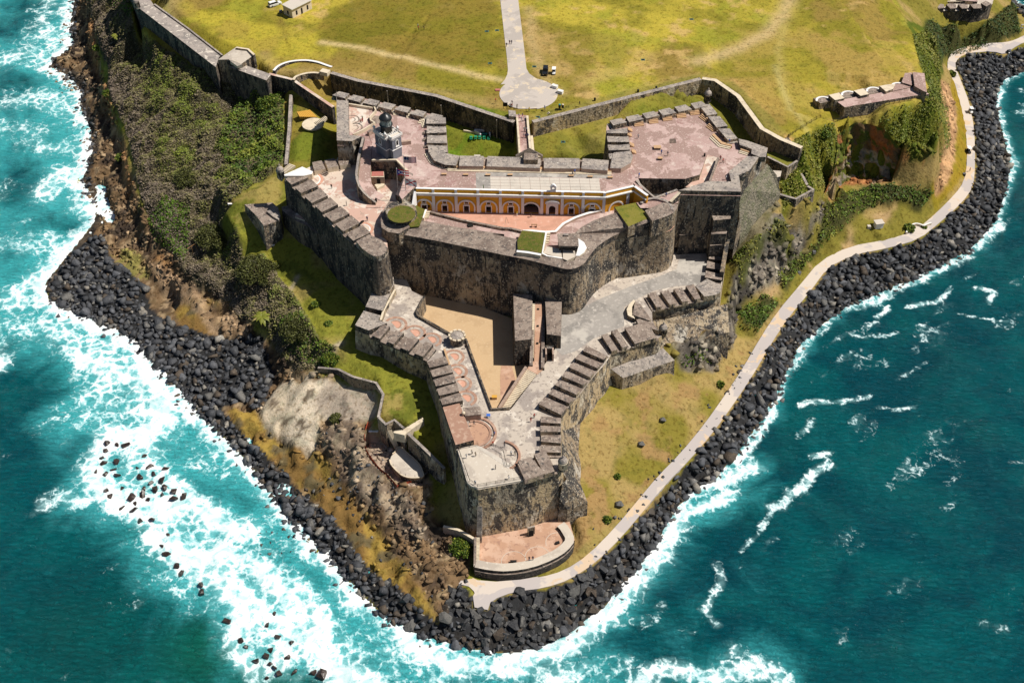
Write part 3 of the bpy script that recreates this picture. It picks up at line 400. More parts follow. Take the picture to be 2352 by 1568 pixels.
SCRUB_E=[[(68.45,259.76,6),(79.2,267.86,5),(83.45,267.95,4),(74.24,252.22,4),(68.96,253.07,5)],[(83.78,276.01,6),(91.3,284.93,7.5),(98.91,289.69,9),(102.09,300.77,11),(112.68,311.81,12.5),(121.05,316.68,12.5),(129.87,316.68,12.5),(143.5,317.17,8.5),(138.53,311.76,8),(129.47,311.64,9),(118.42,308.05,9),(113.04,302.29,8),(102.58,292.15,7),(93.89,282.38,6),(85.32,271.95,5)],
 [(160.71,406.56,20),(165.63,417.54,18.5),(192.93,428.5,11),(214.15,454.86,5),(211.25,433.49,4.5),(192.08,421.97,6),(177.41,415.68,8),(170.83,407.46,10),(158.14,377.9,22),(158.55,393.72,22)],
 [(66.34,269.58,22),(73.36,274.41,24),(82.15,282.37,27),(86.82,283.25,28),(83.92,280.1,22),(77.23,277.42,19),(68.77,263.31,17)]]
for P in SCRUB_E: put(zone(P,1.5,1),(.06,.06,.02))
for P in ([(-137.16,302.89,2),(-141.96,302.97,1),(-146.33,294.97,1),(-149.8,279.65,1),(-146.68,271.29,1),(-135.4,265.19,1),(-123.05,259.24,1),(-111.44,249.64,1),(-99.14,235.01,1),(-87.56,221.25,1),(-76.91,209.85,1),(-67.96,199,1),(-60.79,190.12,1),(-51.3,178.82,1),(-41.07,166.81,1),(-31.52,156.7,1),(-23.76,151.59,1),(-17.34,149.21,1),(-16.96,152.43,1),(-22.48,156.95,1),(-26.55,161.94,1),(-32.36,167.07,1),(-38.32,172.32,1),(-43.37,180.48,1),(-49.95,188.38,1),(-56.65,193.77,1),(-61.09,200.52,1),(-63.79,202.81,1),(-70.86,209.85,1),(-79.21,219.58,1),(-83.98,225.46,1),(-77.39,227.17,1),(-72.45,223.77,1),(-70.37,230.62,1),(-69.25,236.79,1),(-75.35,249.64,1),(-81.3,250.58,1),(-92.58,254.39,1),(-104.32,259.64,1),(-113.89,269.24,1),(-117.15,277.53,1),(-123.44,283.5,1),(-131.53,290.5,1)],
  [(-18.45,149.58,0),(-7.92,147.22,0),(0.42,146.05,0),(7.73,148.16,0),(16.29,153.18,0),(23,159.33,0),(28.92,166.97,0),(36.31,176.27,0),(41.76,186,0),(47.3,194.72,0),(54.89,199.21,0),(62.1,208.49,0),(71.37,221.48,0),(79.66,235.98,0),(86.77,250.66,0),(95.23,260.31,0),(106.7,269.94,0),(122.4,279.31,0),(138.68,287.93,0),(152.88,297.76,0),(165.45,312.02,0),(174.67,329.85,0),(181.11,345.62,0),(184.81,368.06,0),(188.72,389.17,0),(195.66,403.54,0),(220.09,415.18,0),(220.33,429.92,3.5),(205.17,421.67,3.4),(199.57,416.16,3.4),(195.56,419.25,3.4),(185.33,417.53,3.4),(180.76,414.46,3.4),(177.78,409.42,3.4),(177.29,399.55,3.4),(175.84,380.71,3.4),(172.38,362.96,3.4),(166.29,340.82,3.4),(161.61,327.3,3.4),(155.12,318.3,3.4),(144.73,307.45,3.4),(135.03,298.16,3.4),(123.87,293.63,3.4),(111.71,290.29,3.4),(101.89,283.72,3.4),(94.12,272.11,3.4),(85.3,260.02,3.4),(78.08,248.49,3.4),(70.91,235.71,3.4),(64.36,225.28,3.4),(56.66,213.68,3.4),(48.17,202.65,3.4),(41.52,195.11,3.4),(34.98,186.39,3.4),(28.7,178.02,3.4),(21.57,169.97,3.4),(14.8,164.78,3.4),(8.16,162.24,3.4),(0.64,161.23,3.4),(-4.9,158.85,3.4),(-5.71,156.14,3.4),(-9.11,156.87,3.4),(-10.28,161.35,3.4),(-12.49,163.25,3.4),(-15.67,161.98,3.4),(-16.5,156.38,3.4),(-17.51,153.04,1)]): put(inpoly(X,Y,P).astype(float),(.030,.030,.032))
put((land&(dsh<2.5)&(H<2)).astype(float)*.8,(.035,.033,.032))
# ---- relief
SCRM=blur(inpoly(X,Y,SCRUB_W).astype(float),2)
for P in SCRUB_E: SCRM=np.maximum(SCRM,blur(inpoly(X,Y,P).astype(float),2))
FREE=1-inpoly(X,Y,[(-82.96,366.45,34),(102.78,366.45,34),(86.75,277.55,34),(-70.03,277.55,34)]).astype(float)
def cells(x,y,sc,seed=0):
    """nearest jittered cell centre: distance and a random id"""
    u,v=x*sc,y*sc; iu,iv=np.floor(u),np.floor(v); best=np.full(x.shape,9.0); idb=np.zeros(x.shape)
    for a in (-1,0,1):
        for b in (-1,0,1):
            cu,cv=iu+a,iv+b; h=lambda k: np.modf(np.abs(np.sin(cu*127.1+cv*311.7+k*74.7+seed)*43758.5453))[0]
            d=np.hypot(cu+h(1)-u,cv+h(2)-v); m=d<best; best=np.where(m,d,best); idb=np.where(m,h(3),idb)
    return best,idb
can=fbm(X,Y,.11,3,51); can2=fbm(X,Y,.4,2,61); cd1,ci1=cells(X+NW*4,Y+NW2*4,.23,1); cd2,ci2=cells(X+NW*2,Y+NW2*2,.55,2)
Hb=H.copy()
rough=blur(np.maximum(inpoly(X,Y,WESTROCK),inpoly(X,Y,[(43.95,235.31,15),(60.25,243.16,17),(65.86,262.15,18),(73.2,273.36,24),(80.78,284.13,29),(93.43,288.34,30),(100.36,298.6,18),(101.05,296.43,9),(84.12,274.86,7),(68.45,259.76,6),(65.03,244.52,6),(58.62,234.58,6),(47.99,232.51,9)])).astype(float),2)
smo=blur(np.maximum(inpoly(X,Y,[(-67.63,232.12,4),(-61.4,228.17,9),(-51.76,224.52,14),(-38.1,220.11,13),(-37.19,211.27,12),(-45.78,211.41,11.5),(-52.2,213.19,9),(-54.54,204.08,5),(-60.05,208.76,3),(-67.36,214.19,3),(-71.74,222.77,3)]),dsh<1).astype(float),2)
ridge=1-np.abs(2*fbm(X,Y,.16,4,81)-1)*2.2
rough=rough*(1-.85*smo)
H=np.where(land,H+rough*((ridge-.35)*1.7+(fbm(X,Y,.5,3,82)-.5)*2.6+np.clip(.45-cd2,0,1)*1.2)+np.clip(slope0-.6,0,1.5)*(fbm(X,Y*.4,.3,3,91)-.5)*3.0*(H<36)*FREE,H)
H=np.where(land,H+SCRM*(sstep(.34,.60,can)*1.6+np.clip(1-cd1**2*1.6,0,1)*(.7+1.3*ci1)+np.clip(1-cd2**2*1.6,0,1)*.6-.4),H)
PRM=[(-9.77,162.3,3.5),(-5.11,159.03,3.5),(7.95,162.55,3.5),(14.49,165.1,3.5),(21.25,170.3,3.5),(28.38,178.35,3.5),(34.65,186.74,3.5),(41.19,195.47,3.5),(47.84,203.03,3.5),(56.34,214.07,3.5),(64.03,225.69,3.5),(70.58,236.14,3.5),(77.74,248.95,3.5),(84.97,260.5,3.5),(93.92,272.61,3.5),(101.7,284.25,3.5),(111.53,290.83,3.5),(123.69,294.18,3.5),(134.86,298.72,3.5),(144.57,308.03,3.5),(154.97,318.9,3.5),(161.23,327.67,3.5),(165.75,340.68,3.5),(171.82,362.81,3.5),(175.27,380.55,3.5),(176.7,399.39,3.5),(177.19,409.25,3.5),(180.62,415.31,3.5),(185.64,418.73,3.5),(195.79,420.11,3.5),(199.91,417.36,3.5),(204.42,422.18,3.5),(210.9,427.44,3.5),(220.92,431.7,3.5),(223.2,438.56,3.5),(213.55,433.49,3.5),(207.86,429.21,3.5),(203.25,427.08,3.5),(197.06,426.73,3.5),(184.7,423.58,3.5),(178.39,418.73,3.5),(174.23,409.92,3.5),(172.56,397.45,3.5),(171.26,378.13,3.5),(168.58,362.23,3.5),(163.56,342.82,3.5),(158.9,330.74,3.5),(153.87,323.63,3.5),(143.94,312.33,3.5),(134.46,302.87,3.5),(124.12,298.49,3.5),(111,295.08,3.5),(99.8,287.52,3.5),(91.5,275.95,3.5),(82.24,263.47,3.5),(75.01,251.6,3.5),(67.89,238.65,3.5),(61.36,228.09,3.5),(53.98,216.68,3.5),(46,205.82,3.5),(39.34,198.16,3.5),(32.8,189.32,3.5),(26.52,180.83,3.5),(19.15,172.28,3.5),(13.06,167.68,3.5),(6.93,165.61,3.5),(-6.03,163.56,3.5)]
pm=blur(inpoly(X,Y,PRM).astype(float),1); H=np.where(pm>.02,H*(1-np.minimum(1,pm*3))+3.3*np.minimum(1,pm*3),H); Hb=np.where(pm>.3,3.3,Hb)
def carve(P,z,n=1):
    global H,Hb
    m=np.minimum(1,blur(inpoly(X+NW*5,Y+NW2*5,P).astype(float),n)*2); H=np.where(m>0,np.minimum(H,H*(1-m)+z*m),H); Hb=np.where(m>0,np.minimum(Hb,Hb*(1-m)+z*m),Hb)
for P in ([(-117.16,272.4,0),(-108.09,276.56,0),(-104.72,270.34,0),(-107.03,261.89,0),(-114.43,264.67,0)],[(-147.35,332.42,0),(-144.9,333.71,0),(-136.53,317.34,0),(-135.64,310.1,0),(-140.21,310.58,0),(-144.12,322.28,0)],[(-131.43,296.63,0),(-127.59,293.92,0),(-125.36,290.58,0),(-129.92,291.69,0)]): carve(P,-.5,1)
carve([(-40.39,205.12,8),(-34.37,206.37,8),(-29.57,205.12,8),(-23,196.62,8),(-22.8,193.08,8),(-29.58,191.91,8),(-32.54,194.84,8),(-36.63,199.62,8)],8,3)
carve([(-9.53,181.75,5),(3.36,185.67,5),(13.81,185.67,5),(16.59,176,5),(13.97,171.88,5),(5.02,166.4,5),(-5.55,166.4,5),(-9.51,167.66,5)],3.2,1)
H=np.where(land&(H<.15)&(H>-.2),.15+.1*n3,H)
def tz(x,y,base=False):
    A=Hb if base else H
    u=min(max((x-GX0)/CELL,0),nx-1.001); v=min(max((y-GY0)/CELL,0),ny-1.001); i,j=int(u),int(v); fu,fv=u-i,v-j
    return (A[j,i]*(1-fu)+A[j,i+1]*fu)*(1-fv)+(A[j+1,i]*(1-fu)+A[j+1,i+1]*fu)*fv
def tzv(x,y):
    u=np.clip((x-GX0)/CELL,0,nx-1.001); v=np.clip((y-GY0)/CELL,0,ny-1.001); i=u.astype(int); j=v.astype(int); fu,fv=u-i,v-j
    return (H[j,i]*(1-fu)+H[j,i+1]*fu)*(1-fv)+(H[j+1,i]*(1-fu)+H[j+1,i+1]*fu)*fv
M['ground']=mat('ground_cover',(.2,.2,.05),[(.9,.50,.66,(.62,.58,.52),1,6,'MULTIPLY'),(2.6,.55,.68,(1.30,1.25,1.15),1,5,'MULTIPLY'),(.35,.50,.62,(.80,.84,.82),1,5,'MULTIPLY')],rough=.95,spec=.1,attr='col',bump=(1.6,.7,.3))
def emit_terrain():
    idx=np.arange(nx*ny).reshape(ny,nx)
    keep=(H[:-1,:-1]>-2)|(H[1:,1:]>-2)|(H[1:,:-1]>-2)|(H[:-1,1:]>-2)
    Fc=np.stack([idx[:-1,:-1][keep],idx[:-1,1:][keep],idx[1:,1:][keep],idx[1:,:-1][keep]],1)
    used=np.unique(Fc); remap=np.full(nx*ny,-1); remap[used]=np.arange(len(used))
    V=np.stack([X.ravel(),Y.ravel(),H.ravel()],1)[used]
    o=np_mesh('ground',V,remap[Fc],M['ground'],cols=C.reshape(-1,3)[used],smooth=True); o['kind']='structure'
emit_terrain()
# ================================================================ sea
def emit_sea():
    sc=1.0; x0,x1,y0,y1=-290,300,70,690
    mx,my=int((x1-x0)/sc)+1,int((y1-y0)/sc)+1
    xs=x0+np.arange(mx)*sc; ys=y0+np.arange(my)*sc; SX,SY=np.meshgrid(xs,ys)
    dsh=dist_line(SX,SY,SHORE); inl=inpoly(SX,SY,LAND)
    foam=np.zeros(SX.shape); aer=np.zeros(SX.shape); deep=np.zeros(SX.shape)
    wx=(fbm(SX,SY,.06,4,5)-.5)*12; wy=(fbm(SX,SY,.06,4,6)-.5)*12; PX,PY=SX+wx,SY+wy
    def stroke(P,w,a,A=None,wob=.5):
        if A is None and min(p[0] for p in P)>25: w*=.72; a*=.92
        d=dist_line(SX+wx*wob,SY+wy*wob,P); g=a*np.exp(-(d/w)**2)
        if A is not None: np.maximum(A,g,out=A)
        else: np.maximum(foam,g,out=foam)
    def area(P,a,A,soft=6):
        m=inpoly(PX,PY,P).astype(float); d=dist_line(PX,PY,P); g=a*np.clip(.5+np.where(m>0,d,-d)/(2*soft),0,1); np.maximum(A,g,out=A)
    west=SHORE[:30]; east=SHORE[29:]
    dw=dist_line(SX+wx*.4,SY+wy*.4,west); de=dist_line(SX+wx*.3,SY+wy*.3,east)
    np.maximum(foam,.95*np.exp(-(dw/5.5)**2),out=foam); np.maximum(aer,np.exp(-(dw/30)**2),out=aer)
    np.maximum(foam,.60*np.exp(-(de/2.6)**2),out=foam); np.maximum(aer,.55*np.exp(-(de/4)**2),out=aer)
    # west surf zone
    area([(-144.52,272.4,0),(-132.7,264.27,0),(-111.46,248.77,0),(-86.35,220.48,0),(-68,198.3,0),(-46.08,171.43,0),(-31.55,156.11,0),(-21.55,148.87,0),(-2.7,145.35,0),(2.43,136.27,0),(-62.35,136.27,0),(-75.26,156.11,0),(-87.88,170.11,0),(-98.96,179.55,0),(-109.03,188,0),(-111.24,205.97,0),(-123.47,215.54,0),(-131.7,227.24,0),(-130.03,239.56,0)],.52,foam,8)
    area([(-146.5,274.47,0),(-112.33,252.56,0),(-86.99,223.84,0),(-68.47,201.34,0),(-46.23,172.76,0),(-31.65,157.34,0),(-21.62,150.06,0),(2.5,146.52,0),(7.49,136.27,0),(-66.4,136.27,0),(-78.46,156.11,0),(-92.29,170.11,0),(-103.47,179.55,0),(-120.56,188,0),(-120.01,202.87,0),(-135.24,222.15,0),(-139.91,246.9,0)],.9,aer,8)
    for P,w,a in (([(-110.61,245.05,0),(-103.89,232.44,0),(-99.12,222.15,0),(-103.46,213.92,0),(-113.65,215.54,0)],6,.98),([(-127.6,245.05,0),(-118.4,239.56,0),(-106.36,237.76,0)],6,.85),([(-114.88,215.54,0),(-114.04,202.87,0),(-109.74,195.31,0),(-98.33,186.57,0),(-89.44,188,0)],5,.9),([(-87.16,193.83,0),(-81.37,188,0),(-70.05,182.33,0),(-60.15,176.81,0),(-53.65,170.11,0),(-48.3,162.35,0),(-46.33,154.88,0),(-47.71,148.87,0),(-42.74,141.89,0),(-35.02,136.27,0)],5,1.0),
        ([(-93.62,180.94,0),(-83.44,175.45,0),(-71.96,167.49,0),(-66.29,159.83,0),(-65.05,152.45,0)],5,.9),([(-75.61,175.45,0),(-63.59,170.11,0),(-55.88,162.35,0),(-51.81,156.11,0)],5,.92),([(-61.79,158.58,0),(-52.38,152.45,0),(-55.24,143.04,0)],5,.85),([(-65.46,154.88,0),(-66.14,146.52,0),(-59.84,139.62,0)],4,.8),
        ([(-96.98,235.98,0),(-80.22,213.92,0),(-64.74,192.36,0),(-45.63,167.49,0),(-33.58,154.88,0),(-22.53,147.69,0)],4,.80),([(-31.36,153.66,0),(-22.46,146.52,0),(-11.95,143.04,0),(2.46,140.75,0)],4,.8),([(-114.46,213.92,0),(-101.15,209.12,0),(-87.46,195.31,0)],5,.75),([(-124.86,190.89,0),(-118.71,193.83,0),(-114.42,190.89,0)],3,.65),([(-113.25,204.42,0),(-107.39,195.31,0),(-94.69,190.89,0),(-85.41,190.89,0)],4,.9)):
        stroke(P,w,a)
    lane=np.zeros(SX.shape); stroke([(-94.9,213.92,0),(-83.93,201.34,0),(-71,188,0),(-52.72,171.43,0),(-41.41,158.58,0),(-34.32,151.25,0)],5,1,lane); foam*=1-.45*lane; np.maximum(aer,.8*lane,out=aer)
    lane=np.zeros(SX.shape)
    for P in ([(-88.68,201.34,0),(-82.77,195.31,0),(-71.48,190.89,0)],[(-65.07,179.55,0),(-55.12,172.76,0),(-47.82,167.49,0)]): stroke(P,2.5,1,lane)
    foam*=1-.7*lane; aer*=1-.25*lane
    # upper west: turquoise with long drifts of foam
    area([(-297.54,560.01,0),(-217.53,560.01,0),(-190.43,447.14,0),(-188.6,415.18,0),(-160.19,368.06,0),(-152.99,335.01,0),(-143.35,310.1,0),(-151.12,280.8,0),(-143.94,270.34,0),(-142.09,232.44,0),(-171.98,223.84,0)],.72,aer,12)
    for P,w,a in (([(-203.75,494.98,0),(-202.62,470.26,0),(-201.56,447.14,0),(-190,432.56,0)],7,.66),([(-209.15,418.58,0),(-200.57,425.5,0),(-185.06,415.18,0)],9,.55),([(-196.36,389.17,0),(-183.69,392.31,0),(-169.2,382.99,0)],10,.58),([(-165.45,329.85,0),(-160.66,340.27,0),(-150.75,332.42,0)],7,.75),([(-180.56,359.45,0),(-168.44,356.63,0),(-158.78,356.63,0)],7,.5),([(-171.53,300.74,0),(-158.4,300.74,0),(-146.73,300.74,0)],8,.5),([(-158.98,274.47,0),(-151.74,282.94,0),(-146.31,293.92,0)],8,.6),([(-159.25,262.28,0),(-147.25,258.35,0),(-136.78,264.27,0)],8,.42),([(-143,262.28,0),(-133.58,252.56,0),(-119.83,250.66,0)],8,.6),([(-148.92,319.8,0),(-147.76,329.85,0),(-146.67,337.63,0)],5,.7),([(-156.87,250.66,0),(-153.1,245.05,0)],5,.9),([(-204.91,458.51,0),(-203.8,436.15,0)],9,.42),([(-193.96,370.99,0),(-179.89,368.06,0)],9,.42),([(-181.64,332.42,0),(-168.52,329.85,0)],8,.3)): stroke(P,w,a)
    dk=np.zeros(SX.shape)
    for P,w in (([(-202.79,398.68,0),(-195.16,401.91,0)],9),([(-174.75,340.27,0),(-177.75,329.85,0)],7),([(-206.8,458.51,0),(-218.27,447.14,0)],14),([(-146.28,237.76,0),(-137,232.44,0)],9),([(-159.59,314.91,0),(-150.77,310.1,0)],5)): stroke(P,w,.9,dk)
    aer*=1-.65*dk; foam*=1-.5*dk
    # east side surf and wisps
    for P,w,a in (([(0.41,145.35,0),(12.99,149.46,0),(21.81,157.34,0),(28.86,166.19,0),(36.24,175.45,0),(42.82,185.15,0)],4.5,.92),([(42.38,192.36,0),(49.88,196.8,0),(59.71,199.82,0),(64.9,202.87,0)],3.5,.98),([(42.96,186.57,0),(49.2,190.89,0),(59.09,195.31,0)],3,.8),([(61.75,205.97,0),(69.47,217.18,0),(79.75,234.2,0)],2.6,.85),([(63.85,212.31,0),(65.35,205.97,0),(67.28,202.87,0)],3,.7),([(86.17,248.77,0),(91.54,256.4,0),(98.04,262.28,0)],2,.6),([(98.24,263.28,0),(107.88,270.34,0),(123.64,278.67,0),(139.93,287.28,0),(151.78,293.92,0),(165.32,310.1,0),(172.05,327.3,0)],3,.68),
        ([(85.78,205.97,0),(81.74,203.64,0),(78.98,198.3,0),(74.33,195.31,0),(71.25,190.89,0),(67.54,189.44,0)],2.3,.80),([(82.09,208.8,0),(87.75,209.91,0)],1.6,.8),([(67.31,188,0),(62.79,180.94,0),(58.8,176.81,0)],1.6,.66),([(51.56,172.76,0),(51.99,167.49,0),(46.56,158.58,0),(49.15,153.66,0)],2,.6),([(83.6,227.24,0),(92.76,228.96,0),(104.72,231.57,0)],1.5,.62),([(106.27,227.24,0),(110.89,225.53,0),(117.38,226.39,0)],1.5,.66),([(85.18,222.15,0),(80.27,215.54,0)],2,.5),
        ([(150.53,279.73,0),(155.49,277.62,0),(152.54,272.4,0)],1.6,.75),([(141.83,278.67,0),(134.57,272.4,0),(124.4,270.34,0)],1.6,.66),([(117.76,271.37,0),(113.85,266.28,0)],1.8,.75),([(140.06,267.29,0),(156.59,263.28,0)],1.2,.6),([(95.76,250.66,0),(104.92,256.4,0),(117.42,258.35,0)],2,.48),([(114.26,239.56,0),(124.73,245.05,0)],1.5,.42),
        ([(7.49,136.27,0),(12.66,139.62,0),(6.58,141.89,0)],4,.7),([(30.95,138.5,0),(37.4,141.89,0),(45.34,139.62,0),(53.84,141.89,0),(60.18,143.04,0),(63.73,139.62,0)],5,.78),([(52.41,146.52,0),(58.47,145.35,0)],4,.6),([(-2.68,143.04,0),(7.56,139.62,0),(15.82,141.89,0)],5,.6),([(113.42,156.11,0),(119.07,153.66,0)],2,.4)): stroke(P,w,a)
    for P,w,a in (([(0.41,144.19,0),(18.38,152.45,0),(33.67,171.43,0),(44.26,188,0),(64.9,202.87,0)],9,.65),([(43.17,138.5,0),(59.82,140.75,0)],14,.55),([(-2.66,139.62,0),(17.77,139.62,0)],16,.7),([(51.52,190.89,0),(63.78,195.31,0)],9,.4),([(37.74,156.11,0),(44.92,153.66,0)],20,.28)): stroke(P,w,a,aer)
    foam=np.maximum(foam,.38*sstep(.60,.74,fbm(SX*.75+SY*.45,(SY*.75-SX*.45)*2.2,.075,5,55))*np.where(inl,0,1)*(.35+.65*np.clip(1-dsh/90,0,1)))
    for P in ([(-114.13,272.4,0),(-108.85,270.34,0),(-111.17,265.28,0)],[(-144.69,329.85,0),(-139.24,317.34,0),(-138.46,311.3,0)],[(-194.67,462.38,0),(-187.64,447.14,0),(-183.43,422.02,0)],[(-173.49,401.91,0),(-165.79,389.17,0),(-161.8,370.99,0)],[(-149.11,335.01,0),(-140.12,314.91,0)]): stroke(P,3.2,.95,wob=.2)
    grn=np.zeros(SX.shape); stroke([(-72.6,147.69,0),(-59.36,143.04,0)],16,.8,grn); stroke([(-96.85,185.15,0),(-86.23,172.76,0)],8,.5,grn); stroke([(-102.75,151.25,0),(-86.4,139.62,0)],25,.3,grn)
    gl=fbm(SX,SY,.02,4,15)
    # waves
    wv=(fbm(SX*.6+SY*.5,SY*1.0-SX*.4,.10,4,33)-.5)*1.1+(fbm(SX,SY,.35,2,35)-.5)*.30
    damp=np.where(inl,.0,np.clip(dsh/6,.25,1)); Z=wv*damp+np.where(inl,0,np.clip(foam-.4,0,1)*(fbm(SX,SY,.22,3,37)-.2)*1.6)-.05
    idx=np.arange(mx*my).reshape(my,mx); far=inl&(dsh>9)
    keep=~(far[:-1,:-1]&far[1:,1:]&far[1:,:-1]&far[:-1,1:])
    Fc=np.stack([idx[:-1,:-1][keep],idx[:-1,1:][keep],idx[1:,1:][keep],idx[1:,:-1][keep]],1)
    V=np.stack([SX.ravel(),SY.ravel(),Z.ravel()],1)
    B=6000; k=len(V)
    ring=[(-B,-B,-.05),(B,-B,-.05),(B,B,-.05),(-B,B,-.05),(x0,y0,-.05),(x1,y0,-.05),(x1,y1,-.05),(x0,y1,-.05)]
    V=np.vstack([V,np.array(ring)]); Fc=np.vstack([Fc,[[k,k+1,k+5,k+4],[k+1,k+2,k+6,k+5],[k+2,k+3,k+7,k+6],[k+3,k,k+4,k+7]]])
    pad=lambda a,v=0:np.concatenate([a.ravel(),np.full(8,v)])
    m=bpy.data.materials.new('sea_water'); m.use_nodes=True; t=m.node_tree; N=t.nodes; L=t.links; p=N['Principled BSDF']
    def at(n):
        a=N.new('ShaderNodeAttribute'); a.attribute_name=n; return a.outputs['Fac']
    def math_(op,a,b=None,c=None):
        q=N.new('ShaderNodeMath'); q.operation=op
        for i,v in enumerate((a,b,c)):
            if v is None: continue
            if isinstance(v,(int,float)): q.inputs[i].default_value=v
            else: L.new(v,q.inputs[i])
        return q.outputs[0]
    def mixc(f,a,b):
        x=N.new('ShaderNodeMix'); x.data_type='RGBA'
        L.new(f,x.inputs[0])
        for i,v in ((6,a),(7,b)):
            if isinstance(v,tuple): x.inputs[i].default_value=(*v,1)
            else: L.new(v,x.inputs[i])
        return x.outputs[2]
    def noise(sc,det=5,dist=0,rough=.6,vec=None,kind='noise'):
        if kind=='noise':
            n=N.new('ShaderNodeTexNoise'); n.inputs['Detail'].default_value=det; n.inputs['Roughness'].default_value=rough; n.inputs['Distortion'].default_value=dist; o=n.outputs['Fac']
        else:
            n=N.new('ShaderNodeTexVoronoi'); n.feature='DISTANCE_TO_EDGE'; o=n.outputs['Distance']
        n.inputs['Scale'].default_value=sc; L.new(vec or pos,n.inputs['Vector']); return o
    def mr(v,a,b,c=0,d=1):
        q=N.new('ShaderNodeMapRange'); q.interpolation_type='SMOOTHSTEP'
        for i,x in enumerate((v,a,b,c,d)):
            if isinstance(x,(int,float)): q.inputs[i].default_value=x
            else: L.new(x,q.inputs[i])
        return q.outputs[0]
    pos=N.new('ShaderNodeNewGeometry').outputs['Position']
    fo=at('foam'); ae=at('aer'); gr=at('grn')
    nz=N.new('ShaderNodeTexNoise'); nz.inputs['Scale'].default_value=.35; nz.inputs['Detail'].default_value=4; L.new(pos,nz.inputs['Vector'])
    ad=N.new('ShaderNodeVectorMath'); ad.operation='MULTIPLY_ADD'; ad.inputs[1].default_value=(3.2,3.2,0); L.new(nz.outputs['Color'],ad.inputs[0]); L.new(pos,ad.inputs[2]); wp=ad.outputs[0]
    lace=noise(.30,vec=wp,kind='v'); lace2=noise(.85,vec=wp,kind='v'); cl=noise(.22,8,.8); fi=noise(1.7,6,.5); cl2=noise(.065,6,.9)
    th=math_('ADD',math_('MULTIPLY_ADD',mr(lace,0,.30),.40,.26),math_('MULTIPLY',mr(lace2,0,.34),.20))
    th=math_('ADD',th,math_('MULTIPLY',math_('SUBTRACT',.5,cl),1.1)); th=math_('ADD',th,math_('MULTIPLY',math_('SUBTRACT',.5,fi),.7)); th=math_('ADD',th,math_('MULTIPLY',math_('SUBTRACT',.5,cl2),1.0))
    ex=math_('SUBTRACT',fo,th)
    f=math_('MULTIPLY',mr(ex,-.12,.30),mr(fo,.06,.28))
    soft=math_('MULTIPLY',mr(math_('SUBTRACT',fo,math_('MULTIPLY',math_('SUBTRACT',.80,cl),1.1)),-.15,.6),.46)
    aerm=mr(math_('ADD',ae,math_('MULTIPLY',math_('SUBTRACT',cl2,.5),1.3)),.10,1.0)
    sp=mr(noise(.035,5,1.0),.35,.65)
    base=mixc(sp,(.0005,.060,.082),(.001,.105,.118)); base=mixc(gr,base,(.006,.125,.080))
    base=mixc(aerm,base,(.060,.47,.50)); base=mixc(soft,base,(.42,.74,.76)); base=mixc(f,base,mixc(math_('MULTIPLY',mr(ex,-.05,.45),mr(cl,.30,.58)),(.47,.70,.73),(.88,.89,.89)))
    L.new(base,p.inputs['Base Color']); L.new(mr(f,0,.5,.07,.8),p.inputs['Roughness']); p.inputs['IOR'].default_value=1.33
    p.inputs['Specular IOR Level'].default_value=.32
    st=N.new('ShaderNodeVectorMath'); st.operation='MULTIPLY'; st.inputs[1].default_value=(.6,1.0,1); L.new(pos,st.inputs[0])
    st2=N.new('ShaderNodeMapping'); st2.inputs['Rotation'].default_value=(0,0,.6); st2.inputs['Scale'].default_value=(.35,1.0,1); L.new(pos,st2.inputs[0]); h=math_('ADD',math_('MULTIPLY',noise(.20,3,.4,.55,st2.outputs[0]),.9),math_('MULTIPLY',noise(1.0,5,.5,.68,st2.outputs[0]),.9)); h=math_('ADD',h,math_('MULTIPLY',f,.10))
    b=N.new('ShaderNodeBump'); L.new(mr(math_('ADD',f,soft),0,.7,1.0,.28),b.inputs['Strength']); b.inputs['Distance'].default_value=1.9; L.new(h,b.inputs['Height']); L.new(b.outputs[0],p.inputs['Normal'])
    o=np_mesh('sea',V,Fc,m,attrs=dict(foam=pad(foam),aer=pad(aer),grn=pad(grn)),smooth=True); o['kind']='structure'
emit_sea()

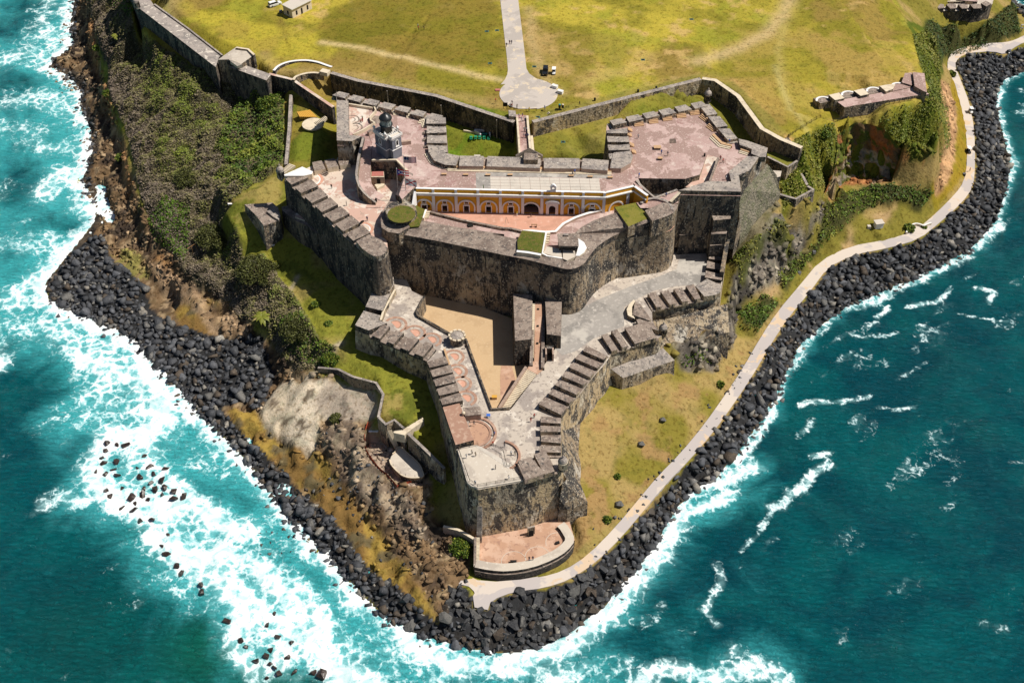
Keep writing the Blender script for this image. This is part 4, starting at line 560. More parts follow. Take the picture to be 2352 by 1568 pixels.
# ================================================================ masonry helpers
def merlons(A,B,n,depth,parent,h=1.55,gap=.22,side=1,zf=None,mats=('wall','top'),sill=.55,slope=.42,splay=.12,t0=0.0,t1=1.0,gap_in=None,name='merlon'):
    """a run of merlons whose outer top edge goes from A to B; the fort lies to the left when side=1"""
    a=Vector(A[:2]);b=Vector(B[:2]); d=(b-a); Lg=d.length; d.normalize(); nn=Vector((-d.y,d.x))*side
    zt=lambda t:A[2]+(B[2]-A[2])*t
    if zf is None: zf0=A[2]-h; zf1=B[2]-h
    else: zf0=zf1=zf
    # low sill wall running under the embrasures
    if sill:
        e=.04
        P=[a+nn*e,b+nn*e,b+nn*(depth-.15),a+nn*(depth-.15)]
        prism('sill_wall',[(P[0].x,P[0].y,zf0+sill*.3),(P[1].x,P[1].y,zf1+sill*.3),(P[2].x,P[2].y,zf1+sill*.75),(P[3].x,P[3].y,zf0+sill*.75)],min(zf0,zf1)-.3,mats,parent)
    pitch=(t1-t0)/n; r=random.Random(int(abs(A[0]*31+B[1]*17)))
    for k in range(n):
        g=min(.55,gap*1.55)*(.85+.3*r.random())
        s0=t0+(k+g/2)*pitch; s1=t0+(k+1-g/2)*pitch; gi=gap_in*1.5 if gap_in is not None else g*.55
        i0=t0+(k+gi/2)*pitch; i1=t0+(k+1-gi/2)*pitch
        dz=r.uniform(-.12,.10); dp=depth*(1+r.uniform(-.05,.05))
        jt=lambda: r.uniform(-.14,.14)
        q=[a+d*(Lg*s0+jt())+nn*.02,a+d*(Lg*s1+jt())+nn*.02,a+d*(Lg*i1+jt())+nn*(dp+jt()),a+d*(Lg*i0+jt())+nn*(dp+jt())]
        z=[zt(s0)-slope+dz,zt(s1)-slope+dz,zt(i1)+dz,zt(i0)+dz]
        prism(name,[(p.x,p.y,zz) for p,zz in zip(q,z)],min(zf0,zf1)-.25,mats,parent)
def gun_steps(p,ang,parent,w=1.6,n=3,m='orange',rise=.28,run=.45):
    """small flight of firing steps; p = foot centre, ang = direction of climb"""
    c,s=math.cos(ang),math.sin(ang)
    for k in range(n):
        dpt=run*(n-k); cx=p[0]+c*(run*k+dpt/2); cy=p[1]+s*(run*k+dpt/2)
        box_at('step',(cx,cy,p[2]+rise*k),(dpt,w,rise),m,parent,rz=ang)
def steps_between(parent,A0,A1,B0,B1,n,m='cream',drop=.6,name='step'):
    """stair: bottom edge A0-A1, top edge B0-B1 (z included)"""
    for k in range(n):
        t0,t1=k/n,(k+1)/n; z=A0[2]+(B0[2]-A0[2])*t1
        P=[lerp(A0,B0,t0),lerp(A1,B1,t0),lerp(A1,B1,t1),lerp(A0,B0,t1)]
        prism(name,[(p[0],p[1],z) for p in P],z-drop-(B0[2]-A0[2])/n,(m,m),parent)
def ring(name,c,r0,r1,a0,a1,z,h,m,parent,n=14):
    V=[]
    for k in range(n+1):
        a=math.radians(a0+(a1-a0)*k/n); V.append((c[0]+r1*math.cos(a),c[1]+r1*math.sin(a),z+h))
    for k in range(n,-1,-1):
        a=math.radians(a0+(a1-a0)*k/n); V.append((c[0]+r0*math.cos(a),c[1]+r0*math.sin(a),z+h))
    return prism(name,V,z-.1,(m,m),parent)
def disc(name,c,r,z,h,m,parent,n=18,a0=0,a1=360):
    full=abs(a1-a0)>=360
    V=[(c[0]+r*math.cos(math.radians(a0+(a1-a0)*k/n)),c[1]+r*math.sin(math.radians(a0+(a1-a0)*k/n)),z+h) for k in range(n if full else n+1)]
    return prism(name,V,z-.1,(m,m),parent)
def bartizan(label,p,h=4.6,r=1.15,m='wall'):
    t=thing('bartizan',label,'sentry box',p,'sentry boxes on the wall corners')
    lathe('corbel',(0,0,-1.8),[(.15,0),(.5,.5),(r*.8,1.1),(r*1.05,1.7),(r*1.05,1.8)],'wall',t,14,world=False)
    lathe('drum',(0,0,.003),[(r,0),(r,2.1),(r*1.1,2.15),(r*1.1,2.35)],m,t,14,world=False)
    lathe('dome',(0,0,2.353),[(r*1.02,0),(r*.98,.35),(r*.8,.85),(r*.45,1.2),(.14,1.35)],'top',t,14,world=False)
    lathe('finial',(0,0,3.703),[(.12,0),(.12,.25),(.24,.4),(.24,.6),(.1,.8)],'top',t,8,world=False)
    for k in range(3):
        a=-math.pi/2+(k-1)*1.5
        box_at('slit',(math.cos(a)*r*.98,math.sin(a)*r*.98,.9),(.08,.28,.8),'dark',t,rz=a,world=False)
    return t
# ================================================================ hornwork: the upper terrace
HW=thing('hornwork','upper fort terrace with pink floor, two notched corner bastions and a straight curtain wall','fort',(11.56,288.19,38),'parts of the fortress')
PL_OUT=[(-56.23,321.44,46.6),(-50.82,319.85,46.6),(-45.02,317.85,46.6),(-37.22,314.3,46.6),(-28.96,310.81,46.6),(-24.9,309.56,46.6),(-20.71,306.68,46.6),(-19.93,296.97,46.6),(-19.1,285.43,46.6),(-15.53,284.8,46.6),(1.09,284.49,46.6),(8.52,283.68,46.6),(20.77,283.56,46.6),(28.92,282.44,46.6),(30.07,286.37,46.6),(28.81,298.94,46.6),(29.4,303.96,46.6),(33.66,306.33,46.6),(45.21,310.81,46.6),(54.24,313.25,46.6),(60.62,315.36,46.6),(62.08,314.09,46.6),(64.68,304.64,46.6),(66.17,298.94,46.6),(68.72,293.84,46.6),(71.12,292.61,46.6),(76.62,288.83,46.6),(65.99,275.02,46.6),(65.56,267.07,46.6),(47.63,267.65,46.6)]
PL_IN=[(52.25,271.57,45),(57.18,274.36,45),(61.35,286.16,45),(58.63,287.73,45),(55.07,277.54,45),(50.63,275.43,45),(36.89,275.73,45),(38.56,265.93,45),(35.23,270.28,45),(26.97,267.19,45),(20.71,267.89,45),(8.83,268.35,45),(-10.09,268.82,45),(-27.67,269.23,45),(-31.45,265.47,45),(-32.48,267.77,45),(-31.07,279.36,45),(-34.61,285.09,45),(-41.85,284.91,45),(-42.39,292.83,45),(-43.96,298.04,45),(-45.95,297.38,45)]
PL_SW=[(-48.1,292.41,46.6),(-52.87,292.41,46.6)]
# the arcade stands under the front edge of the roof, so the solid block starts 3.2 m behind it
REC={7,8,9,10,11,12,13}
pin=[(p[0],p[1]+(3.2 if 8<=i<=13 else 0),p[2]) for i,p in enumerate(PL_IN)]
flat=[(p[0],p[1],45) for p in PL_OUT+pin+PL_SW]
prism('terrace_block',flat,26,('wall','plaza'),HW,batter=.03)
RF=[PL_IN[i] for i in range(8,14)]
ROOFLINE=[(p[0],p[1],45.0) for p in RF]
prism('arcade_roof',ROOFLINE+[(p[0],p[1]+3.25,45.0) for p in ROOFLINE[::-1]],44.4,('wall','plaza'),HW)
o=HW
# pale slab roof laid in panels
SL=[(-6.44,276.32,45.01),(25.43,275.54,45.01),(25.64,268.46,45.01),(-6.17,269.04,45.01)]
for j in range(5):
    for i in range(11):
        u0,u1=i/11+.0012,(i+1)/11-.0012; v0,v1=j/5+.006,(j+1)/5-.006
        f=lambda u,v:lerp(lerp(SL[0],SL[1],u),lerp(SL[3],SL[2],u),v)
        z=45.05+.02*random.random(); P=[(q[0],q[1],z) for q in (f(u0,v0),f(u1,v0),f(u1,v1),f(u0,v1))]
        prism('roof_slab',P,44.98,('pale','pale'),HW)
GR=[(-9.59,279.05,45),(-6.44,276.33,45),(-6.17,269.05,45),(-10.09,269.05,45),(-6.1,269.22,45),(-7.26,276.63,45),(-9.45,279.05,45)]
prism('grey_paving',[(p[0],p[1],45.012) for p in [(-10.66,278.45,45),(-7.79,278.45,45),(-6.34,276.45,45),(-6.16,268.94,45),(-10.27,268.94,45)]],44.95,('roadgrey','roadgrey'),HW)
prism('grey_paving',[(p[0],p[1],45.014) for p in [(-7.8,279.06,45),(28.34,278.45,45),(29.58,275.43,45),(25.51,275.73,45),(-6.27,276.51,45)]],44.95,('roadgrey','roadgrey'),HW)
# parapets of the left bastion
prism('west_rampart',[(-56.08,320.72,46.6),(-52.9,292.74,46.6),(-48.28,292.41,46.6),(-45.58,295,46.6),(-49.53,295.66,46.6),(-51.65,314.65,46.6),(-55.36,315.22,46.6)],44.8,('wall','top'),HW)
merlons([(-56.23,321.44,46.6)][0],[(-20.71,306.68,46.6)][0],7,3.6,HW,side=-1,gap=.20,zf=45)
merlons([(-20.63,306.68,46.6)][0],[(-19.21,286.37,46.6)][0],4,5.8,HW,side=-1,gap=.24,zf=45)
prism('corner_parapet',[p for p in [(-19.19,285.93,46.6),(-15.53,284.68,46.6),(-16.45,279.86,46.6),(-19.68,280.17,46.6),(-23,282.32,46.6),(-24.56,285.93,46.6),(-24,287.94,46.6)]],44.8,('wall','top'),HW)
# curtain parapet
for A,B in (([(-15.46,284.8,46.6)],[(-8.3,284.62,46.6)]),([(-7.22,284.62,46.6)],[(8.52,283.68,46.6)]),([(9.42,283.62,46.6)],[(19.97,283.5,46.6)]),([(20.94,283.43,46.6)],[(28.63,282.44,46.6)])):
    wall_strip('parapet',[A[0],B[0]],5.2,46.6,44.8,('brick','top'),HW,side=-1)
prism('sill_wall',[(p[0],p[1],45.5) for p in [(-15.52,285.63,45.5),(1.09,285.38,45.5),(28.78,283.76,45.5),(28.27,281.41,45.5),(-15.82,281.41,45.5)]],44.9,('wall','topdark'),HW)
prism('gatehouse_cap',[(3.64,284.06,48.2),(7.77,283.62,48.2),(7.54,280.35,48.2),(3.43,280.53,48.2)],45,('wall','topdark'),HW)
# steps below the curtain parapet
for j,zz in enumerate((.75,.5,.25)):
    y=1368+j*12
    prism('bench_step',[(p[0],p[1],45+zz) for p in [(-22.22,281.41,45.5),(20.92,281.11,45.5),(28.43,280.49,45.5),(34.2,280.8,45.5),(36.98,284.19,45.5),(37.31,282.95,45.5),(34.76,278.66,45.5),(28.34,278.84,45.5),(20.84,279.21,45.5),(-22.14,279.7,45.5)]] if False else
      [(p[0],p[1]-.55*j,45+zz) for p in [(-19.04,281.15,45.6),(-8.25,280.78,45.6),(5.75,280.41,45.6),(19.93,279.74,45.6),(29.22,279.31,45.6),(29.15,278.22,45.6),(19.88,278.7,45.6),(5.73,279.37,45.6),(-8.24,279.8,45.6),(-19,280.17,45.6)]],44.95,('orange' if j==0 else 'cream','orange' if j==0 else 'cream'),HW)
for j,(r0) in enumerate((0,1,2)):
    P0=[(-24.61,287.8,45.3),(-23.15,284.17,45.3),(-20.9,282.19,45.3),(-18.88,281.39,45.3)]; c=[(-18.96,287.93,45.3)][0]
    out=[];k=.55*(j+1)
    for p in P0:
        d=Vector((p[0]-c[0],p[1]-c[1])); d.normalize(); out.append((p[0]+d.x*k,p[1]+d.y*k,45.75-.25*j))
    prism('curved_step',[(p[0],p[1],45.75-.25*j) for p in P0][::-1]+out,44.95,('cream','cream'),HW)
# right bastion
merlons([(29.4,303.96,46.6)][0],[(60.62,315.36,46.6)][0],6,3.6,HW,side=-1,gap=.18,zf=45)
merlons([(28.92,282.44,46.6)][0],[(28.96,300.27,46.6)][0],4,6.4,HW,side=-1,gap=.38,gap_in=.22,zf=45)
prism('corner_parapet',[(29.34,282.32,46.6),(28.75,278.52,46.6),(31.95,278.34,46.6),(35,281.09,46.6),(36,284.8,46.6),(35.28,287.31,46.6),(30.32,286.37,46.6)],44.8,('brick','top'),HW)
merlons([(62.15,314.09,46.6)][0],[(68.72,293.84,46.6)][0],3,3.8,HW,side=-1,gap=.12,zf=45)
prism('corner_parapet',[(68.52,293.71,46.6),(71.12,292.61,46.6),(76.62,288.83,46.6),(75.3,284.18,46.6),(73.31,284.18,46.6),(71.23,285.93,46.6),(71.76,288.26,46.6),(68.43,290.49,46.6)],44.8,('wall','top'),HW)
prism('east_parapet',[(69.51,277.59,46.4),(66.06,275.3,46.4),(65.63,267.34,46.4),(47.68,267.92,46.4),(50.8,269.38,46.4),(56.78,272.44,46.4),(63.44,272.2,46.4),(63.39,277.1,46.4),(69.86,284.78,46.4),(73.44,284.59,46.4)],44.8,('wall','top'),HW)
for p,a in (([(35.8,300.36,45)],180),([(35.42,297.71,45)],180),([(35.76,292.19,45)],180),([(36.05,288.68,45)],180)):
    gun_steps((p[0][0]+1.2,p[0][1],45),math.radians(a),HW,w=1.7)
for P in ([(39.35,302.69,45)],[(44,304.17,45)],[(48.49,305.73,45)],[(53.01,307.3,45)],[(57.37,308.94,45)]):
    gun_steps(P[0],math.radians(100),HW,w=3.0)
for P in ([(59.73,306.41,45)],[(61.34,301.02,45)]):
    gun_steps((P[0][0]-.6,P[0][1],45),math.radians(32),HW,w=3.4)
for j in range(3):
    k=.5*j; prism('bench_step',[(p[0]-k*.8,p[1]-k*.8,45.75-.25*j) for p in [(61.74,297.92,45.3),(63.67,293.36,45.3),(66.4,291.75,45.3),(66.37,290.98,45.3),(63.23,292.26,45.3),(61,297.07,45.3)]],44.95,('orange' if j==0 else 'cream',)*2,HW)
    prism('bench_step',[(p[0]-k*.6,p[1]-k*.8,45.75-.25*j) for p in [(68.93,290.15,45.3),(71.42,288.88,45.3),(70.97,287.8,45.3),(68.54,289.2,45.3)]],44.95,('orange' if j==0 else 'cream',)*2,HW)
for P in ([(-40.11,310.53,45)],[(-36.1,308.94,45)],[(-31.88,307.3,45)]): gun_steps(P[0],math.radians(105),HW,w=2.0,m='cream')
for j in range(3): prism('bench_step',[(p[0]-.4*j,p[1]-.5*j,45.75-.25*j) for p in [(-28.39,306.15,45.3),(-26.92,305.61,45.3),(-26.62,302.91,45.3),(-27,302.91,45.3),(-27.26,304.93,45.3),(-28.42,305.34,45.3)]],44.95,('cream','cream'),HW)
for P in ([(-26.01,302.36,45)],[(-25.93,298.7,45)],[(-25.74,295.1,45)],[(-25.18,291.55,45)]): gun_steps((P[0][0]-1.5,P[0][1],45),0,HW,w=1.4,m='topdark')
# emplacements and sunken yard of the left bastion
for P,r in (([(-50.02,306.41,45)],2.6),([(-48.64,302.02,45)],2.6)):
    ring('gun_track',P[0],r-.45,r,-70,110,45.0,.05,'topdark',HW); ring('gun_track',P[0],r*.5-.25,r*.5,-70,110,45.0,.05,'topdark',HW)
wall_strip('yard_wall',[(-51.51,314.49,45.9),(-43.82,312.25,45.9)],.5,45.9,44.9,('cream','cream'),HW,side=-1)
wall_strip('yard_wall',[(-44.16,314.18,46.1),(-42.86,310.2,46.1),(-43.66,308.48,46.1),(-44.43,306.42,46.1),(-43.87,304.39,46.1),(-42.66,303.37,46.1),(-45.87,299.56,46.1),(-48.61,297.06,46.1)],.45,46.1,44.9,('cream','cream'),HW,side=1)
wall_strip('yard_wall',[(-43.61,297.42,46.3),(-42.77,298.4,46.3),(-40.3,300.06,46.3)],.9,46.3,44.9,('brick','topdark'),HW,side=1)
disc('yard_floor',[(-42.44,306.41,45)][0],2.3,45,.02,'topdark',HW)
prism('pale_floor',[(p[0],p[1],45.02) for p in [(-51.64,315.63,45),(-45.39,314.01,45),(-44.68,308.12,45),(-45.89,302.69,45),(-48.91,299.03,45),(-49.94,300.02,45)]],44.95,('ausfloor','ausfloor'),HW)
box_at('low_wall',[(-32.81,292.83,45)][0],(4.5,.8,1.3),'brick',HW,rz=.2)
# stairs well beside the lighthouse, walls and ramp
prism('curved_ramp',[(-45.92,297.06,45),(-43.78,298.04,45),(-42.39,292.83,45),(-42.12,285.93,44.5),(-42.1,281.32,42.5),(-41.62,278.51,41),(-40.07,276.26,40),(-37.64,276.41,38.1),(-40.31,272.97,38.1),(-43.88,275,40.4),(-46.24,279.35,42.6),(-46.29,285.84,45)],33,('wall','plaza'),HW)
wall_strip('ramp_parapet',[(-45.51,295.13,46.3),(-45.94,284.13,46.2),(-46.13,278.59,44.9),(-45.87,276.81,44),(-45.08,274.86,42.8),(-43.62,273.35,41.5),(-41.87,272.43,40.2),(-40.1,272.04,38.8)],.7,None,33,('wall','top'),HW,side=1)
wall_strip('well_parapet',[(-41.73,284.07,45.5),(-34.51,284.26,45.5),(-30.99,278.6,45.5)],.6,45.5,44.9,('cream','cream'),HW,side=1)
prism('sloped_abutment',[(-30.9,278.8,45.4),(-29.03,277.41,45.4),(-29.67,275.2,44.3),(-32.77,272.62,40.5),(-34.45,275.14,39.5)],36,('walldark','ausfloor'),HW)
# lower right yard, pit and ramp
prism('pit_floor',[(p[0],p[1],39.5) for p in [(36.57,280.17,42),(51.74,280.17,42),(56.36,282.63,42),(53.23,274.15,42),(41.44,270.03,42)]],26,('walldark','walldark'),HW)
wall_strip('pit_wall',[(36.63,274.31,45.6),(37.5,272.48,45.2),(41.26,268.66,43.6),(47.9,272.47,43.6)],.8,None,38,('wall','top'),HW,side=-1)
prism('pit_walk',[(41.32,269.02,43.2),(47.97,272.77,43.2),(48.42,271.94,43.2),(45.95,266.7,43.2),(42.34,265.55,43.2),(39.04,267.85,43.2)],36,('wall','plaza'),HW)
prism('ramp',[(58.56,287.73,45),(61.35,286.16,45),(57.92,277.53,42.6),(52.86,274.65,42.6),(50.73,274.26,42.8),(55.43,279.3,43.6)],38,('wall','ausfloor'),HW)
wall_strip('ramp_wall',[(61.06,284.91,46),(57.26,273.99,45.4)],.6,None,40,('wall','topdark'),HW,side=1)
# little shelters and wall blocks on the terrace
SHED=thing('guard_shed','small stone shed with flat red roof beside the lighthouse stair well','shed',(-40.3,281.8,38.5))
prism('wall',[(-42.1,284.22,41.3),(-38.48,284.65,41.3),(-38.12,281.45,41.3),(-42.04,281.45,41.3)],37.8,('brick','cream'),SHED)
prism('roof',[(-41.97,284.17,41.42),(-38.57,284.42,41.42),(-38.29,281.89,41.42),(-41.91,281.77,41.42)],41.25,('redroof','redroof'),SHED)
prism('plinth',[(-41.1,280.89,38.9),(-38.32,282.6,38.9),(-38.18,280.77,38.9),(-40.21,278.95,38.9)],37.5,('cream','cream'),SHED)
box_at('doorway',[(-39.88,281.3,38.6)][0],(1.0,.12,2.0),'dark',SHED)
# ================================================================ terrace west of the castle (pink and pale floor)
AU=thing('west_bastion','western bastion terrace with patched pale floor and a saw-toothed outer parapet','bastion',(-52.16,272.98,38),'parts of the fortress')
AU_OUT=[(-68.73,283.97,39.7),(-63.75,278.16,39.7),(-59.06,272.5,39.7),(-51.65,262.13,39.7),(-48.44,258.22,39.7),(-44.14,253.18,39.7),(-41.77,249.79,39.7),(-39.71,247.67,39.7),(-38.45,246.77,39.7),(-37.58,246.46,39.7),(-36.42,246.77,39.7),(-35.27,247.93,39.7),(-34.71,250.33,39.7)]
AU_IN=[(-35.97,258.69,38),(-35.79,270.05,38),(-29.02,275.95,38),(-30.58,289.45,38),(-43,291.35,38),(-49.23,297.8,38)]
AU_N=[(-50.51,295.35,39.7),(-54.07,295.35,39.7),(-57.85,294.06,39.7),(-61.54,291.63,39.7),(-68.71,285.08,39.7)]
prism('terrace_block',[(p[0],p[1],38) for p in AU_OUT+AU_IN+AU_N],14,('walldark','ausfloor'),AU,batter=.05)
merlons(AU_OUT[0],AU_OUT[5],7,5.6,AU,side=1,gap=.22,zf=38,mats=('walldark','topdark'),splay=.2)
prism('nose_parapet',[(-43.9,253.18,39.7),(-41.77,249.79,39.7),(-39.71,247.67,39.7),(-38.45,246.77,39.7),(-37.58,246.46,39.7),(-36.42,246.77,39.7),(-35.27,247.93,39.7),(-34.77,250.33,39.7),(-36.64,253.56,39.7),(-40.47,256.24,39.7)],37.8,('wall','topdark'),AU)
prism('corner_cover',[(-68.58,284.48,40),(-63.62,288.54,40),(-60.06,286.03,40),(-60.2,284.79,40),(-62.65,283.86,40),(-68.31,283.86,40)],37.8,('cream','white'),AU)
merlons([(-50.51,295.35,39.7)][0],[(-61.54,291.63,39.7)][0],3,5.0,AU,side=1,gap=.14,zf=38,mats=('cream','topdark'))
for P,a in (([(-57.7,287.07,38)],60),([(-53.71,289.77,38)],60)): gun_steps(P[0],math.radians(a),AU,w=3,m='topdark')
for P,r in (([(-61.14,284.45,38)],4.2),([(-43.11,260.64,38)],3.4)):
    ring('gun_track',P[0],r-.8,r,-80,100,38,.03,'court',AU); ring('gun_track',P[0],r-1.2,r-.9,-60,80,38,.04,'white',AU)
for k in range(4): box_at('plank_seat',lerp([(-44.16,262.49,38)][0],[(-43.25,264.02,38)][0],k/3),(.9,.5,.4),'iron',AU,rz=.6)
bartizan('domed stone sentry box on the corner of the western bastion beside the white slab',(-69.84,285.49,38.6))
bartizan('domed stone sentry box at the far corner of the eastern pink terrace bastion',(62.09,317.23,45.2))
# ================================================================ ravelin blocks below the west bastion
RV=thing('ravelin','low stone outwork of two blocks standing in the shade below the western bastion','outwork',(-77.85,284.83,20),'parts of the fortress')
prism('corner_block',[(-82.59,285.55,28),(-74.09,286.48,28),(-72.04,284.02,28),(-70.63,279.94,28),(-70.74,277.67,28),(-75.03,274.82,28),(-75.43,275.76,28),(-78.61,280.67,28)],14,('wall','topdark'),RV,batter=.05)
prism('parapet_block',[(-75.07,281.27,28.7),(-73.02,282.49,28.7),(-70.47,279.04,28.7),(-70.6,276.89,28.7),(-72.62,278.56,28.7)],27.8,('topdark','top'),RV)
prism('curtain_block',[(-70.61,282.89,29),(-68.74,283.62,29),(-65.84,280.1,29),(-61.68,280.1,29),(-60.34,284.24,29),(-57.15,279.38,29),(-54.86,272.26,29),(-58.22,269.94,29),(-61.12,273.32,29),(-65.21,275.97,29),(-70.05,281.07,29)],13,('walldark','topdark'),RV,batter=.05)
prism('pale_coping',[(-65.65,279.21,29.5),(-61.73,279.45,29.5),(-61.59,277.53,29.5),(-62.54,275.75,29.5),(-65.7,277.41,29.5)],28.9,('cream','ausfloor'),RV)
# ================================================================ main castle block
CA=thing('castle','massive dark stone castle block with a high curved wall round the orange courtyard','castle',(14.69,270.05,38),'parts of the fortress')
RIM=[(-35.76,268.87,42),(-37.04,264.26,42),(-37.52,260.67,41.5),(-37.02,257.41,41),(-35.06,256.15,40.6),(-31.99,256.08,40),(-20.65,252.81,40),(-10.31,249.43,40),(-2.15,246.73,40),(3.77,244.94,40),(13.4,241.17,40),(14.72,240.81,40),(16.05,240.75,40),(17.22,241.06,40),(18.42,241.73,40),(19.39,242.61,40),(20.17,243.64,40),(20.74,244.94,40),(21.85,247.04,40),(22.97,249.16,40),(24.61,251.3,40),(26.43,253.19,40),(28.24,254.82,40),(30.76,256.57,40),(32.76,256.59,41),(35.84,257.25,42),(39.62,258.19,43),(43.74,259.14,44),(45.56,260.28,44.2),(46.68,261.99,44.4),(47.57,264.98,44.5),(48.14,269.79,44.8)]
CIN=[(44.2,280.77,38),(18.63,279.56,38),(-3.2,279.56,38),(-21.96,279.56,38),(-30.82,275.95,38)]
body=prism('castle_body',[(p[0],p[1],38) for p in RIM+CIN],[17]*6+[18]*6+[22.5]*(len(RIM)-12)+[22]*5,('wall','court'),CA,batter=.035)
# outer parapet: sloping embankment behind the rim
EMB=[(-31.71,257.97,41),(-25.85,261.03,41),(-16.01,257.97,41),(-2.19,254.67,41),(-5.75,254.94,41),(1.44,252.49,41),(8.15,246.63,41),(13.46,244.27,41),(14.42,242.71,41),(17.12,243.47,40.8),(18.24,246.36,41),(18.87,249.54,41),(17.56,254.94,41),(19.73,257.71,41.2),(23.29,260.26,41.6),(29.63,262.72,42.4),(32.96,256.86,41)]
def near(P,i0,i1): return [P[i] for i in range(i0,i1)]
prism('embankment',RIM[5:27]+EMB[::-1][1:],37,('walldark','topdark'),CA)
WALK=[(-25.3,268.33,39.1),(-14.18,263.86,39.1),(-2.22,259.98,39.1),(-0.62,259.98,39.1),(3.03,258.7,39.1),(5.28,258.86,39.1),(9.61,258.31,39.1),(12.22,258.42,39.1),(14.58,261.77,39.1),(18.19,264.71,39.1),(21.8,266.71,39.1),(29.95,269.9,39.1),(39.81,273,39.1),(41.42,270.95,39.1),(33.46,259.53,39.1),(29.85,262.9,39.1),(19.85,258.42,39.1),(18.41,248.66,39.1),(13.88,244.97,39.1),(1.44,252.94,39.1),(-9.96,257.31,39.1),(-15.78,259.53,39.1),(-26.06,262.9,39.1)]
prism('wall_walk',WALK,36,('wall','plaza'),CA)
wall_strip('court_wall',[(-25.39,267.57,39.9),(-14.13,263,39.9),(-2.21,259.25,39.9),(-0.62,259.25,39.9),(3.02,257.97,39.9)],.7,39.9,37.8,('wall','topdark'),CA,side=-1)
wall_strip('court_wall',[(3.02,258.08,39.9),(5.27,258.19,39.9),(9.58,257.58,39.9),(12.18,257.8,39.9),(14.36,261.2,39.9),(17.96,264.14,39.9),(21.56,266.08,39.9),(29.86,269.25,39.9),(39.52,272.47,39.9)],.8,39.9,37.8,('brick','white'),CA,side=-1)
# left drum turret
ring_c=[(-31.91,263.29,41)][0]
prism('drum_block',[(-35.82,269.24,41.5),(-37.13,264.8,41.5),(-37.45,260.67,41.5),(-36.87,256.95,41.5),(-34.91,255.13,41.5),(-31.77,254.32,41.5),(-28.4,257.89,41.5),(-25.78,260.39,41.5),(-25.55,265.49,41.5),(-29.02,267.79,41.5),(-31.9,268.66,41.5)],37,('wall','topdark'),CA)
lathe('drum',(*[(-31.65,262.49,41.4)][0][:2],41.4),[(4.6,0),(4.4,2.2),(4.0,2.3)],'wall',CA,20,smooth=False)
disc('grass_cap',[(-31.35,260.36,43.7)][0],4.0,43.7,.03,'wildgrass',CA)
prism('grass_slope',[(-30.31,266.4,41.9),(-28.26,267.26,41.9),(-25.16,265.09,41.8),(-25.77,260.26,41.6),(-26.3,257.48,41.6),(-28.7,257.21,41.6),(-29.88,259.58,41.7),(-28.29,262.13,41.9)],41.3,('wildgrass','wildgrass'),CA)
wall_strip('step_cheek',[(-25.15,266.92,40.4),(-25.81,262.93,40.4)],.5,40.4,38.6,('cream','white'),CA,side=1)
for k in range(4): box_at('step',lerp([(-24.74,264.48,39.1)][0],[(-24.48,266.31,39.1)][0],k/3),(1.4,.5,.3+.2*k),'cream',CA)
prism('pit_cover',[(-12.86,261.26,39.5),(-11.48,261.54,39.5),(-11.1,260.42,39.5),(-12.48,260.03,39.5)],39.0,('iron','iron'),CA)
# grass covered magazine roofs
prism('grass_roof',[(1.5,251.21,41.6),(2.89,255.72,41.6),(9.31,254.63,41.6),(8.12,245.64,41.6),(4.44,246.69,41.6),(1.59,247.22,41.6)],38.8,('brick','wildgrass'),CA)
wall_strip('pale_edge',[(1.35,247.08,41.5),(4.44,246.55,41.5),(8.12,245.5,41.5)],.8,None,40,('cream','white'),CA,side=-1)
wall_strip('pale_edge',[(9.38,254.74,41.6),(8.19,245.53,41.6),(9.63,245.05,41),(13.79,244.01,41)],.45,None,38.9,('cream','white'),CA,side=1)
prism('grass_roof',[(29.37,264.55,43),(35.63,266.68,43),(36.83,264.1,43),(39.25,259.87,43),(32.72,255.6,43),(30.85,260.71,43)],39,('wall','grass'),CA)
prism('round_platform',[(39.44,262.92,43.9),(43.32,265.49,43.9),(46.37,264.63,43.9),(47.59,264.63,43.9),(46.85,262.47,43.9),(45.61,260.55,43.9),(43.75,259.15,43.9),(39.43,256.93,43.9),(38.89,258.54,43.9),(37.78,261.79,43.9)],38,('wall','topdark'),CA)
ring('gun_track',[(41,262.92,43.9)][0],4.2,5.0,-10,150,43.95,.06,'top',CA)
prism('upper_walk',[(39.02,267.72,43.3),(42.69,269.46,43.3),(47.92,272.4,43.3),(48.47,271.51,43.3),(47.82,266.28,43.3),(46.51,265.42,43.3),(43.45,266.28,43.3),(39.55,263.71,43.3),(36.77,263.71,43.3),(35.75,266.28,43.3)],37,('wall','plaza'),CA)
wall_strip('rim_coping',[(47.73,268.05,46),(47.2,267.55,45.6),(44.99,265.42,44.6)],.9,None,42,('wall','cream'),CA,side=1)
for k in range(5): box_at('step',lerp([(9.67,252.94,39.1)][0],[(10.18,255.94,39.1)][0],k/4),(1.3,.6,.25+.25*k),'cream',CA)
prism('paved_slope',[(9.72,249.27,41),(13.58,248.21,41),(13.8,244.23,40.9),(8.48,246.06,40.9)],38.9,('cream','conc'),CA)
prism('paved_slope',[(14.09,248.15,41.05),(17.28,247.89,41.05),(17.69,245.17,40.9),(15.11,243.35,40.9),(14,244.13,40.9)],38.9,('cream','conc'),CA)
prism('round_apron',[(18.55,252.56,41.25),(20.11,250.9,41.2),(20.79,248.62,41.1),(19.92,246.51,41.1),(18.52,245.15,41.05),(17.58,245.15,41.05),(18.55,249.3,41.2)],38.9,('cream','white'),CA)
BL=thing('lookout_block','flat-roofed dark concrete lookout box on the castle rim','lookout',(15.63,248.74,41))
prism('wall',[(12.9,252.17,43),(18,252.44,43),(18.13,247.36,43),(13.1,247.62,43)],39.2,('walldark','topdark'),BL)
prism('roof',[(12.61,251.94,43.4),(18.11,252.21,43.4),(18.28,246.45,43.4),(12.86,246.61,43.4)],43.02,('topdark','topdark'),BL)
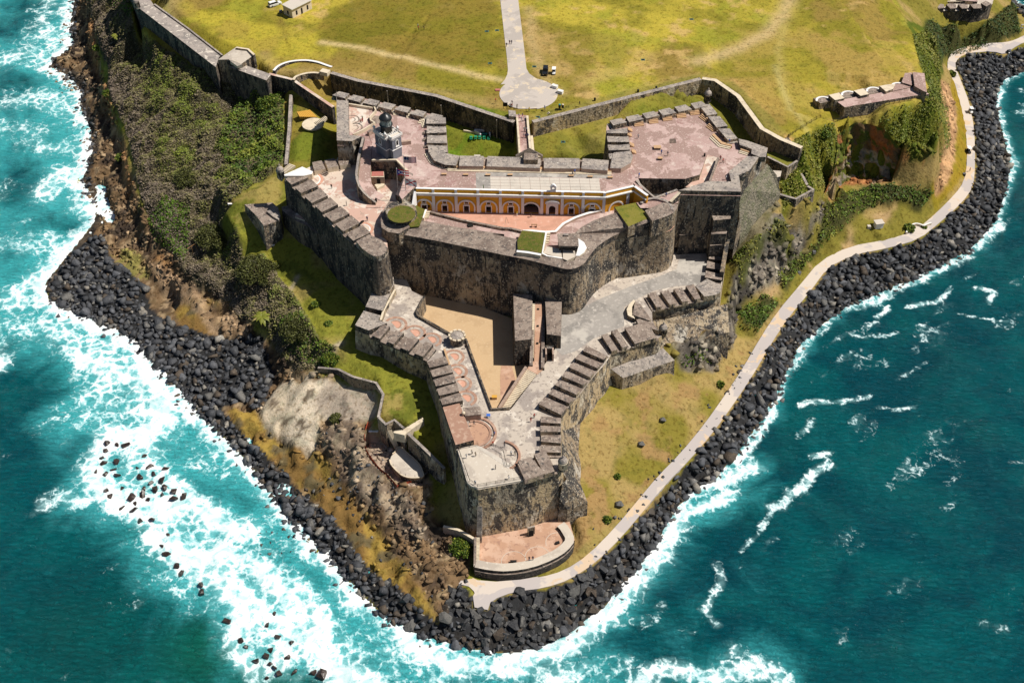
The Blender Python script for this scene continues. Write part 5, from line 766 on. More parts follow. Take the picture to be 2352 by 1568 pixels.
prism('hatch',[(14.34,251.32,43.9),(15.62,251.42,43.9),(15.67,250.67,43.9),(14.38,250.51,43.9)],43.4,('topdark','top'),BL)
prism('slit',[(13.15,246.67,42.7),(18.04,246.56,42.7),(18.03,246.35,42.7),(13.14,246.46,42.7)],42.3,('dark','dark'),BL)
# embrasures cut through the great wall
def bool_cut(o,cuts):
    bm=bmesh.new()
    for verts,faces in cuts:
        vs=[bm.verts.new(v) for v in verts]
        for f in faces: bm.faces.new([vs[i] for i in f])
    bmesh.ops.recalc_face_normals(bm,faces=bm.faces)
    me=bpy.data.meshes.new('cut'); bm.to_mesh(me); bm.free(); me.materials.append(M['dark'])
    c=bpy.data.objects.new('cut',me); COL.objects.link(c); c.location=o.matrix_world.translation*0
    md=o.modifiers.new('b','BOOLEAN'); md.operation='DIFFERENCE'; md.object=c; md.solver='EXACT'
    bpy.context.view_layer.update(); dg=bpy.context.evaluated_depsgraph_get(); ev=o.evaluated_get(dg); new=bpy.data.meshes.new_from_object(ev)
    o.modifiers.clear(); old=o.data; o.data=new; bpy.data.meshes.remove(old); bpy.data.objects.remove(c); bpy.data.meshes.remove(me)
def arch_cut(p,nrm,w,h,depth,out=1.0,n=7):
    """tunnel with an arched head: p = sill centre on the wall face, nrm = outward horizontal normal"""
    N_=Vector((nrm[0],nrm[1],0)).normalized(); T=Vector((-N_.y,N_.x,0)); P=Vector(p); prof=[(-w/2,0),(w/2,0)]
    for k in range(n+1):
        a=math.pi*k/n; prof.append((w/2*math.cos(a),h-w/2+w/2*math.sin(a)))
    V=[tuple(P+T*u+Vector((0,0,v))+N_*out) for u,v in prof]+[tuple(P+T*u*.6+Vector((0,0,v*.8+.2))-N_*depth) for u,v in prof]; m=len(prof)
    F_=[tuple(range(m)),tuple(range(2*m-1,m-1,-1))]+[(i,i+m,(i+1)%m+m,(i+1)%m) for i in range(m)]
    return V,F_
def on_wall(P,A,B):
    """nearest point of the vertical wall A-B to a surveyed point, with its outward normal"""
    a=Vector(A[:2]);b=Vector(B[:2]);d=(b-a).normalized();nn=Vector((d.y,-d.x))
    if nn.y>0: nn=-nn
    q=a+d*((Vector(P[:2])-a).dot(d)); return (q.x,q.y,P[2]),nn
cuts=[];Lp=CA.location
for P in ([(-26.72,254.27,34)],[(-20.14,253.37,32.5)],[(-14.02,252.07,32)],[(-7.76,250.52,31.5)],[(-7.9,250.34,31.2)],[(-1.66,249.48,30.8)],[(24,249.97,34)],[(27.36,252.53,35)],[(32.08,255.79,35)],[(36.82,257.3,36)]):
    q=P[0]; best=None
    for a,b in zip(RIM[4:28],RIM[5:29]):
        # intersect the line of sight with the plane of that wall stretch
        A_=Vector((a[0],a[1])); B_=Vector((b[0],b[1])); o2=Vector((0,0)); d2=Vector((q[0],q[1])); e=B_-A_; den=d2.x*e.y-d2.y*e.x
        if abs(den)<1e-6: continue
        s=(A_.x*e.y-A_.y*e.x)/den; t=((d2*s-A_).dot(e))/e.length_squared
        if -.02<=t<=1.02: best=(d2*s,e)
    if best is None: continue
    hit,e=best; s=hit.length/Vector((q[0],q[1])).length; z=245+(q[2]-245)*s
    nn=Vector((e.y,-e.x)).normalized(); nn=-nn if nn.y>0 else nn
    V,F_=arch_cut((hit.x,hit.y,z-.9),nn,1.8,2.2,2.6); cuts.append(([tuple(Vector(v)-Lp) for v in V],F_))
# the tunnel door at the head of the ramp
dp=[(7.54,241.1,27.5)][0]; V,F_=arch_cut((dp[0],dp[1]+2.2,24.5),(0,-1),3.6,7.0,4,out=4); cuts.append(([tuple(Vector(v)-Lp) for v in V],F_))
bool_cut(body,cuts)
# ================================================================ stair blocks in front of the castle
RB=thing('ramp_house','pair of roofless stone blocks flanking the red ramp from the castle tunnel','gate',(7.2,233.08,23),'parts of the fortress')
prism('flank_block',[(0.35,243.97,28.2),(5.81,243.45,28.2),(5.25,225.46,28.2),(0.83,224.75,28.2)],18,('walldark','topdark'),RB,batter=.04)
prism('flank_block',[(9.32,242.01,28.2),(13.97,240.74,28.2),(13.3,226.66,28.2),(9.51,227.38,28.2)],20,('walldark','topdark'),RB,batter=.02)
wall_strip('cheek_wall',[(9.32,243.81,26.5),(8.73,218.07,26.5)],.9,[26.8,24.6],18,('wall','topdark'),RB,side=-1)
wall_strip('cheek_wall',[(5.09,230.33,27),(4.73,219.44,24.2)],.9,None,18,('wall','topdark'),RB,side=1)
prism('ramp',[(6.51,241.37,27.4),(8.29,241.11,27.4),(8.57,220.64,23.7),(6,220.64,23.7)],18,('brick','wbfloor'),RB)
A=[(5.3,222.74,23.7),(6.1,222.74,23.7)];B=[(5.72,240.97,27.3),(6.51,240.97,27.3)]; steps_between(RB,A[0],A[1],B[0],B[1],26,'cream')
prism('landing',[(5.02,221.08,23.72),(8.85,222.72,23.72),(8.6,218.53,23.72),(6.76,216.47,23.72),(4.07,218.53,23.72)],18,('brick','wbfloor'),RB)
A=[(-2.91,208.54,19.2),(-0.42,208.18,19.2)];B=[(4.17,218.65,23.6),(6.77,216.72,23.6)]; steps_between(RB,A[0],A[1],B[0],B[1],24,'cream')
wall_strip('stair_wall',[(4.06,218.45,24.5),(-3.15,207.62,20)],.7,None,18,('brick','brick'),RB,side=-1)
for k in range(3): box_at('ramp_plate',lerp([(7.33,238.76,27)][0],[(6.97,227.11,25)][0],k/2),(.6,.6,.12),'iron',RB)
# ================================================================ battery on the point (lower fort)
SB=thing('point_battery','lower battery terrace on the point with long runs of wedge-shaped merlons','battery',(3.53,200.63,23.5),'parts of the fortress')
sb_out=[(-40.46,248.8,24),(-41.77,242.81,24),(-42.04,241.23,24),(-43.76,233.8,24),(-39.81,231.73,24),(-36.35,230.76,24),(-32.23,227.37,24),(-28.37,224.51,24),(-24.61,222.62,24),(-23.18,222.02,24),(-22.25,218.53,24),(-20.89,214.2,24),(-19.75,210.62,24),(-18.12,204.28,24),(-16,197.08,24),(-14.17,190.93,24),(-12.82,185.36,24),(-11.17,180.32,24),(-10.16,178.41,24),(-9.62,177.96,24),(-8.27,177.35,24),(2.87,179.86,24),(8.59,182.24,24),(11.32,183.09,24),(12.64,184.88,24),(12.3,187.88,24),(12.55,198.08,24),(12.72,201.45,24),(14.32,204.02,24),(16.34,207.05,24),(18.73,210.57,24),(20.83,214.15,24),(22.78,217.25,24),(25.08,220.34,24),(27.15,224.46,24),(30.42,226.13,24),(34.2,227.56,24),(40.13,230.32,24),(42.16,232.17,24),(40.18,235.38,24),(39.54,237.73,24),(39.85,242.46,24),(43.41,243.59,24),(47.65,244.36,24),(51.97,245.66,24),(55.28,247.12,24),(58.54,248.01,24),(60.07,249.07,24),(60.81,251.99,24),(61.87,256.85,24),(63.39,263.5,24),(65.19,271.5,24)]
sb_in=[(51.64,271.53,23.5),(49.45,282.82,23.5),(14.98,265.22,23.5),(9.78,259.64,23.5),(13.71,235.52,23.5),(12.47,227.69,23.5),(8.7,220.14,23.5),(6.77,216.68,23.5),(-0.31,203.96,23.5),(-5.57,203.53,23.5),(-5.51,203.75,23.5),(-12.92,229.91,23.5),(-17.04,231.86,23.5),(-27.45,240.24,23.5),(-27.46,242.13,23.5),(-25.64,248,23.5),(-29.02,250.43,23.5),(-32.47,259.64,23.5),(-36.06,259.64,23.5),(-37.07,254.17,23.5)]
prism('terrace_block',[(p[0],p[1],23.5) for p in sb_out+sb_in],2.5,('walltan','sbfloor'),SB,batter=.07)
prism('dry_court',[(-36.37,259.34,19),(-18.05,253.89,19),(10.79,237.27,19),(9.14,224.61,19),(6.72,219.92,19),(0.07,207.32,19),(-6.06,206.88,19),(-14.56,234.59,19),(-28.93,244.71,19)],10,('walldark','sand'),SB)
prism('wet_patch',[(p[0],p[1],19.02) for p in [(-3.02,224.37,19),(-0.16,224.52,19),(1.07,218.54,19),(-3.01,208.85,19),(-3.26,220.39,19)]],18.9,('sand','wbfloor'),SB)
wall_strip('court_parapet',[(-25.36,247.08,24.6),(-27.31,240.67,24.6),(-26.89,239.12,24.4),(-16.99,231.27,24.3),(-12.88,229.33,24.3),(-5.49,203.22,24.3),(-0.56,203.57,24.2)],.55,None,18.5,('wall','walldark'),SB,side=1)
# grey road under the castle wall
prism('terreplein',[(p[0],p[1],23.52) for p in [(14.24,241.57,23.5),(18.73,241.57,23.5),(21.99,244.66,23.5),(24.89,246.74,23.5),(33.66,252.02,23.5),(43.29,256.89,23.5),(48.63,260.19,23.5),(51.48,270.08,23.5),(58.58,268.07,23.5),(56.6,254.71,23.5),(53.54,252.83,23.5),(47.85,252.56,23.5),(40.94,250.43,23.5),(34.98,246.21,23.5),(32.01,243.62,23.5),(31.44,235.52,23.5),(22.67,230.59,23.5),(17.75,225.78,23.5),(13.69,223.88,23.5),(11.77,226.73,23.5),(13.58,231.08,23.5)]],23.3,('roadgrey','roadgrey'),SB)
# left arm parapets
prism('end_block',[(-40.13,247.42,25.6),(-34.78,247.11,25.6),(-36.3,240.04,25.6),(-36.62,239.68,25.6),(-41.39,241.31,25.6)],23,('walldark','top'),SB)
prism('end_block',[(-41.77,239.79,25.5),(-36.81,237.77,25.5),(-37.34,235.92,25.5),(-34.86,234.68,25.5),(-39.68,231.72,25.5),(-43.66,233.83,25.5)],23,('walldark','top'),SB)
wall_strip('inner_parapet',[(-33.92,249.3,25.2),(-36.52,240.22,25.2),(-37.05,236.24,25.2)],.6,25.2,23.3,('walltan','cream'),SB,side=1)
merlons([(-39.5,230.75,25.4)][0],[(-23.14,221.31,25.4)][0],4,5.0,SB,side=1,gap=.34,gap_in=.30,zf=23.5,mats=('walldark','topdark'),sill=1.0)
merlons([(-23.04,220.75,25.4)][0],[(-17.93,203.5,25.4)][0],5,5.4,SB,side=1,gap=.22,zf=23.5,mats=('walldark','topdark'))
prism('west_parapet',[(-17.92,203.07,25.3),(-13.65,204.45,25.3),(-9.62,191.82,25.3),(-14.16,190.21,25.3),(-15.92,196.13,25.3)],23.3,('walldark','gunring'),SB)
wall_strip('inner_parapet',[(-18.77,225.72,24.3),(-13.48,206.16,24.3)],.5,None,23.4,('cream','orange'),SB,side=1)
# right arm merlons: each stretch of the outer wall
RR=[([(12.24,187.17,25.3)],[(12.59,200.48,25.3)],4),([(12.65,200.48,25.3)],[(14.42,203.67,25.3)],1),([(14.43,203.89,25.3)],[(26.33,223.24,25.3)],6),([(26.54,223.94,25.3)],[(32.34,226.32,25.3)],2),([(33.04,226.8,25.3)],[(40.63,229.69,25.3)],1)]
for A,B,n in RR: merlons(A[0],B[0],n,(5.2 if A[0][0]<14 and n==4 else 6.6),SB,side=1,gap=.34 if n>1 else .12,gap_in=.26 if n>1 else .08,zf=23.5,mats=('wall','topdark'),sill=.7)
merlons([(3.45,179.25,25.3)][0],[(11.26,182.32,25.3)][0],2,6.4,SB,side=1,gap=.2,zf=23.5,mats=('wall','topdark'))
prism('round_parapet',[(32.57,238.41,25),(32.41,240.95,25),(33.24,243,25),(34.78,245.07,25),(35.07,244.29,25),(34.03,241.97,25),(33.84,239.43,25),(34.5,236.91,25)],23.3,('wall','cream'),SB)
prism('merlon',[(35,243.7,25.3),(36.48,242.67,25.3),(38.93,236.33,25.3),(38.48,235.83,25.3),(33.91,238.34,25.3)],23.4,('wall','topdark'),SB)
prism('merlon',[(34.81,236.55,25.1),(35.68,236.8,25.1),(39.13,235.3,25.1),(40.86,231.95,25.1),(35.31,234.31,25.1)],23.4,('wall','topdark'),SB)
merlons([(39.82,241.39,25.3)][0],[(55,246.03,25.3)][0],4,5.8,SB,side=1,gap=.34,gap_in=.24,zf=23.5,mats=('wall','topdark'),sill=.7)
prism('merlon',[(54.93,246.03,25.3),(58.21,246.71,25.3),(59.74,247.76,25.3),(60.48,250.77,25.3),(56.63,253.72,25.3),(52.9,250.51,25.3)],23.4,('wall','top'),SB)
for a,b,c,d in ((1880,1165,2020,1180),(1885,1090,2030,1100),(1905,1000,2035,1010),(1915,900,1955,900)): pass
merlons([(60.8,252.64,25.3)][0],[(64.44,269.9,25.3)][0],4,4.8,SB,side=1,gap=.28,gap_in=.2,zf=23.5,mats=('walldark','topdark'),sill=.7)
wall_strip('outer_screen',[(61.49,254.61,31),(66.24,273.83,31)],1.2,[27,31],16,('walldark','wall'),SB,side=1)
bartizan('domed stone sentry box on the point battery above the round sea battery',(12.55,184.07,23.9),m='cream')
bartizan('ruined dark sentry box at the eastern angle of the point battery',(41.97,232.83,23))
# gun rings on the floor of the left arm
for P,r in (([(-32.73,236.06,23.5)],3.4),([(-27.23,232.6,23.5)],3.4),([(-22.35,229.91,23.5)],3.0),([(-15.88,223.22,23.5)],3.0),([(-14.86,217.65,23.5)],3.0),([(-13.57,213.11,23.5)],3.0),([(-12.12,207.78,23.5)],3.0)):
    ring('gun_track',P[0],r-.75,r,-60,150 if P[0][0]<-8 else 100,23.5,.05,'gunring',SB,n=18); ring('gun_track',P[0],r*.52-.35,r*.52,-60,140,23.5,.06,'gunring',SB,n=12)
    disc('gun_floor',P[0],r*.42,23.5,.03,'court',SB,a0=-70,a1=140)
c=[(-9.75,195.45,23.5)][0]
for r0,r1,h in ((5.2,5.9,.35),(4.0,4.6,.25)): ring('gun_track',c,r0,r1,-80,105,23.5,h,'gunring',SB,n=22)
disc('gun_floor',c,3.9,23.5,.03,'wbfloor',SB,a0=-90,a1=112)
TU=thing('round_well_house','round stone well house with a pale rubble top on the left arm of the battery','well',(-15.08,228.95,23.5))
lathe('drum',(0,0,0),[(2.0,0),(2.0,2.0),(2.25,2.05),(2.25,2.6),(1.8,2.62)],'wall',TU,18,smooth=False,world=False)
lathe('cap',(0,0,2.623),[(1.8,0),(1.7,.2),(.6,.55),(.05,.6)],'top',TU,14,smooth=False,world=False)
for k in range(10):
    a=k*.628; box_at('coping_stone',(2.1*math.cos(a),2.1*math.sin(a),2.61),(.9,.55,.28),'cream',TU,rz=a+1.57,world=False)
HB=thing('stone_hut','small flat dark hut beside the terracotta gun platform','hut',(-10.36,201.31,23.5))
prism('wall',[(-12.55,202.55,25.4),(-8.46,202.98,25.4),(-8,200.22,25.4),(-11.99,199.8,25.4)],23.4,('brick','topdark'),HB)
prism('roof',[(-12.69,202.49,25.7),(-8.36,202.96,25.7),(-7.87,200.15,25.7),(-12.04,199.65,25.7)],25.42,('topdark','topdark'),HB)
lathe('vent',(*[(-12.47,200.37,25.7)][0][:2],25.7),[(.5,0),(.5,.5),(.2,.8)],'cream',HB,10)
# lookout platform at the very tip
prism('platform',[(-13.74,189.97,23.95),(-9.33,191.3,23.95),(-8.56,191.17,23.95),(-0.42,184.42,23.95),(2.72,179.9,23.95),(-8.27,177.51,23.95),(-9.92,178.15,23.95),(-10.99,179.29,23.95)],23.2,('conc','conc'),SB)
prism('pale_strip',[(p[0],p[1],23.99) for p in [(-9.32,190.89,23.95),(-7.94,190.89,23.95),(0.49,184.42,23.95),(-1.02,183.64,23.95),(-1.93,184.61,23.95)]],23.9,('white','pale'),SB)
prism('dark_parapet',[(1.39,184.32,25),(3.2,185.5,25),(5.62,185.5,25),(6.49,183.54,25),(8.4,181.41,25),(3.15,179.19,25)],23.4,('brick','topdark'),SB)
ring('gun_track',[(-3.01,187.95,23.5)][0],4.6,5.2,-60,75,23.5,.5,'gunring',SB,n=14)
RL=thing('guard_rail','black metal guard rail round the lookout platform on the tip of the battery','railing',(-11.44,179.4,23.95))
def rails(par,line,h=1.05,sp=2.0):
    line=densify(line,sp)
    for p in line: box_at('post',p,(.09,.09,h),'iron',par)
    for a,b in zip(line[:-1],line[1:]):
        for zz in (.5,h-.06):
            L_=math.dist(a[:2],b[:2]); an=math.atan2(b[1]-a[1],b[0]-a[0])
            box_at('bar',((a[0]+b[0])/2,(a[1]+b[1])/2,(a[2]+b[2])/2+zz),(L_-.1,.06,.06),'iron',par,rz=an)
rails(RL,[(-8.56,191.05,23.95),(-12.97,189.97,23.95),(-13.42,189.56,23.95),(-10.4,179.52,23.95),(-8.43,177.88,23.95),(2.72,180.36,23.95),(1.69,182.67,23.95),(-0.57,184.61,23.95)])
rails(RL,[(-6.86,190.57,23.95),(-4.1,190.49,23.95),(-2.25,188.96,23.95),(-1.32,184.22,23.95)])
# ================================================================ battered base, buttresses on the east side
prism('glacis',[(12.67,185.93,20),(13.03,203.01,18.5),(14.49,207.8,18),(19.15,214.47,18),(23.8,221.36,18),(27.32,224.18,18),(30.04,224.81,13),(28.86,225.8,11),(26.84,222.04,9.5),(21.7,210.19,8.5),(18.61,199.79,8),(17.33,185.71,8)],4,('walltan','wall'),SB)
prism('wedge_buttress',[(12.67,183.03,19),(14.7,186.82,17),(17.06,188.67,14),(19.27,183.2,11.2),(14.07,180.87,11.2),(11.96,181,15)],4,('wall','wall'),SB,batter=.02)
prism('lower_platform',[(27.26,223.69,18.5),(42.46,231.85,18.5),(45.76,229.72,15.8),(30.73,222.8,15.8)],6,('walltan','top'),SB,batter=.03)
prism('east_glacis',[(40.11,241.24,20.5),(44.26,241.75,20.5),(62.38,247.68,21),(62.57,240.62,16.3),(46.12,235.49,16.3),(43.14,235.09,16.3)],6,('wall','wall'),SB,batter=.06)
prism('ledge_block',[(-38.58,249.67,26.5),(-37.29,251,26.5),(-34.29,253.14,26.5),(-33.88,249.93,26.5),(-34.86,246.77,26.5),(-38.25,247.82,26.5)],14,('wall','top'),SB)
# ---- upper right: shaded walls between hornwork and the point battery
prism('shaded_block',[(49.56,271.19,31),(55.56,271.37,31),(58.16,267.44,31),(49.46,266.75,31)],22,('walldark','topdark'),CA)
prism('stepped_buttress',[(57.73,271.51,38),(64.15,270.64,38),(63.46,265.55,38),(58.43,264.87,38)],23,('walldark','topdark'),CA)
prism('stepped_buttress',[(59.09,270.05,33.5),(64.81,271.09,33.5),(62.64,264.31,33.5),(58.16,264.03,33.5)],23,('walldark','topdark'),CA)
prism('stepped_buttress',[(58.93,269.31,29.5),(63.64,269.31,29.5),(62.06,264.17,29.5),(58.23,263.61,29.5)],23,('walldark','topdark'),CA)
box_at('doorway',[(54.39,269.8,24.2)][0],(1.4,.3,2.2),'dark',CA)
prism('outer_buttress',[(65.69,273.83,31),(66.93,269.99,34),(69.15,274.7,28),(67.8,275.13,22),(65.78,273.95,22)],14,('wall','walltan'),CA)

# ================================================================ arcaded barracks facing the courtyard
AR=thing('arcade','ochre and white arcaded facade of the barracks along the orange courtyard','facade',(1.79,269.4,38))
FP=[(p[0],p[1]) for p in (PL_IN[13],PL_IN[12],PL_IN[11],PL_IN[10],PL_IN[9],PL_IN[8],PL_IN[7])]
class Frame:
    def __init__(s,A,B): s.a=Vector(A);s.t=(Vector(B)-Vector(A));s.L=s.t.length;s.t.normalize();s.n=Vector((s.t.y,-s.t.x))
    def w(s,u,v,d): q=s.a+s.t*u+s.n*d; return (q.x,q.y,v)
def panel(name,fr,outer,holes,d0,d1,m,parent):
    """flat panel in the (u,z) plane of a frame, with holes, between depths d0 (back) and d1 (front)"""
    loops=[outer]+list(holes); tri=tessellate_polygon([[Vector((p[0],p[1],0)) for p in l] for l in loops]); flat=[p for l in loops for p in l]; n=len(flat)
    V=[fr.w(u,v,d1) for u,v in flat]+[fr.w(u,v,d0) for u,v in flat]; Fc=[]
    for a,b,c in tri:
        A,B,C_=flat[a],flat[b],flat[c]
        if (B[0]-A[0])*(C_[1]-A[1])-(B[1]-A[1])*(C_[0]-A[0])<0: b,c=c,b
        Fc.append((a,b,c)); Fc.append((n+c,n+b,n+a))
    k=0
    for li,l in enumerate(loops):
        ccw=area2(l)>0
        for i in range(len(l)):
            i0,i1=k+i,k+(i+1)%len(l); f=(i0,n+i0,n+i1,i1)
            Fc.append(f if ccw==(li==0) else f[::-1])
        k+=len(l)
    o=mesh_obj(name,V,Fc,M[m],parent); return o
def rect(u0,u1,v0,v1): return [(u0,v0),(u1,v0),(u1,v1),(u0,v1)]
def archp(uc,w,v0,vs,n=10): return [(uc-w/2,v0),(uc+w/2,v0)]+[(uc+w/2*math.cos(math.pi*k/n),vs+w/2*math.sin(math.pi*k/n)) for k in range(n+1)]
def archring(fr,uc,r,th,v0,vs,d0,d1,m,par,name='arch',n=12):
    out=[(uc-r,v0),(uc-r,vs)]+[(uc-r*math.cos(math.pi*k/n),vs+r*math.sin(math.pi*k/n)) for k in range(1,n)]+[(uc+r,vs),(uc+r,v0)]
    ri=r-th; inn=[(uc+ri,v0),(uc+ri,vs)]+[(uc+ri*math.cos(math.pi*k/n),vs+ri*math.sin(math.pi*k/n)) for k in range(1,n)]+[(uc-ri,vs),(uc-ri,v0)]
    return panel(name,fr,(out+inn)[::-1],[],d0,d1,m,par)
# one straight frame per stretch of the front; bays are surveyed along the first long stretch
F1=Frame(FP[0],FP[4]); Z0,ZC,ZT=38.0,44.75,46.0
um=lambda x:(x-125)/(1945-125)*F1.L
holes=[];bays=[(195,0),(395,0),(605,0),(820,0),(1035,0),(1230,1),(1435,2),(1620,0),(1820,0)]
for x,k in bays:
    u=um(x)
    if k==0: holes+= [rect(u-.72,u+.72,38.02,40.3),rect(u-.5,u+.5,41.0,41.75)]
    elif k==1: holes.append(archp(u,4.6,38.02,39.4))
    else: holes.append(archp(u,1.9,38.02,40.3))
holes.append(rect(um(237)-.4,um(237)+.4,39.2,40.2))
panel('wall',F1,rect(0,F1.L,Z0-.3,ZT),holes,-.55,0,'yellow',AR)
for x,k in bays:
    u=um(x)
    if k==0:
        archring(F1,u,2.62,.42,Z0,39.9,.004,.2,'white',AR)
        fr_=panel('door_frame',F1,rect(u-.98,u+.98,Z0,40.62),[rect(u-.72,u+.72,Z0+.02,40.3)],.004,.16,'white',AR)
        panel('window_frame',F1,rect(u-.68,u+.68,40.82,41.95),[rect(u-.5,u+.5,41.0,41.75)],.004,.12,'white',AR)
    elif k==1: archring(F1,u,2.75,.45,Z0,39.5,.004,.2,'white',AR)
    else:
        panel('portal',F1,rect(u-1.75,u+1.75,Z0,42.2),[archp(u,1.9,Z0+.02,40.3)],.004,.45,'white',AR)
        panel('pediment',F1,[(u-2.1,42.2),(u+2.1,42.2)]+[(u+2.1*math.cos(math.pi*j/10),42.2+1.0*math.sin(math.pi*j/10)) for j in range(1,10)],[],.004,.8,'white',AR)
for x in (290,508,720,935,1150,1335,1530,1730,1930):
    u=um(x); panel('pilaster',F1,rect(u-.42,u+.42,Z0,ZC-.25),[],.21,.36,'white',AR); panel('parapet_post',F1,rect(u-.36,u+.36,ZC+.15,ZT+.15),[],-.2,.30,'white',AR)
panel('frieze',F1,rect(0,F1.L,43.7,44.2),[],.004,.18,'white',AR)
panel('cornice',F1,rect(-.1,F1.L+.1,ZC-.22,ZC+.12),[],.01,.62,'white',AR)
panel('coping',F1,rect(0,F1.L,ZT,ZT+.16),[],-.6,.12,'white',AR)
F2=Frame(FP[4],FP[5]); panel('wall',F2,rect(.02,F2.L,Z0-.3,ZT),[rect(F2.L*.4-.7,F2.L*.4+.7,38.02,40.3)],-.5,0,'yellow',AR)
archring(F2,F2.L*.4,2.4,.4,Z0,39.8,.004,.2,'white',AR); panel('cornice',F2,rect(0,F2.L,ZC-.22,ZC+.12),[],.01,.6,'white',AR); panel('coping',F2,rect(0,F2.L,ZT,ZT+.16),[],-.6,.12,'white',AR)
panel('pilaster',F2,rect(F2.L*.74,F2.L*.74+.9,Z0,ZC-.25),[],.21,.36,'white',AR)
F3=Frame(FP[5],FP[6]); panel('wall',F3,rect(.02,F3.L,Z0-.3,ZT-.1),[],-.5,0,'yellow',AR); panel('coping',F3,rect(0,F3.L,ZT-.1,ZT+.1),[],-.6,.2,'white',AR); panel('cornice',F3,rect(0.1,F3.L,ZC-.22,ZC+.1),[],.01,.5,'white',AR)
A0=[(-27.55,268.01,45.9),(-28.72,261.71,45.9)]; F0=Frame((A0[1][0],A0[1][1]),(A0[0][0],A0[0][1])); panel('end_wall',F0,[(0,37.8),(F0.L,37.8),(F0.L,46.0),(0,41.5)],[],-.6,0,'white',AR)
u=um(1440); bg_=panel('bell_gable',F1,rect(u-.8,u+.8,ZT+.16,ZT+2.1)[:2]+[(u+.8,ZT+1.9),(u+.3,ZT+2.6),(u-.3,ZT+2.6),(u-.8,ZT+1.9)],[archp(u,.7,ZT+.6,ZT+1.3,6)],-.5,.1,'white',AR)
panel('bell_gable_cap',F1,[(u-1.1,ZT+1.9),(u+1.1,ZT+1.9),(u,ZT+2.75)],[],.102,.32,'white',AR)
PIL=thing('pillar','ochre square pillar with a pointed cap standing against the arcade','pillar',(-3.4,269.3,38))
box_at('shaft',(0,0,0),(1.35,1.2,4.6),'yellow',PIL,world=False); box_at('cap',(0,0,4.603),(1.5,1.35,1.2),'yellow',PIL,world=False,taper=.15)
# ================================================================ lighthouse
LH=thing('lighthouse','slate blue lighthouse with white parapet and black lantern on the upper terrace','lighthouse',(-37.95,286.25,45))
zs,zc=48.3,52.3
cA=Vector((-37.22,284.84,52.3)[:2]); lA=Vector((-40.68,288.47,52.3)[:2])-cA; LA=lA.length; eL=lA.normalized(); eR=Vector((eL.y,-eL.x)); 
if eR.x<0: eR=-eR
cB=Vector((-35.24,284.63,52.3)[:2]); LB=(Vector((-32.64,286.88,52.3)[:2])-cB).dot(eR)
def sq(c,lu,lv,z,g=0): 
    P=[c-eL*g-eR*g,c+eR*(lv+g)-eL*g,c+eR*(lv+g)+eL*(lu+g),c-eR*g+eL*(lu+g)]; return [(p.x,p.y,z) for p in P]
for nm,c,lu,lv in (('tower',cA,LA,LA*.95),('annex',cB,LA*.55,LB)):
    e=.012 if nm=='annex' else 0
    prism(nm+'_base',sq(c,lu,lv,zs+e,.0),44.8,('lhblue','lhblue'),LH,batter=-.03)
    prism('string_course',sq(c,lu,lv,zs+.28+e,.16),zs+.003,('white','white'),LH)
    prism(nm,sq(c,lu,lv,zc,.0),zs+.28+e,('lhblue','lhblue'),LH)
    prism('cornice',sq(c,lu,lv,zc+.25+e,.18),zc+.003,('white','white'),LH); prism('cornice',sq(c,lu,lv,zc+.55+e,.38),zc+.253+e,('white','pale'),LH)
    for face in (0,1):
        for k in range(9):
            L_=lv if face else lu; q=c+(eR if face else eL)*(L_*(k+.5)/9)-(eL if face else eR)*.08; box_at('corbel',(q.x,q.y,zc-.42),(.22,.26,.40),'white',LH,rz=math.atan2(eR.y,eR.x))
    # rim wall of the roof
    wall_strip('parapet',[(*p[:2],zc+.95) for p in sq(c,lu,lv,0,.3)]+[(*sq(c,lu,lv,0,.3)[0][:2],zc+.95)],.22,zc+.95+e,zc+.56+e,('white','white'),LH,side=1)
for c,d,L_ in ((cA,eL,LA),(cA,eR,LA*.95)):
    for k in range(7):
        q=cA+d*(L_*(k+.5)/7)+(eR if d is eL else eL)*(-.2); box_at('baluster',(q.x,q.y,zc+.97),(.28,.28,.5),'white',LH)
for a,b in ((0,0),(1,0),(0,1),(1,1)):
    q=cA+eL*LA*a+eR*LA*.95*b; lathe('corner_turret',(q.x,q.y,zc+.56),[(.36,0),(.36,1.3),(.46,1.35),(.46,1.5),(.2,1.75),(.08,2.1)],'white',LH,8)
def lh_window(c,d,t,nrm):
    q=c+d*t+nrm*.03; an=math.atan2(d.y,d.x); fr_=Frame((q.x-d.x*1,q.y-d.y*1),(q.x+d.x,q.y+d.y))
    if fr_.n.dot(nrm)<0: fr_=Frame((q.x+d.x,q.y+d.y),(q.x-d.x,q.y-d.y))
    w=panel('window',fr_,archp(1,.7,49.6,51.0,7),[],-.1,.012,'dark',LH); panel('frame',fr_,archp(1,1.15,49.45,51.0,8),[archp(1,.72,49.6,51.0,8)],-.02,.14,'white',w); panel('sill',fr_,rect(.3,1.7,49.2,49.42),[],-.02,.25,'white',w)
lh_window(cA,eL,LA*.5,-eR); lh_window(cB,eR,LB*.5,-eL)
lc=cA+eL*LA*.48+eR*LA*.5
lathe('lantern_gallery',(lc.x,lc.y,zc+.56),[(1.75,0),(1.75,2.3),(2.0,2.35),(2.0,2.55)],'black',LH,20)
lathe('lantern_glass',(lc.x,lc.y,zc+3.113),[(1.62,0),(1.62,1.9)],'glass',LH,16,smooth=False)
for k in range(8):
    a=k*math.pi/4; box_at('glazing_bar',(lc.x+1.63*math.cos(a),lc.y+1.63*math.sin(a),zc+3.12),(.08,.08,1.88),'black',LH,rz=a)
lathe('lantern_dome',(lc.x,lc.y,zc+5.02),[(1.95,0),(1.95,.3),(1.7,.7),(.9,1.35),(.3,1.75)],'black',LH,20)
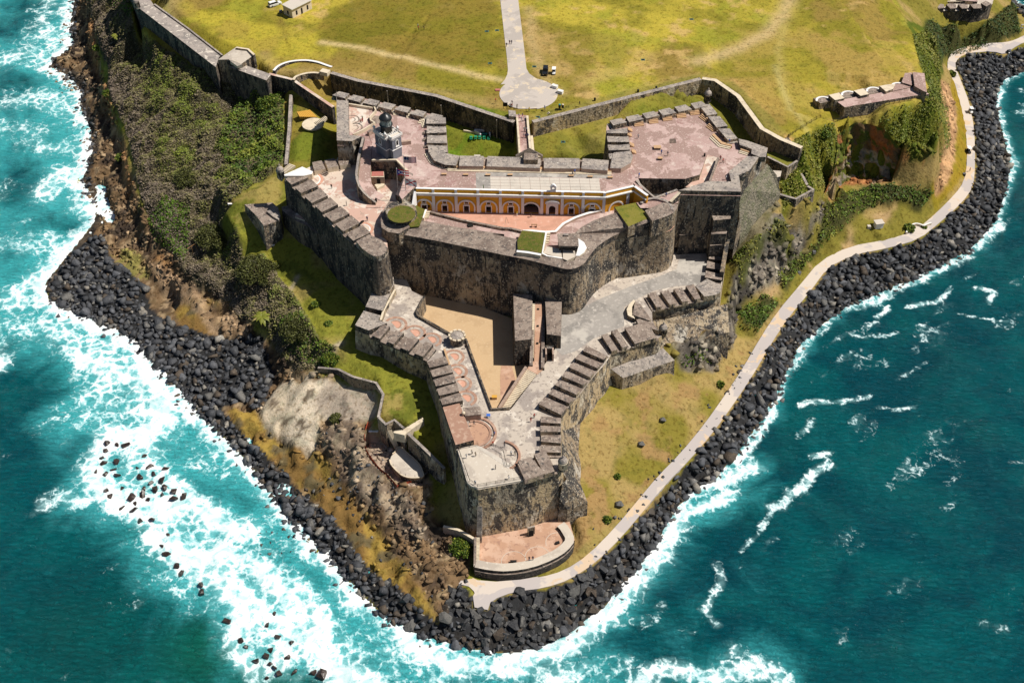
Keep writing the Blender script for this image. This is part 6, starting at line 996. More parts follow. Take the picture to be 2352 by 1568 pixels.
lathe('finial',(lc.x,lc.y,zc+6.77),[(.3,0),(.3,.25),(.12,.4),(.06,1.3)],'black',LH,8)
# ================================================================ moat, bridge and field
def drape_strip(name,left,right,h,m,kind=None,nc=4,zf=None,side=.5):
    V=[];Fc=[];n=len(left)
    for a,b in zip(left,right):
        for k in range(nc+1):
            q=lerp(a,b,k/nc); z=(zf if zf is not None else tz(q[0],q[1],True))+h; V.append((q[0],q[1],z))
    for i in range(n-1):
        for k in range(nc):
            a=i*(nc+1)+k; Fc.append((a,a+1,a+nc+2,a+nc+1))
    # kerb sides
    base=len(V)
    for i in range(n):
        for k in (0,nc): v=V[i*(nc+1)+k]; V.append((v[0],v[1],v[2]-side))
    for i in range(n-1):
        Fc.append((base+2*i,i*(nc+1),(i+1)*(nc+1),base+2*i+2)); a=i*(nc+1)+nc; b=(i+1)*(nc+1)+nc; Fc.append((a,base+2*i+1,base+2*i+3,b))
    o=mesh_obj(name,V,Fc,M[m])
    bm=bmesh.new(); bm.from_mesh(o.data); bmesh.ops.recalc_face_normals(bm,faces=bm.faces); bm.to_mesh(o.data); bm.free()
    if kind: o['kind']=kind
    return o
L_=densify([(-5.7,499.81,38),(-5.04,440.62,38),(-4.38,397.32,38),(-2.79,371.56,38),(-1.81,356.56,38),(-1.33,346.53,38),(-1.91,342.33,38),(-3.8,338.21,38)],4); 
def resample(P,n):
    d=[0]
    for a,b in zip(P[:-1],P[1:]): d.append(d[-1]+math.dist(a[:2],b[:2]))
    out=[];j=0
    for k in range(n):
        t=d[-1]*k/(n-1)
        while j<len(d)-2 and d[j+1]<t: j+=1
        out.append(lerp(P[j],P[j+1],(t-d[j])/max(1e-6,d[j+1]-d[j])))
    return out
drape_strip('road',resample(L_,50),resample([(1.52,499.81,38),(1.91,440.62,38),(2.27,397.32,38),(3.72,371.56,38),(4.53,356.56,38),(5.04,346.53,38),(6.78,343.45,38),(10.11,340.12,38)],50),.09,'road','structure')
def drape_disc(name,c,r,h,m,kind,zf=None,nr=5,n=36,cut=None):
    V=[(c[0],c[1],(zf or tz(c[0],c[1],True))+h)];Fc=[]
    for j in range(1,nr+1):
        for k in range(n):
            a=2*math.pi*k/n; x,y=c[0]+r*j/nr*math.cos(a),c[1]+r*j/nr*math.sin(a)
            if cut: y=max(y,cut(x))
            V.append((x,y,(zf if zf is not None else tz(x,y,True))+h))
    for k in range(n): Fc.append((0,1+k,1+(k+1)%n))
    for j in range(nr-1):
        for k in range(n):
            a=1+j*n; Fc.append((a+k,a+n+k,a+n+(k+1)%n,a+(k+1)%n))
    o=mesh_obj(name,V,Fc,M[m]); o['kind']=kind; return o
rc=(5.49,332.53,38); rr=abs((15.18,332.53,38)[0]-rc[0])
drape_disc('turning_circle',rc,rr,.13,'road','structure',zf=38.0,cut=lambda x:(5.4,323.59,38)[1]-.2+(0 if abs(x-rc[0])<1e9 else 0))
MW=thing('moat_wall','long stained stone retaining wall of the moat west of the bridge','wall',(-25.98,337.22,31),'moat retaining walls')
wall_strip('wall',MOATL,1.6,38.45,28,('walldark','top'),MW,side=1)
for k in range(3): 
    q=lerp(MOATL[1],MOATL[3],.2+.35*k); box_at('drain_pipe',(q[0],q[1]-.2,31),(.3,.3,7),'top',MW)
prism('end_pier',[(-1.17,320.34,39.6),(1.19,319.84,39.6),(1.26,316.44,39.6),(-0.97,316.79,39.6)],29,('wall','top'),MW)
ME=thing('moat_wall','rust-stained retaining wall of the moat east of the bridge with a stair at its end','wall',(36.97,331.41,33),'moat retaining walls')
wall_strip('wall',MOATR[:3],1.6,38.45,31,('walltan','top'),ME,side=1); 
A=[(7.31,321.58,33.2),(7.87,320.9,33.2)];B=[(12.03,321.54,38.2),(12.45,320.75,38.2)]; steps_between(ME,A[0],A[1],B[0],B[1],18,'cream')
prism('postern',[(28.61,325.9,37.2),(31.38,326.77,37.2),(31.41,325.9,37.2),(28.64,324.95,37.2)],33,('wall','top'),ME); prism('postern_opening',[(29.13,325.7,36.3),(30.76,326.21,36.3),(30.73,325.85,36.3),(29.11,325.41,36.3)],33,('dark','dark'),ME)
MG=thing('moat_wall','curving retaining wall round the eastern pink bastion, its inner side in shade','wall',(78.4,326.16,33),'moat retaining walls')
wall_strip('wall',MOATR[2:],1.6,38.6,29,('wall','cream'),MG,side=1)
for k in range(9):
    q=lerp((86.31,305.09,38),(90.51,302.33,33),k/8); box_at('stepped_end',(q[0]+.5,q[1]+.6,q[2]-4),(1.3,1.3,4.4),'wall',MG)
BR=thing('bridge','stone bridge crossing the grassy moat to the fort gate','bridge',(3.51,316.81,34))
prism('deck',[(0.78,320.4,38.06),(4.99,319.51,38.06),(5.59,300.66,38.06),(5.5,298.07,38.06),(2.05,298.07,38.06),(1.4,318.39,38.06)],31,('wall','plaza'),BR)
wall_strip('parapet',[(1.35,317.1,38.9),(1.73,307.31,38.9),(2.07,297.27,38.9)],.6,38.9,31,('cream','cream'),BR,side=1)
wall_strip('parapet',[(5.28,318.21,38.9),(5.52,311.62,38.9),(6.04,299.33,38.9)],.7,38.9,31,('wall','cream'),BR,side=-1)
prism('side_ramp',[(5.92,320.75,33.6),(7.67,320.3,33.6),(6.63,317.41,33.6),(7.1,306.4,33.6),(6.25,307.03,33.6),(5.77,318.52,33.6)],31,('cream','cream'),BR)
GA=thing('gatehouse','gabled cream stone gate front at the fort end of the bridge','gate',(5.33,297.8,38))
prism('gable',[(1.12,284.06,46.9),(5.06,284.01,49.4),(9.17,284.06,46.9),(9.18,284.87,46.9),(5.07,284.82,49.4),(1.13,284.87,46.9)],38,('cream','topdark'),GA)
prism('gable_wing',[(2.38,283.32,47.2),(5.11,286.13,47.2),(5.08,283.32,47.2)],45.2,('cream','cream'),GA); prism('gable_wing',[(5.33,283.32,47.2),(5.36,286.13,47.2),(8.5,283.32,47.2)],45.2,('cream','cream'),GA)
# ---- western sea wall
SW=thing('sea_wall','broad pale-topped sea wall along the field edge above the dark scrub','wall',(-119.93,371.37,36))
prism('wall',[(-137.88,391.54,38),(-119.22,369.95,38),(-101.54,349.56,38),(-101.58,356.17,38),(-100.91,357.15,38),(-116.47,375.57,38),(-132.63,393.58,38),(-145.39,416.74,38),(-150.06,416.74,38)],24,('walldark','seatop'),SW,batter=.04)
prism('inner_kerb',[(-132.4,393,38.5),(-116.26,375.01,38.5),(-100.63,356.53,38.5),(-100.28,356.94,38.5),(-115.93,375.54,38.5),(-131.89,393.37,38.5)],36,('wall','top'),SW)
prism('wall',[(-97.18,350.22,37.8),(-82.87,341.28,37.8),(-81.9,345.16,37.8),(-91.93,351.26,37.8),(-93.89,350.46,37.8)],24,('walldark','seatop'),SW,batter=.03)
bartizan('small stone sentry box at the upper end of the western sea wall',(-138.23,391.73,38))
BU=thing('powder_house','low stone magazine with a sloping pale concrete roof set on the sea wall','magazine',(-95.14,357.07,37))
prism('wall',[(-100.81,351.81,39.5),(-97.12,351.97,39.5),(-93.63,348.19,39),(-88.38,353.82,40.4),(-91.24,357.39,40.6),(-95.45,358.62,40.6),(-99.47,354.23,39.6)],26,('wall','conc'),BU)
wall_strip('rim',[(-95.26,357.92,41),(-90.85,356.69,41),(-88,352.78,41)],.8,None,36,('wall','cream'),BU,side=-1)
prism('west_slope',[(-96.53,350.74,39.75),(-93.62,347.92,39.3),(-91.89,348.1,39.9),(-96.32,350.96,40)],38.5,('cream','conc'),BU)
OW=thing('outwork_wall','dark stone wall running from the sea wall down to the western bastion','wall',(-68.6,342.39,32))
wall_strip('wall',[(-83.01,345.5,37.6),(-74.65,341.91,37.6),(-58.96,324.91,37.6)],1.1,37.6,27,('walldark','ausfloor'),OW,side=1)
CW=thing('curved_wall','low curved whitish stone wall on the grass near the sea wall','wall',(-71.92,354.54,38))
wall_strip('wall',smooth_line([(-81.6,347,38.3),(-80.53,350.41,38.3),(-77.16,353.22,38.3),(-71.86,354.35,38.3),(-67.1,353.22,38.3),(-63.46,350.81,38.3),(-61.41,349.61,38.3)]),.9,38.3,36.5,('wall','white'),CW,side=-1)
CW2=thing('curved_wall','second low curved wall linking the outwork to the moat wall','wall',(-68.76,346.16,38))
wall_strip('wall',smooth_line([(-74.11,340.83,38.4),(-73.69,343.15,38.4),(-70.68,345.34,38.4),(-67.04,346.04,38.4),(-64.02,344.95,38.4)]),.9,38.4,36,('wall','cream'),CW2,side=-1)
box_at('corner_stub',[(-63.43,344.83,38)][0],(3,2.2,1.4),'cream',CW2,rz=-.4)
TW=thing('boundary_wall','thin straight stone wall between the scrub and the western moat lawn','wall',(-73.61,321.65,32))
wall_strip('wall',[(-75.41,339.05,33.6),(-73.63,321.05,32.4),(-72.22,302.11,31.2)],1.1,None,26,('wall','top'),TW,side=1)
ST=thing('garden_stair','long flight of pale steps running down beside the scrub below the sentry box','stair',(-74.66,298.77,29))
A=[(-78.77,296.19,27.2),(-77.42,295.42,27.2)];B=[(-70.49,302.15,31.5),(-68.49,301.03,31.5)]; steps_between(ST,A[0],A[1],B[0],B[1],22,'cream')
RP=thing('round_stair_platform','round pale stone platform with fan steps on the western moat lawn','platform',(-65.47,321.57,33))
disc('platform',[(-65.26,321.62,33.2)][0],3.6,33.2,.3,'cream',RP,n=20); 
A=[(-64.9,322.23,33.5),(-62.8,319.74,33.5)];B=[(-61.18,323.11,35.5),(-60.5,322.4,35.5)]; steps_between(RP,A[0],A[1],B[0],B[1],9,'cream')
MT=thing('plank_platform','bright orange timber decking laid on the moat lawn by the dark wall','decking',(-68.3,328.06,33))
A=[(-71.54,328.85,33.2),(-67.32,330.1,33.2),(-64.36,325.72,33.2),(-70.22,325.93,33.2)]
for k in range(9):
    t0,t1=k/9+.008,(k+1)/9-.008; prism('plank',[(*lerp(A[0],A[1],t0)[:2],33.45),(*lerp(A[0],A[1],t1)[:2],33.45),(*lerp(A[3],A[2],t1)[:2],33.45),(*lerp(A[3],A[2],t0)[:2],33.45)],32.6,('planks','planks'),MT)
# ---- field house
HO=thing('field_house','small white house with flat metal roof at the edge of the field','house',(-79.54,388.81,37.6))
prism('wall',[(-83.52,387.31,41.2),(-79.84,384.04,41.2),(-73.68,391.18,41.2),(-77.68,395.09,41.2)],36.5,('cream','cream'),HO)
prism('roof',[(-83.85,387.11,41.5),(-79.7,383.3,41.5),(-73.33,390.79,41.5),(-77.86,395.07,41.5)],41.203,('white','pale'),HO)
hf=Frame([(-80.37,384.54,37.7)][0][:2],[(-74.13,392.11,37.7)][0][:2]); hf2=Frame([(-84.02,387.71,37.7)][0][:2],[(-80.37,384.54,37.7)][0][:2])
hp=[(-79.84,384.04,41.2),(-73.68,391.18,41.2)]; hf=Frame(hp[0][:2],hp[1][:2]); hp=[(-83.52,387.31,41.2),(-79.84,384.04,41.2)]; hf2=Frame(hp[0][:2],hp[1][:2])
for t in (.22,.48,.78): panel('window' if t!=.48 else 'door',hf,rect(hf.L*t-.4,hf.L*t+.4,38.2 if t!=.48 else 37.5,39.9),[],-.1,.03,'dark',HO)
panel('window',hf2,rect(hf2.L*.5-.4,hf2.L*.5+.4,38.3,39.8),[],-.1,.03,'dark',HO)
box_at('air_unit',[(-84.84,388.35,37.6)][0],(1.1,.9,.9),'metal',HO)
# ---- gun battery on the eastern edge of the field
EB=thing('gun_battery','flat reddish concrete gun battery with ring emplacements at the eastern cliff edge','battery',(120.11,332.44,37.3))
prism('apron',[(106.81,329.03,38.5),(109.01,325.04,38.5),(119.53,328.05,38.5),(134.51,332.24,38.5),(138.77,333.02,38.5),(136.87,335.55,38.5),(133.9,337.93,38.5),(125.09,334.6,38.5)],34,('wall','plaza'),EB)
for s in range(1): pass
for P in ([(104.76,331.01,39.4),(108.33,332.42,39.4),(109.58,329.08,39.4),(106.2,327.85,39.4)],[(113.49,333.51,39.5),(116.95,334.87,39.5),(118.18,331.41,39.5),(115.14,330.29,39.5)],[(122.76,336.39,39.5),(125.67,337.35,39.5),(128.25,337.41,39.5),(126.88,334.55,39.5),(124.11,332.98,39.5)]): prism('traverse',P,35,('wall','cream'),EB)
for P in ([(100,331.5,37.85),(105.46,333.44,37.85),(106.9,330.32,37.85),(101.75,328.46,37.85)],[(109.17,334.87,37.9),(114.35,336.05,37.9),(115.92,332.86,37.9),(110.44,331.33,37.9)],[(117.86,337.33,37.95),(123.7,338.74,37.95),(125.01,335.55,37.95),(119.11,333.91,37.95)]): prism('pit_floor',P,35,('wall','topdark'),EB)
for P in ([(103.21,329.77,37.9)],[(112.32,333.12,37.95)],[(121.13,335.41,38)],[(129.79,337.29,38.6)]): ring('gun_track',P[0],2.1,2.75,10,185,P[0][2],.12,'white',EB,n=16); disc('gun_floor',(P[0][0],P[0][1]-.3),1.8,P[0][2]-.02,.05,'topdark',EB,a0=0,a1=180)
prism('platform_step',[(125.2,333.88,38.75),(128.03,338.65,38.75),(131.65,339.45,38.75),(134.12,337.37,38.75),(133.58,336.89,38.75)],36,('wall','plaza'),EB)
prism('end_block',[(135.61,344.02,40.2),(139.33,343.3,40.2),(137.1,331.37,40.2),(136.09,332.16,40.2),(134.01,335.15,40.2)],33,('wall','plaza'),EB); prism('end_block',[(133.38,344.94,39.3),(135.9,345.2,39.3),(134.44,338.96,39.3),(133.75,337.1,39.3),(130.81,339.02,39.3)],33,('wall','plaza'),EB)
EB.location.z-=.85
# ---- small fort at the far right
NF=thing('far_battery','distant round-fronted stone battery with four merlons above dark green scrub','battery',(182.29,433.41,16))
NFo=[(170.9,435.17,17),(169.52,428.38,17),(174.74,428.34,17),(180.58,428.26,17),(185.92,428.46,17),(190.27,429.3,17),(193.66,431.51,17),(196.09,434.35,17),(198.85,440.93,17),(171.76,440.93,17)]
prism('wall',NFo,6,('walldark','conc'),NF,batter=.03)
for P in ([(171.08,430.82,18.6),(173.93,431.22,18.6),(174.93,430.58,18.6),(174.06,427.48,18.6),(171.81,427.28,18.6)],[(175.82,430.82,18.6),(178.63,431.22,18.6),(179.78,430.58,18.6),(178.83,427.36,18.6),(176.45,427.2,18.6)],[(180.57,430.82,18.6),(183.43,431.22,18.6),(184.48,430.58,18.6),(183.51,427.36,18.6),(181.18,427.2,18.6)],[(185.33,430.82,18.6),(188.22,431.22,18.6),(189.8,430.58,18.6),(189.18,427.48,18.6),(185.95,427.28,18.6)],[(190.13,431.71,18.6),(192.69,433.74,18.6),(194.32,431.3,18.6),(191.45,428.89,18.6)],[(164.59,433.38,19),(168.82,433.79,19),(168.97,430.22,19),(165.09,430.74,19)]): prism('merlon',P,16.8,('walldark','topdark'),NF)
prism('inner_wall',[(170.91,434.07,18),(181.01,434.28,18),(189.59,433.99,18),(189.73,434.48,18),(181.18,434.89,18),(171.04,434.56,18)],16.8,('wall','cream'),NF); prism('inner_block',[(181.2,434.75,18.5),(189.22,433.2,18.5),(189.92,435.97,18.5),(181.65,436.39,18.5)],16.8,('wall','plaza'),NF)
WW=thing('wing_wall','grey battered wing wall running from the far battery to the field edge','wall',(163.53,423.65,18))
prism('wall',[(156.3,413.03,21),(158.47,416.65,20.5),(169.55,431.37,17.5),(169.62,430.54,17.3),(167.93,428.98,16),(156.62,413.33,20)],6,('wall','topdark'),WW,batter=.2)
# ================================================================ sea battery at the foot of the point
WB=thing('sea_battery','half-round sea battery with salmon paved floor at the foot of the point','battery',(0.49,171.53,6),'parts of the fortress')
prism('floor',[(-9.46,179.45,6),(3.34,183.33,6),(9.97,184.9,6),(14.33,183.33,6),(15.9,175.26,6),(13.95,172.27,6),(10.21,169.51,6),(5.01,166.96,6),(-1.02,166.06,6),(-5.54,166.42,6),(-9.18,167.33,6)],2.5,('walldark','wbfloor'),WB)
outer=smooth_line([(-9.25,166.3,7),(-5.51,165.37,7),(-1.01,165.01,7),(4.99,166.09,7),(10.46,168.62,7),(13.88,171.18,7),(16.08,174.53,7),(14.45,178.7,7),(13.32,180.15,7)],1)
wall_strip('parapet',outer,2.3,7.0,2.2,('walldark','conc'),WB,side=1)
wall_strip('outer_wall',[(p[0]-.0,p[1]-.35,5.9) for p in outer[:-3]],.5,5.9,2.2,('walldark','topdark'),WB,side=1)
# dressed stones of the outer face, course by course
cum=0; line=densify([(p[0],p[1]-.37,0) for p in outer[2:-4]],.05); 
def stones(line,z0,courses,h,lmin,lmax,parent,m,proud=.09):
    P=resample(line,max(2,int(sum(math.dist(a[:2],b[:2]) for a,b in zip(line[:-1],line[1:]))/.1))); n=len(P); rnd=random.Random(3); base=None
    for c in range(courses):
        i=rnd.randint(0,6)
        while i<n-6:
            k=rnd.randint(int(lmin/.1),int(lmax/.1)); j=min(n-1,i+k)
            a,b=Vector(P[i][:2]),Vector(P[j][:2]); d=(b-a); L2=d.length
            if L2<.3: break
            d.normalize(); nn=Vector((d.y,-d.x)); pr=proud*rnd.uniform(.5,1.4); g=.05
            q=[a+d*g-nn*.1,b-d*g-nn*.1,b-d*g+nn*pr,a+d*g+nn*pr]
            V=[(p.x,p.y,z0+c*h+.04) for p in q]+[(p.x,p.y,z0+(c+1)*h-.03) for p in q]
            mesh_obj('stone',V,[(3,2,1,0),(4,5,6,7),(0,1,5,4),(1,2,6,5),(2,3,7,6),(3,0,4,7)],M[m],parent); i=j
stones(line,3.5,5,.47,1.0,1.9,WB,'stoneblk')
for P,r in (([(11.57,174.51,6)],3.1),([(6.42,170.06,6)],3.2),([(0.49,168.6,6)],3.2)): ring('gun_track',P[0],r-.14,r,10,200,6.0,.02,'conc',WB,n=20)
A=[(-9.2,168.34,6.1),(-8.14,168.34,6.1)];B=[(-9.26,173.81,9),(-8.1,173.81,9)]; steps_between(WB,A[0],A[1],B[0],B[1],18,'cream',drop=2)
A=[(-8.87,174.22,9.2),(-7.59,174.22,9.2)];B=[(-8.48,175.78,19),(-7.29,175.78,19)]; steps_between(WB,A[0],A[1],B[0],B[1],26,'top',drop=3)
wall_strip('stair_cheek',[(-9.51,166.72,6.6),(-9.48,173.36,9.6)],.6,None,2.5,('walldark','topdark'),WB,side=-1)
wall_strip('side_wall',[(-9.54,172.92,9.2),(-13.6,175.87,9),(-17.51,177.38,8.5)],.7,None,3,('brick','cream'),WB,side=-1)
prism('door_frame',[(3.88,177,9),(5.73,177.57,9),(5.78,177.12,9),(3.93,176.55,9)],5.8,('wall','top'),WB); prism('doorway',[(4.24,176.28,8.3),(5.48,176.66,8.3),(5.48,176.5,8.3),(4.24,176.13,8.3)],6,('dark','dark'),WB)
box_at('floor_block',[(0.34,168.41,6)][0],(1.6,.5,.7),'iron',WB); box_at('floor_block',[(11.46,174.14,6)][0],(1.0,.6,.6),'iron',WB,rz=.4)
# ================================================================ promenade
PO=[(-5.92,156.28,3.55),(-5.11,159,3.55),(0.43,161.5,3.55),(7.95,162.51,3.55),(14.49,165.06,3.55),(21.24,170.26,3.55),(28.37,178.32,3.55),(34.65,186.7,3.55),(41.19,195.43,3.55),(47.83,202.99,3.55),(56.33,214.03,3.55),(64.02,225.65,3.55),(70.57,236.09,3.55),(77.73,248.9,3.55),(84.95,260.44,3.55),(93.9,272.56,3.55),(101.68,284.2,3.55),(111.5,290.77,3.55),(123.67,294.12,3.55),(134.84,298.66,3.55),(144.54,307.97,3.55),(154.94,318.84,3.55),(161.2,327.6,3.55),(165.72,340.61,3.55),(171.78,362.73,3.55),(175.23,380.47,3.55),(176.66,399.31,3.55),(177.15,409.16,3.55),(180.58,415.23,3.55),(185.6,418.64,3.55),(195.75,420.02,3.55),(199.87,417.27,3.55),(204.37,422.1,3.55),(210.85,427.35,3.55),(220.87,431.61,3.55)]
PI=[(-9.11,157.02,3.55),(-9.74,161.25,3.55),(-6.03,163.53,3.55),(6.93,165.58,3.55),(13.06,167.64,3.55),(19.15,172.24,3.55),(26.52,180.79,3.55),(32.8,189.28,3.55),(39.34,198.12,3.55),(45.99,205.78,3.55),(53.97,216.63,3.55),(61.35,228.04,3.55),(67.87,238.6,3.55),(75,251.54,3.55),(82.23,263.42,3.55),(91.48,275.89,3.55),(99.77,287.46,3.55),(110.97,295.02,3.55),(124.1,298.43,3.55),(134.43,302.81,3.55),(143.91,312.26,3.55),(153.84,323.56,3.55),(158.87,330.67,3.55),(163.52,342.75,3.55),(168.55,362.16,3.55),(171.22,378.05,3.55),(172.53,397.37,3.55),(174.19,409.83,3.55),(178.35,418.64,3.55),(184.67,423.49,3.55),(197.01,426.64,3.55),(203.21,427,3.55),(207.82,429.12,3.55),(213.51,433.4,3.55),(223.15,438.47,3.55)]
drape_strip('promenade',smooth_line(PI,1),smooth_line(PO,1),.12,'prom','structure',zf=3.5,side=1.2)
prism('promenade',[(-13.21,163.77,3.6),(-11.64,166.64,3.6),(-8.57,164.85,3.6),(-4.04,164.42,3.6),(2,164.99,3.6),(6.54,165.92,3.6),(3.48,161.65,3.6),(-4.01,161.47,3.6),(-6.67,159.55,3.6),(-8.45,159.2,3.6),(-9.4,161.65,3.6),(-10.63,162.99,3.6)],1.5,('conc','prom'),None)['kind']='structure'
prism('promenade',[(131.95,301.93,3.66),(132.96,303.55,3.66),(134.06,305.51,3.66),(136.39,305.84,3.66),(137.78,304.86,3.66),(139.75,306.17,3.66),(142.05,307.16,3.66),(141.21,305.51,3.66),(136.94,301.6,3.66)],3,('cream','prom'),None)['kind']='structure'
CB=thing('curved_bench_wall','pale curved bench wall on a bulge of the promenade','bench',(136.54,306.45,3.7))
wall_strip('wall',smooth_line([(131.45,301.2,4.5),(133.39,304.45,4.5),(135.43,306.09,4.5),(137.1,305.43,4.5),(137.9,304.58,4.5),(139.4,305.63,4.5),(141,306.28,4.5)]),.5,4.5,3.3,('cream','white'),CB,side=1)
# retaining wall of the lower western lawn, tank and its surroundings
RW=thing('retaining_wall','grey zigzag retaining wall below the lower western lawn','wall',(-38.94,221.78,14))
wall_strip('wall',[(-54.65,227.93,14.5),(-48.61,225.73,16),(-44.05,221.82,17.1),(-37.48,219.49,17.1),(-35.31,215.37,17.1),(-35.94,207.13,17.1),(-33.53,204.09,17.1)],.7,None,8,('wall','top'),RW,side=1)
wall_strip('wall',[(-33.51,204,17.2),(-31.28,205.64,17.2),(-28.66,202.63,17.2)],.7,17.2,8,('wall','top'),RW,side=1)
wall_strip('wall',[(-27.64,201.36,16.8),(-21.84,194.58,16.8),(-17.67,190.87,15)],.8,None,5,('wall','top'),RW,side=1)
prism('foot_bridge',[(-31.19,202.16,17.1),(-28.82,202.59,17.1),(-23.77,206.91,17.1),(-23.39,205.82,17.1),(-27.63,201.52,17.1),(-28.21,200.67,17.1),(-31.15,201.52,17.1)],14,('cream','cream'),RW)
A=[(-31.23,202.81,10.5),(-30.59,203.02,10.5)];B=[(-32.88,202.69,16.5),(-31.79,203.12,16.5)]; steps_between(RW,A[0],A[1],B[0],B[1],14,'cream',drop=2)
RL2=thing('hand_rail','thin iron hand rail along the little footbridge of the lower lawn','railing',(-28.95,202.16,17.1))
rails(RL2,[(-31.02,202.01,17.12),(-28.71,202.44,17.12),(-24.07,206.46,17.12)],sp=1.6)
TK=thing('water_tank','oval cream-topped concrete tank on the rocks below the battery','tank',(-29.11,198.41,8))
tk=smooth_line([(-32.25,198.23,10.5),(-31.88,199.43,10.5),(-30.93,200.28,10.5),(-30.58,201.98,10.5),(-29.57,202.04,10.5),(-28.03,199.92,10.5),(-25.98,197.99,10.5),(-24.28,195.73,10.5),(-23.52,193.49,10.5),(-23.07,192.03,10.5),(-24.87,191.74,10.5),(-26.68,191.74,10.5),(-28.54,192.44,10.5),(-29.71,193.61,10.5),(-31.01,195.14,10.5),(-31.94,196.56,10.5)],1,closed=True)
prism('tank',tk,4,('wall','conc'),TK)
wall_strip('kerb',[(*p[:2],10.75) for p in tk[2:]],.3,10.75,10.3,('orange','cream'),TK,side=1)
for P in [(-31.24,195.73,10.5),(-29.04,193.14,10.5),(-27.81,192.32,10.5),(-25.28,191.85,10.5)]: box_at('rod',P,(.08,.08,.9),'iron',TK)
RF=thing('safety_fence','torn orange-red safety fence strung across the rocks round the tank','fence',(-35.85,199.2,8))
fl=densify([(-39,209.57,8.5),(-39.82,205.84,8.5),(-39.18,202.39,8.5),(-35.63,197.1,8.5),(-32.41,192.96,8.5),(-29.95,189.91,8.5),(-27.19,191.33,8.5),(-23.78,192.96,8.5)],1.6)
fl=[(p[0],p[1],tz(p[0],p[1])) for p in fl]
for p in fl: box_at('post',p,(.07,.07,1.0),'metal',RF)
for a,b in zip(fl[:-1],fl[1:]):
    d=Vector((b[0]-a[0],b[1]-a[1])).normalized(); n_=Vector((-d.y,d.x))*.06
    mesh_obj('mesh_panel',[(a[0]-n_.x,a[1]-n_.y,a[2]+.1),(b[0]-n_.x,b[1]-n_.y,b[2]+.1),(b[0]+n_.x,b[1]+n_.y,b[2]+.85),(a[0]+n_.x,a[1]+n_.y,a[2]+.95),(a[0]+n_.x*2,a[1]+n_.y*2,a[2]+.1),(b[0]+n_.x*2,b[1]+n_.y*2,b[2]+.1)],[(0,1,2,3),(3,2,5,4)],M['reddk'],RF)
# outworks on the eastern slope
OE=thing('east_outwork','small grass-topped stone outwork on the cliff below the eastern bastion','outwork',(91.08,298.57,22))
prism('bastion',[(83.84,291.56,27),(88.57,289.23,27),(95.34,294.54,27),(93.81,296.66,27),(93.08,297.3,27),(88.08,299.57,27),(85.16,298.27,27)],16,('wall','grass'),OE,batter=.04)
wall_strip('parapet',[(83.49,290.68,27.8),(88.27,288.3,27.8),(95.01,293.59,27.8),(93.47,295.57,27.8)],.9,27.8,24,('wall','top'),OE,side=1)
CP=thing('caponier','narrow walled passage with grass floor running out from the eastern bastion','wall',(86.09,301.77,32))
prism('passage',[(80.72,303.46,33.6),(86.27,297.68,33.6),(90.01,300.49,33.6),(84.13,305.47,33.6),(81.04,305.47,33.6)],20,('wall','grass'),CP); wall_strip('parapet',[(80.29,301.52,34.4),(85.87,296.1,34.4),(89.75,299.35,34.4)],.8,34.4,20,('wall','top'),CP,side=1)
wall_strip('wall',[(90.4,301.11,32),(93.42,295.94,28)],.9,None,16,('walldark','top'),CP,side=-1)
prism('lower_yard',[(80.84,296.45,33),(84.21,296.12,33),(83.34,293.23,33),(81.3,292.28,33)],18,('wall','conc'),CP)
TL=thing('talus','rough sloping masonry bank under the eastern bastion','slope',(75.84,290.17,32))
prism('bank',[(67.39,277.53,39.5),(77.62,290.12,40),(81.34,290.41,35.5),(83.42,289.82,29),(78.51,285.06,26.5),(72.47,277.93,24.5),(69.4,274.48,23)],12,('talus','talus'),TL)
BT=thing('utility_box','small white metal utility cabinet on the shore lawn','cabinet',(121.71,302.6,5.7))
box_at('cabinet',(0,0,0),(2.6,2.0,2.0),'white',BT,rz=.2,world=False); box_at('lid',(0,0,2.003),(3.0,2.4,.2),'pale',BT,rz=.2,world=False); box_at('pedestal',(-3.2,-.6,0),(1.1,1.1,1.0),'pale',BT,world=False)
# cliff edge fence
CF=thing('cliff_fence','thin wire fence with posts along the eastern cliff edge of the field','fence',(106.09,323.31,37))
fl=densify(smooth_line([(87.11,307.24,37),(89.05,309.96,37),(98.05,318.67,37),(103.56,322.59,37),(109.72,325.48,37),(118.7,326.36,37),(125.19,328.41,37),(132.66,330.99,37)]),2.6)
fl=[(p[0],p[1],tz(p[0],p[1])) for p in fl]
for p in fl: box_at('post',(p[0],p[1],p[2]-.1),(.1,.1,1.5),'iron',CF)
for a,b in zip(fl[:-1],fl[1:]):
    for zz in (.5,1.0,1.35):
        mesh_obj('wire',[(a[0],a[1]-.025,a[2]+zz-.025),(b[0],b[1]-.025,b[2]+zz-.025),(b[0],b[1]+.025,b[2]+zz+.025),(a[0],a[1]+.025,a[2]+zz+.025)],[(0,1,2,3)],M['iron'],CF)

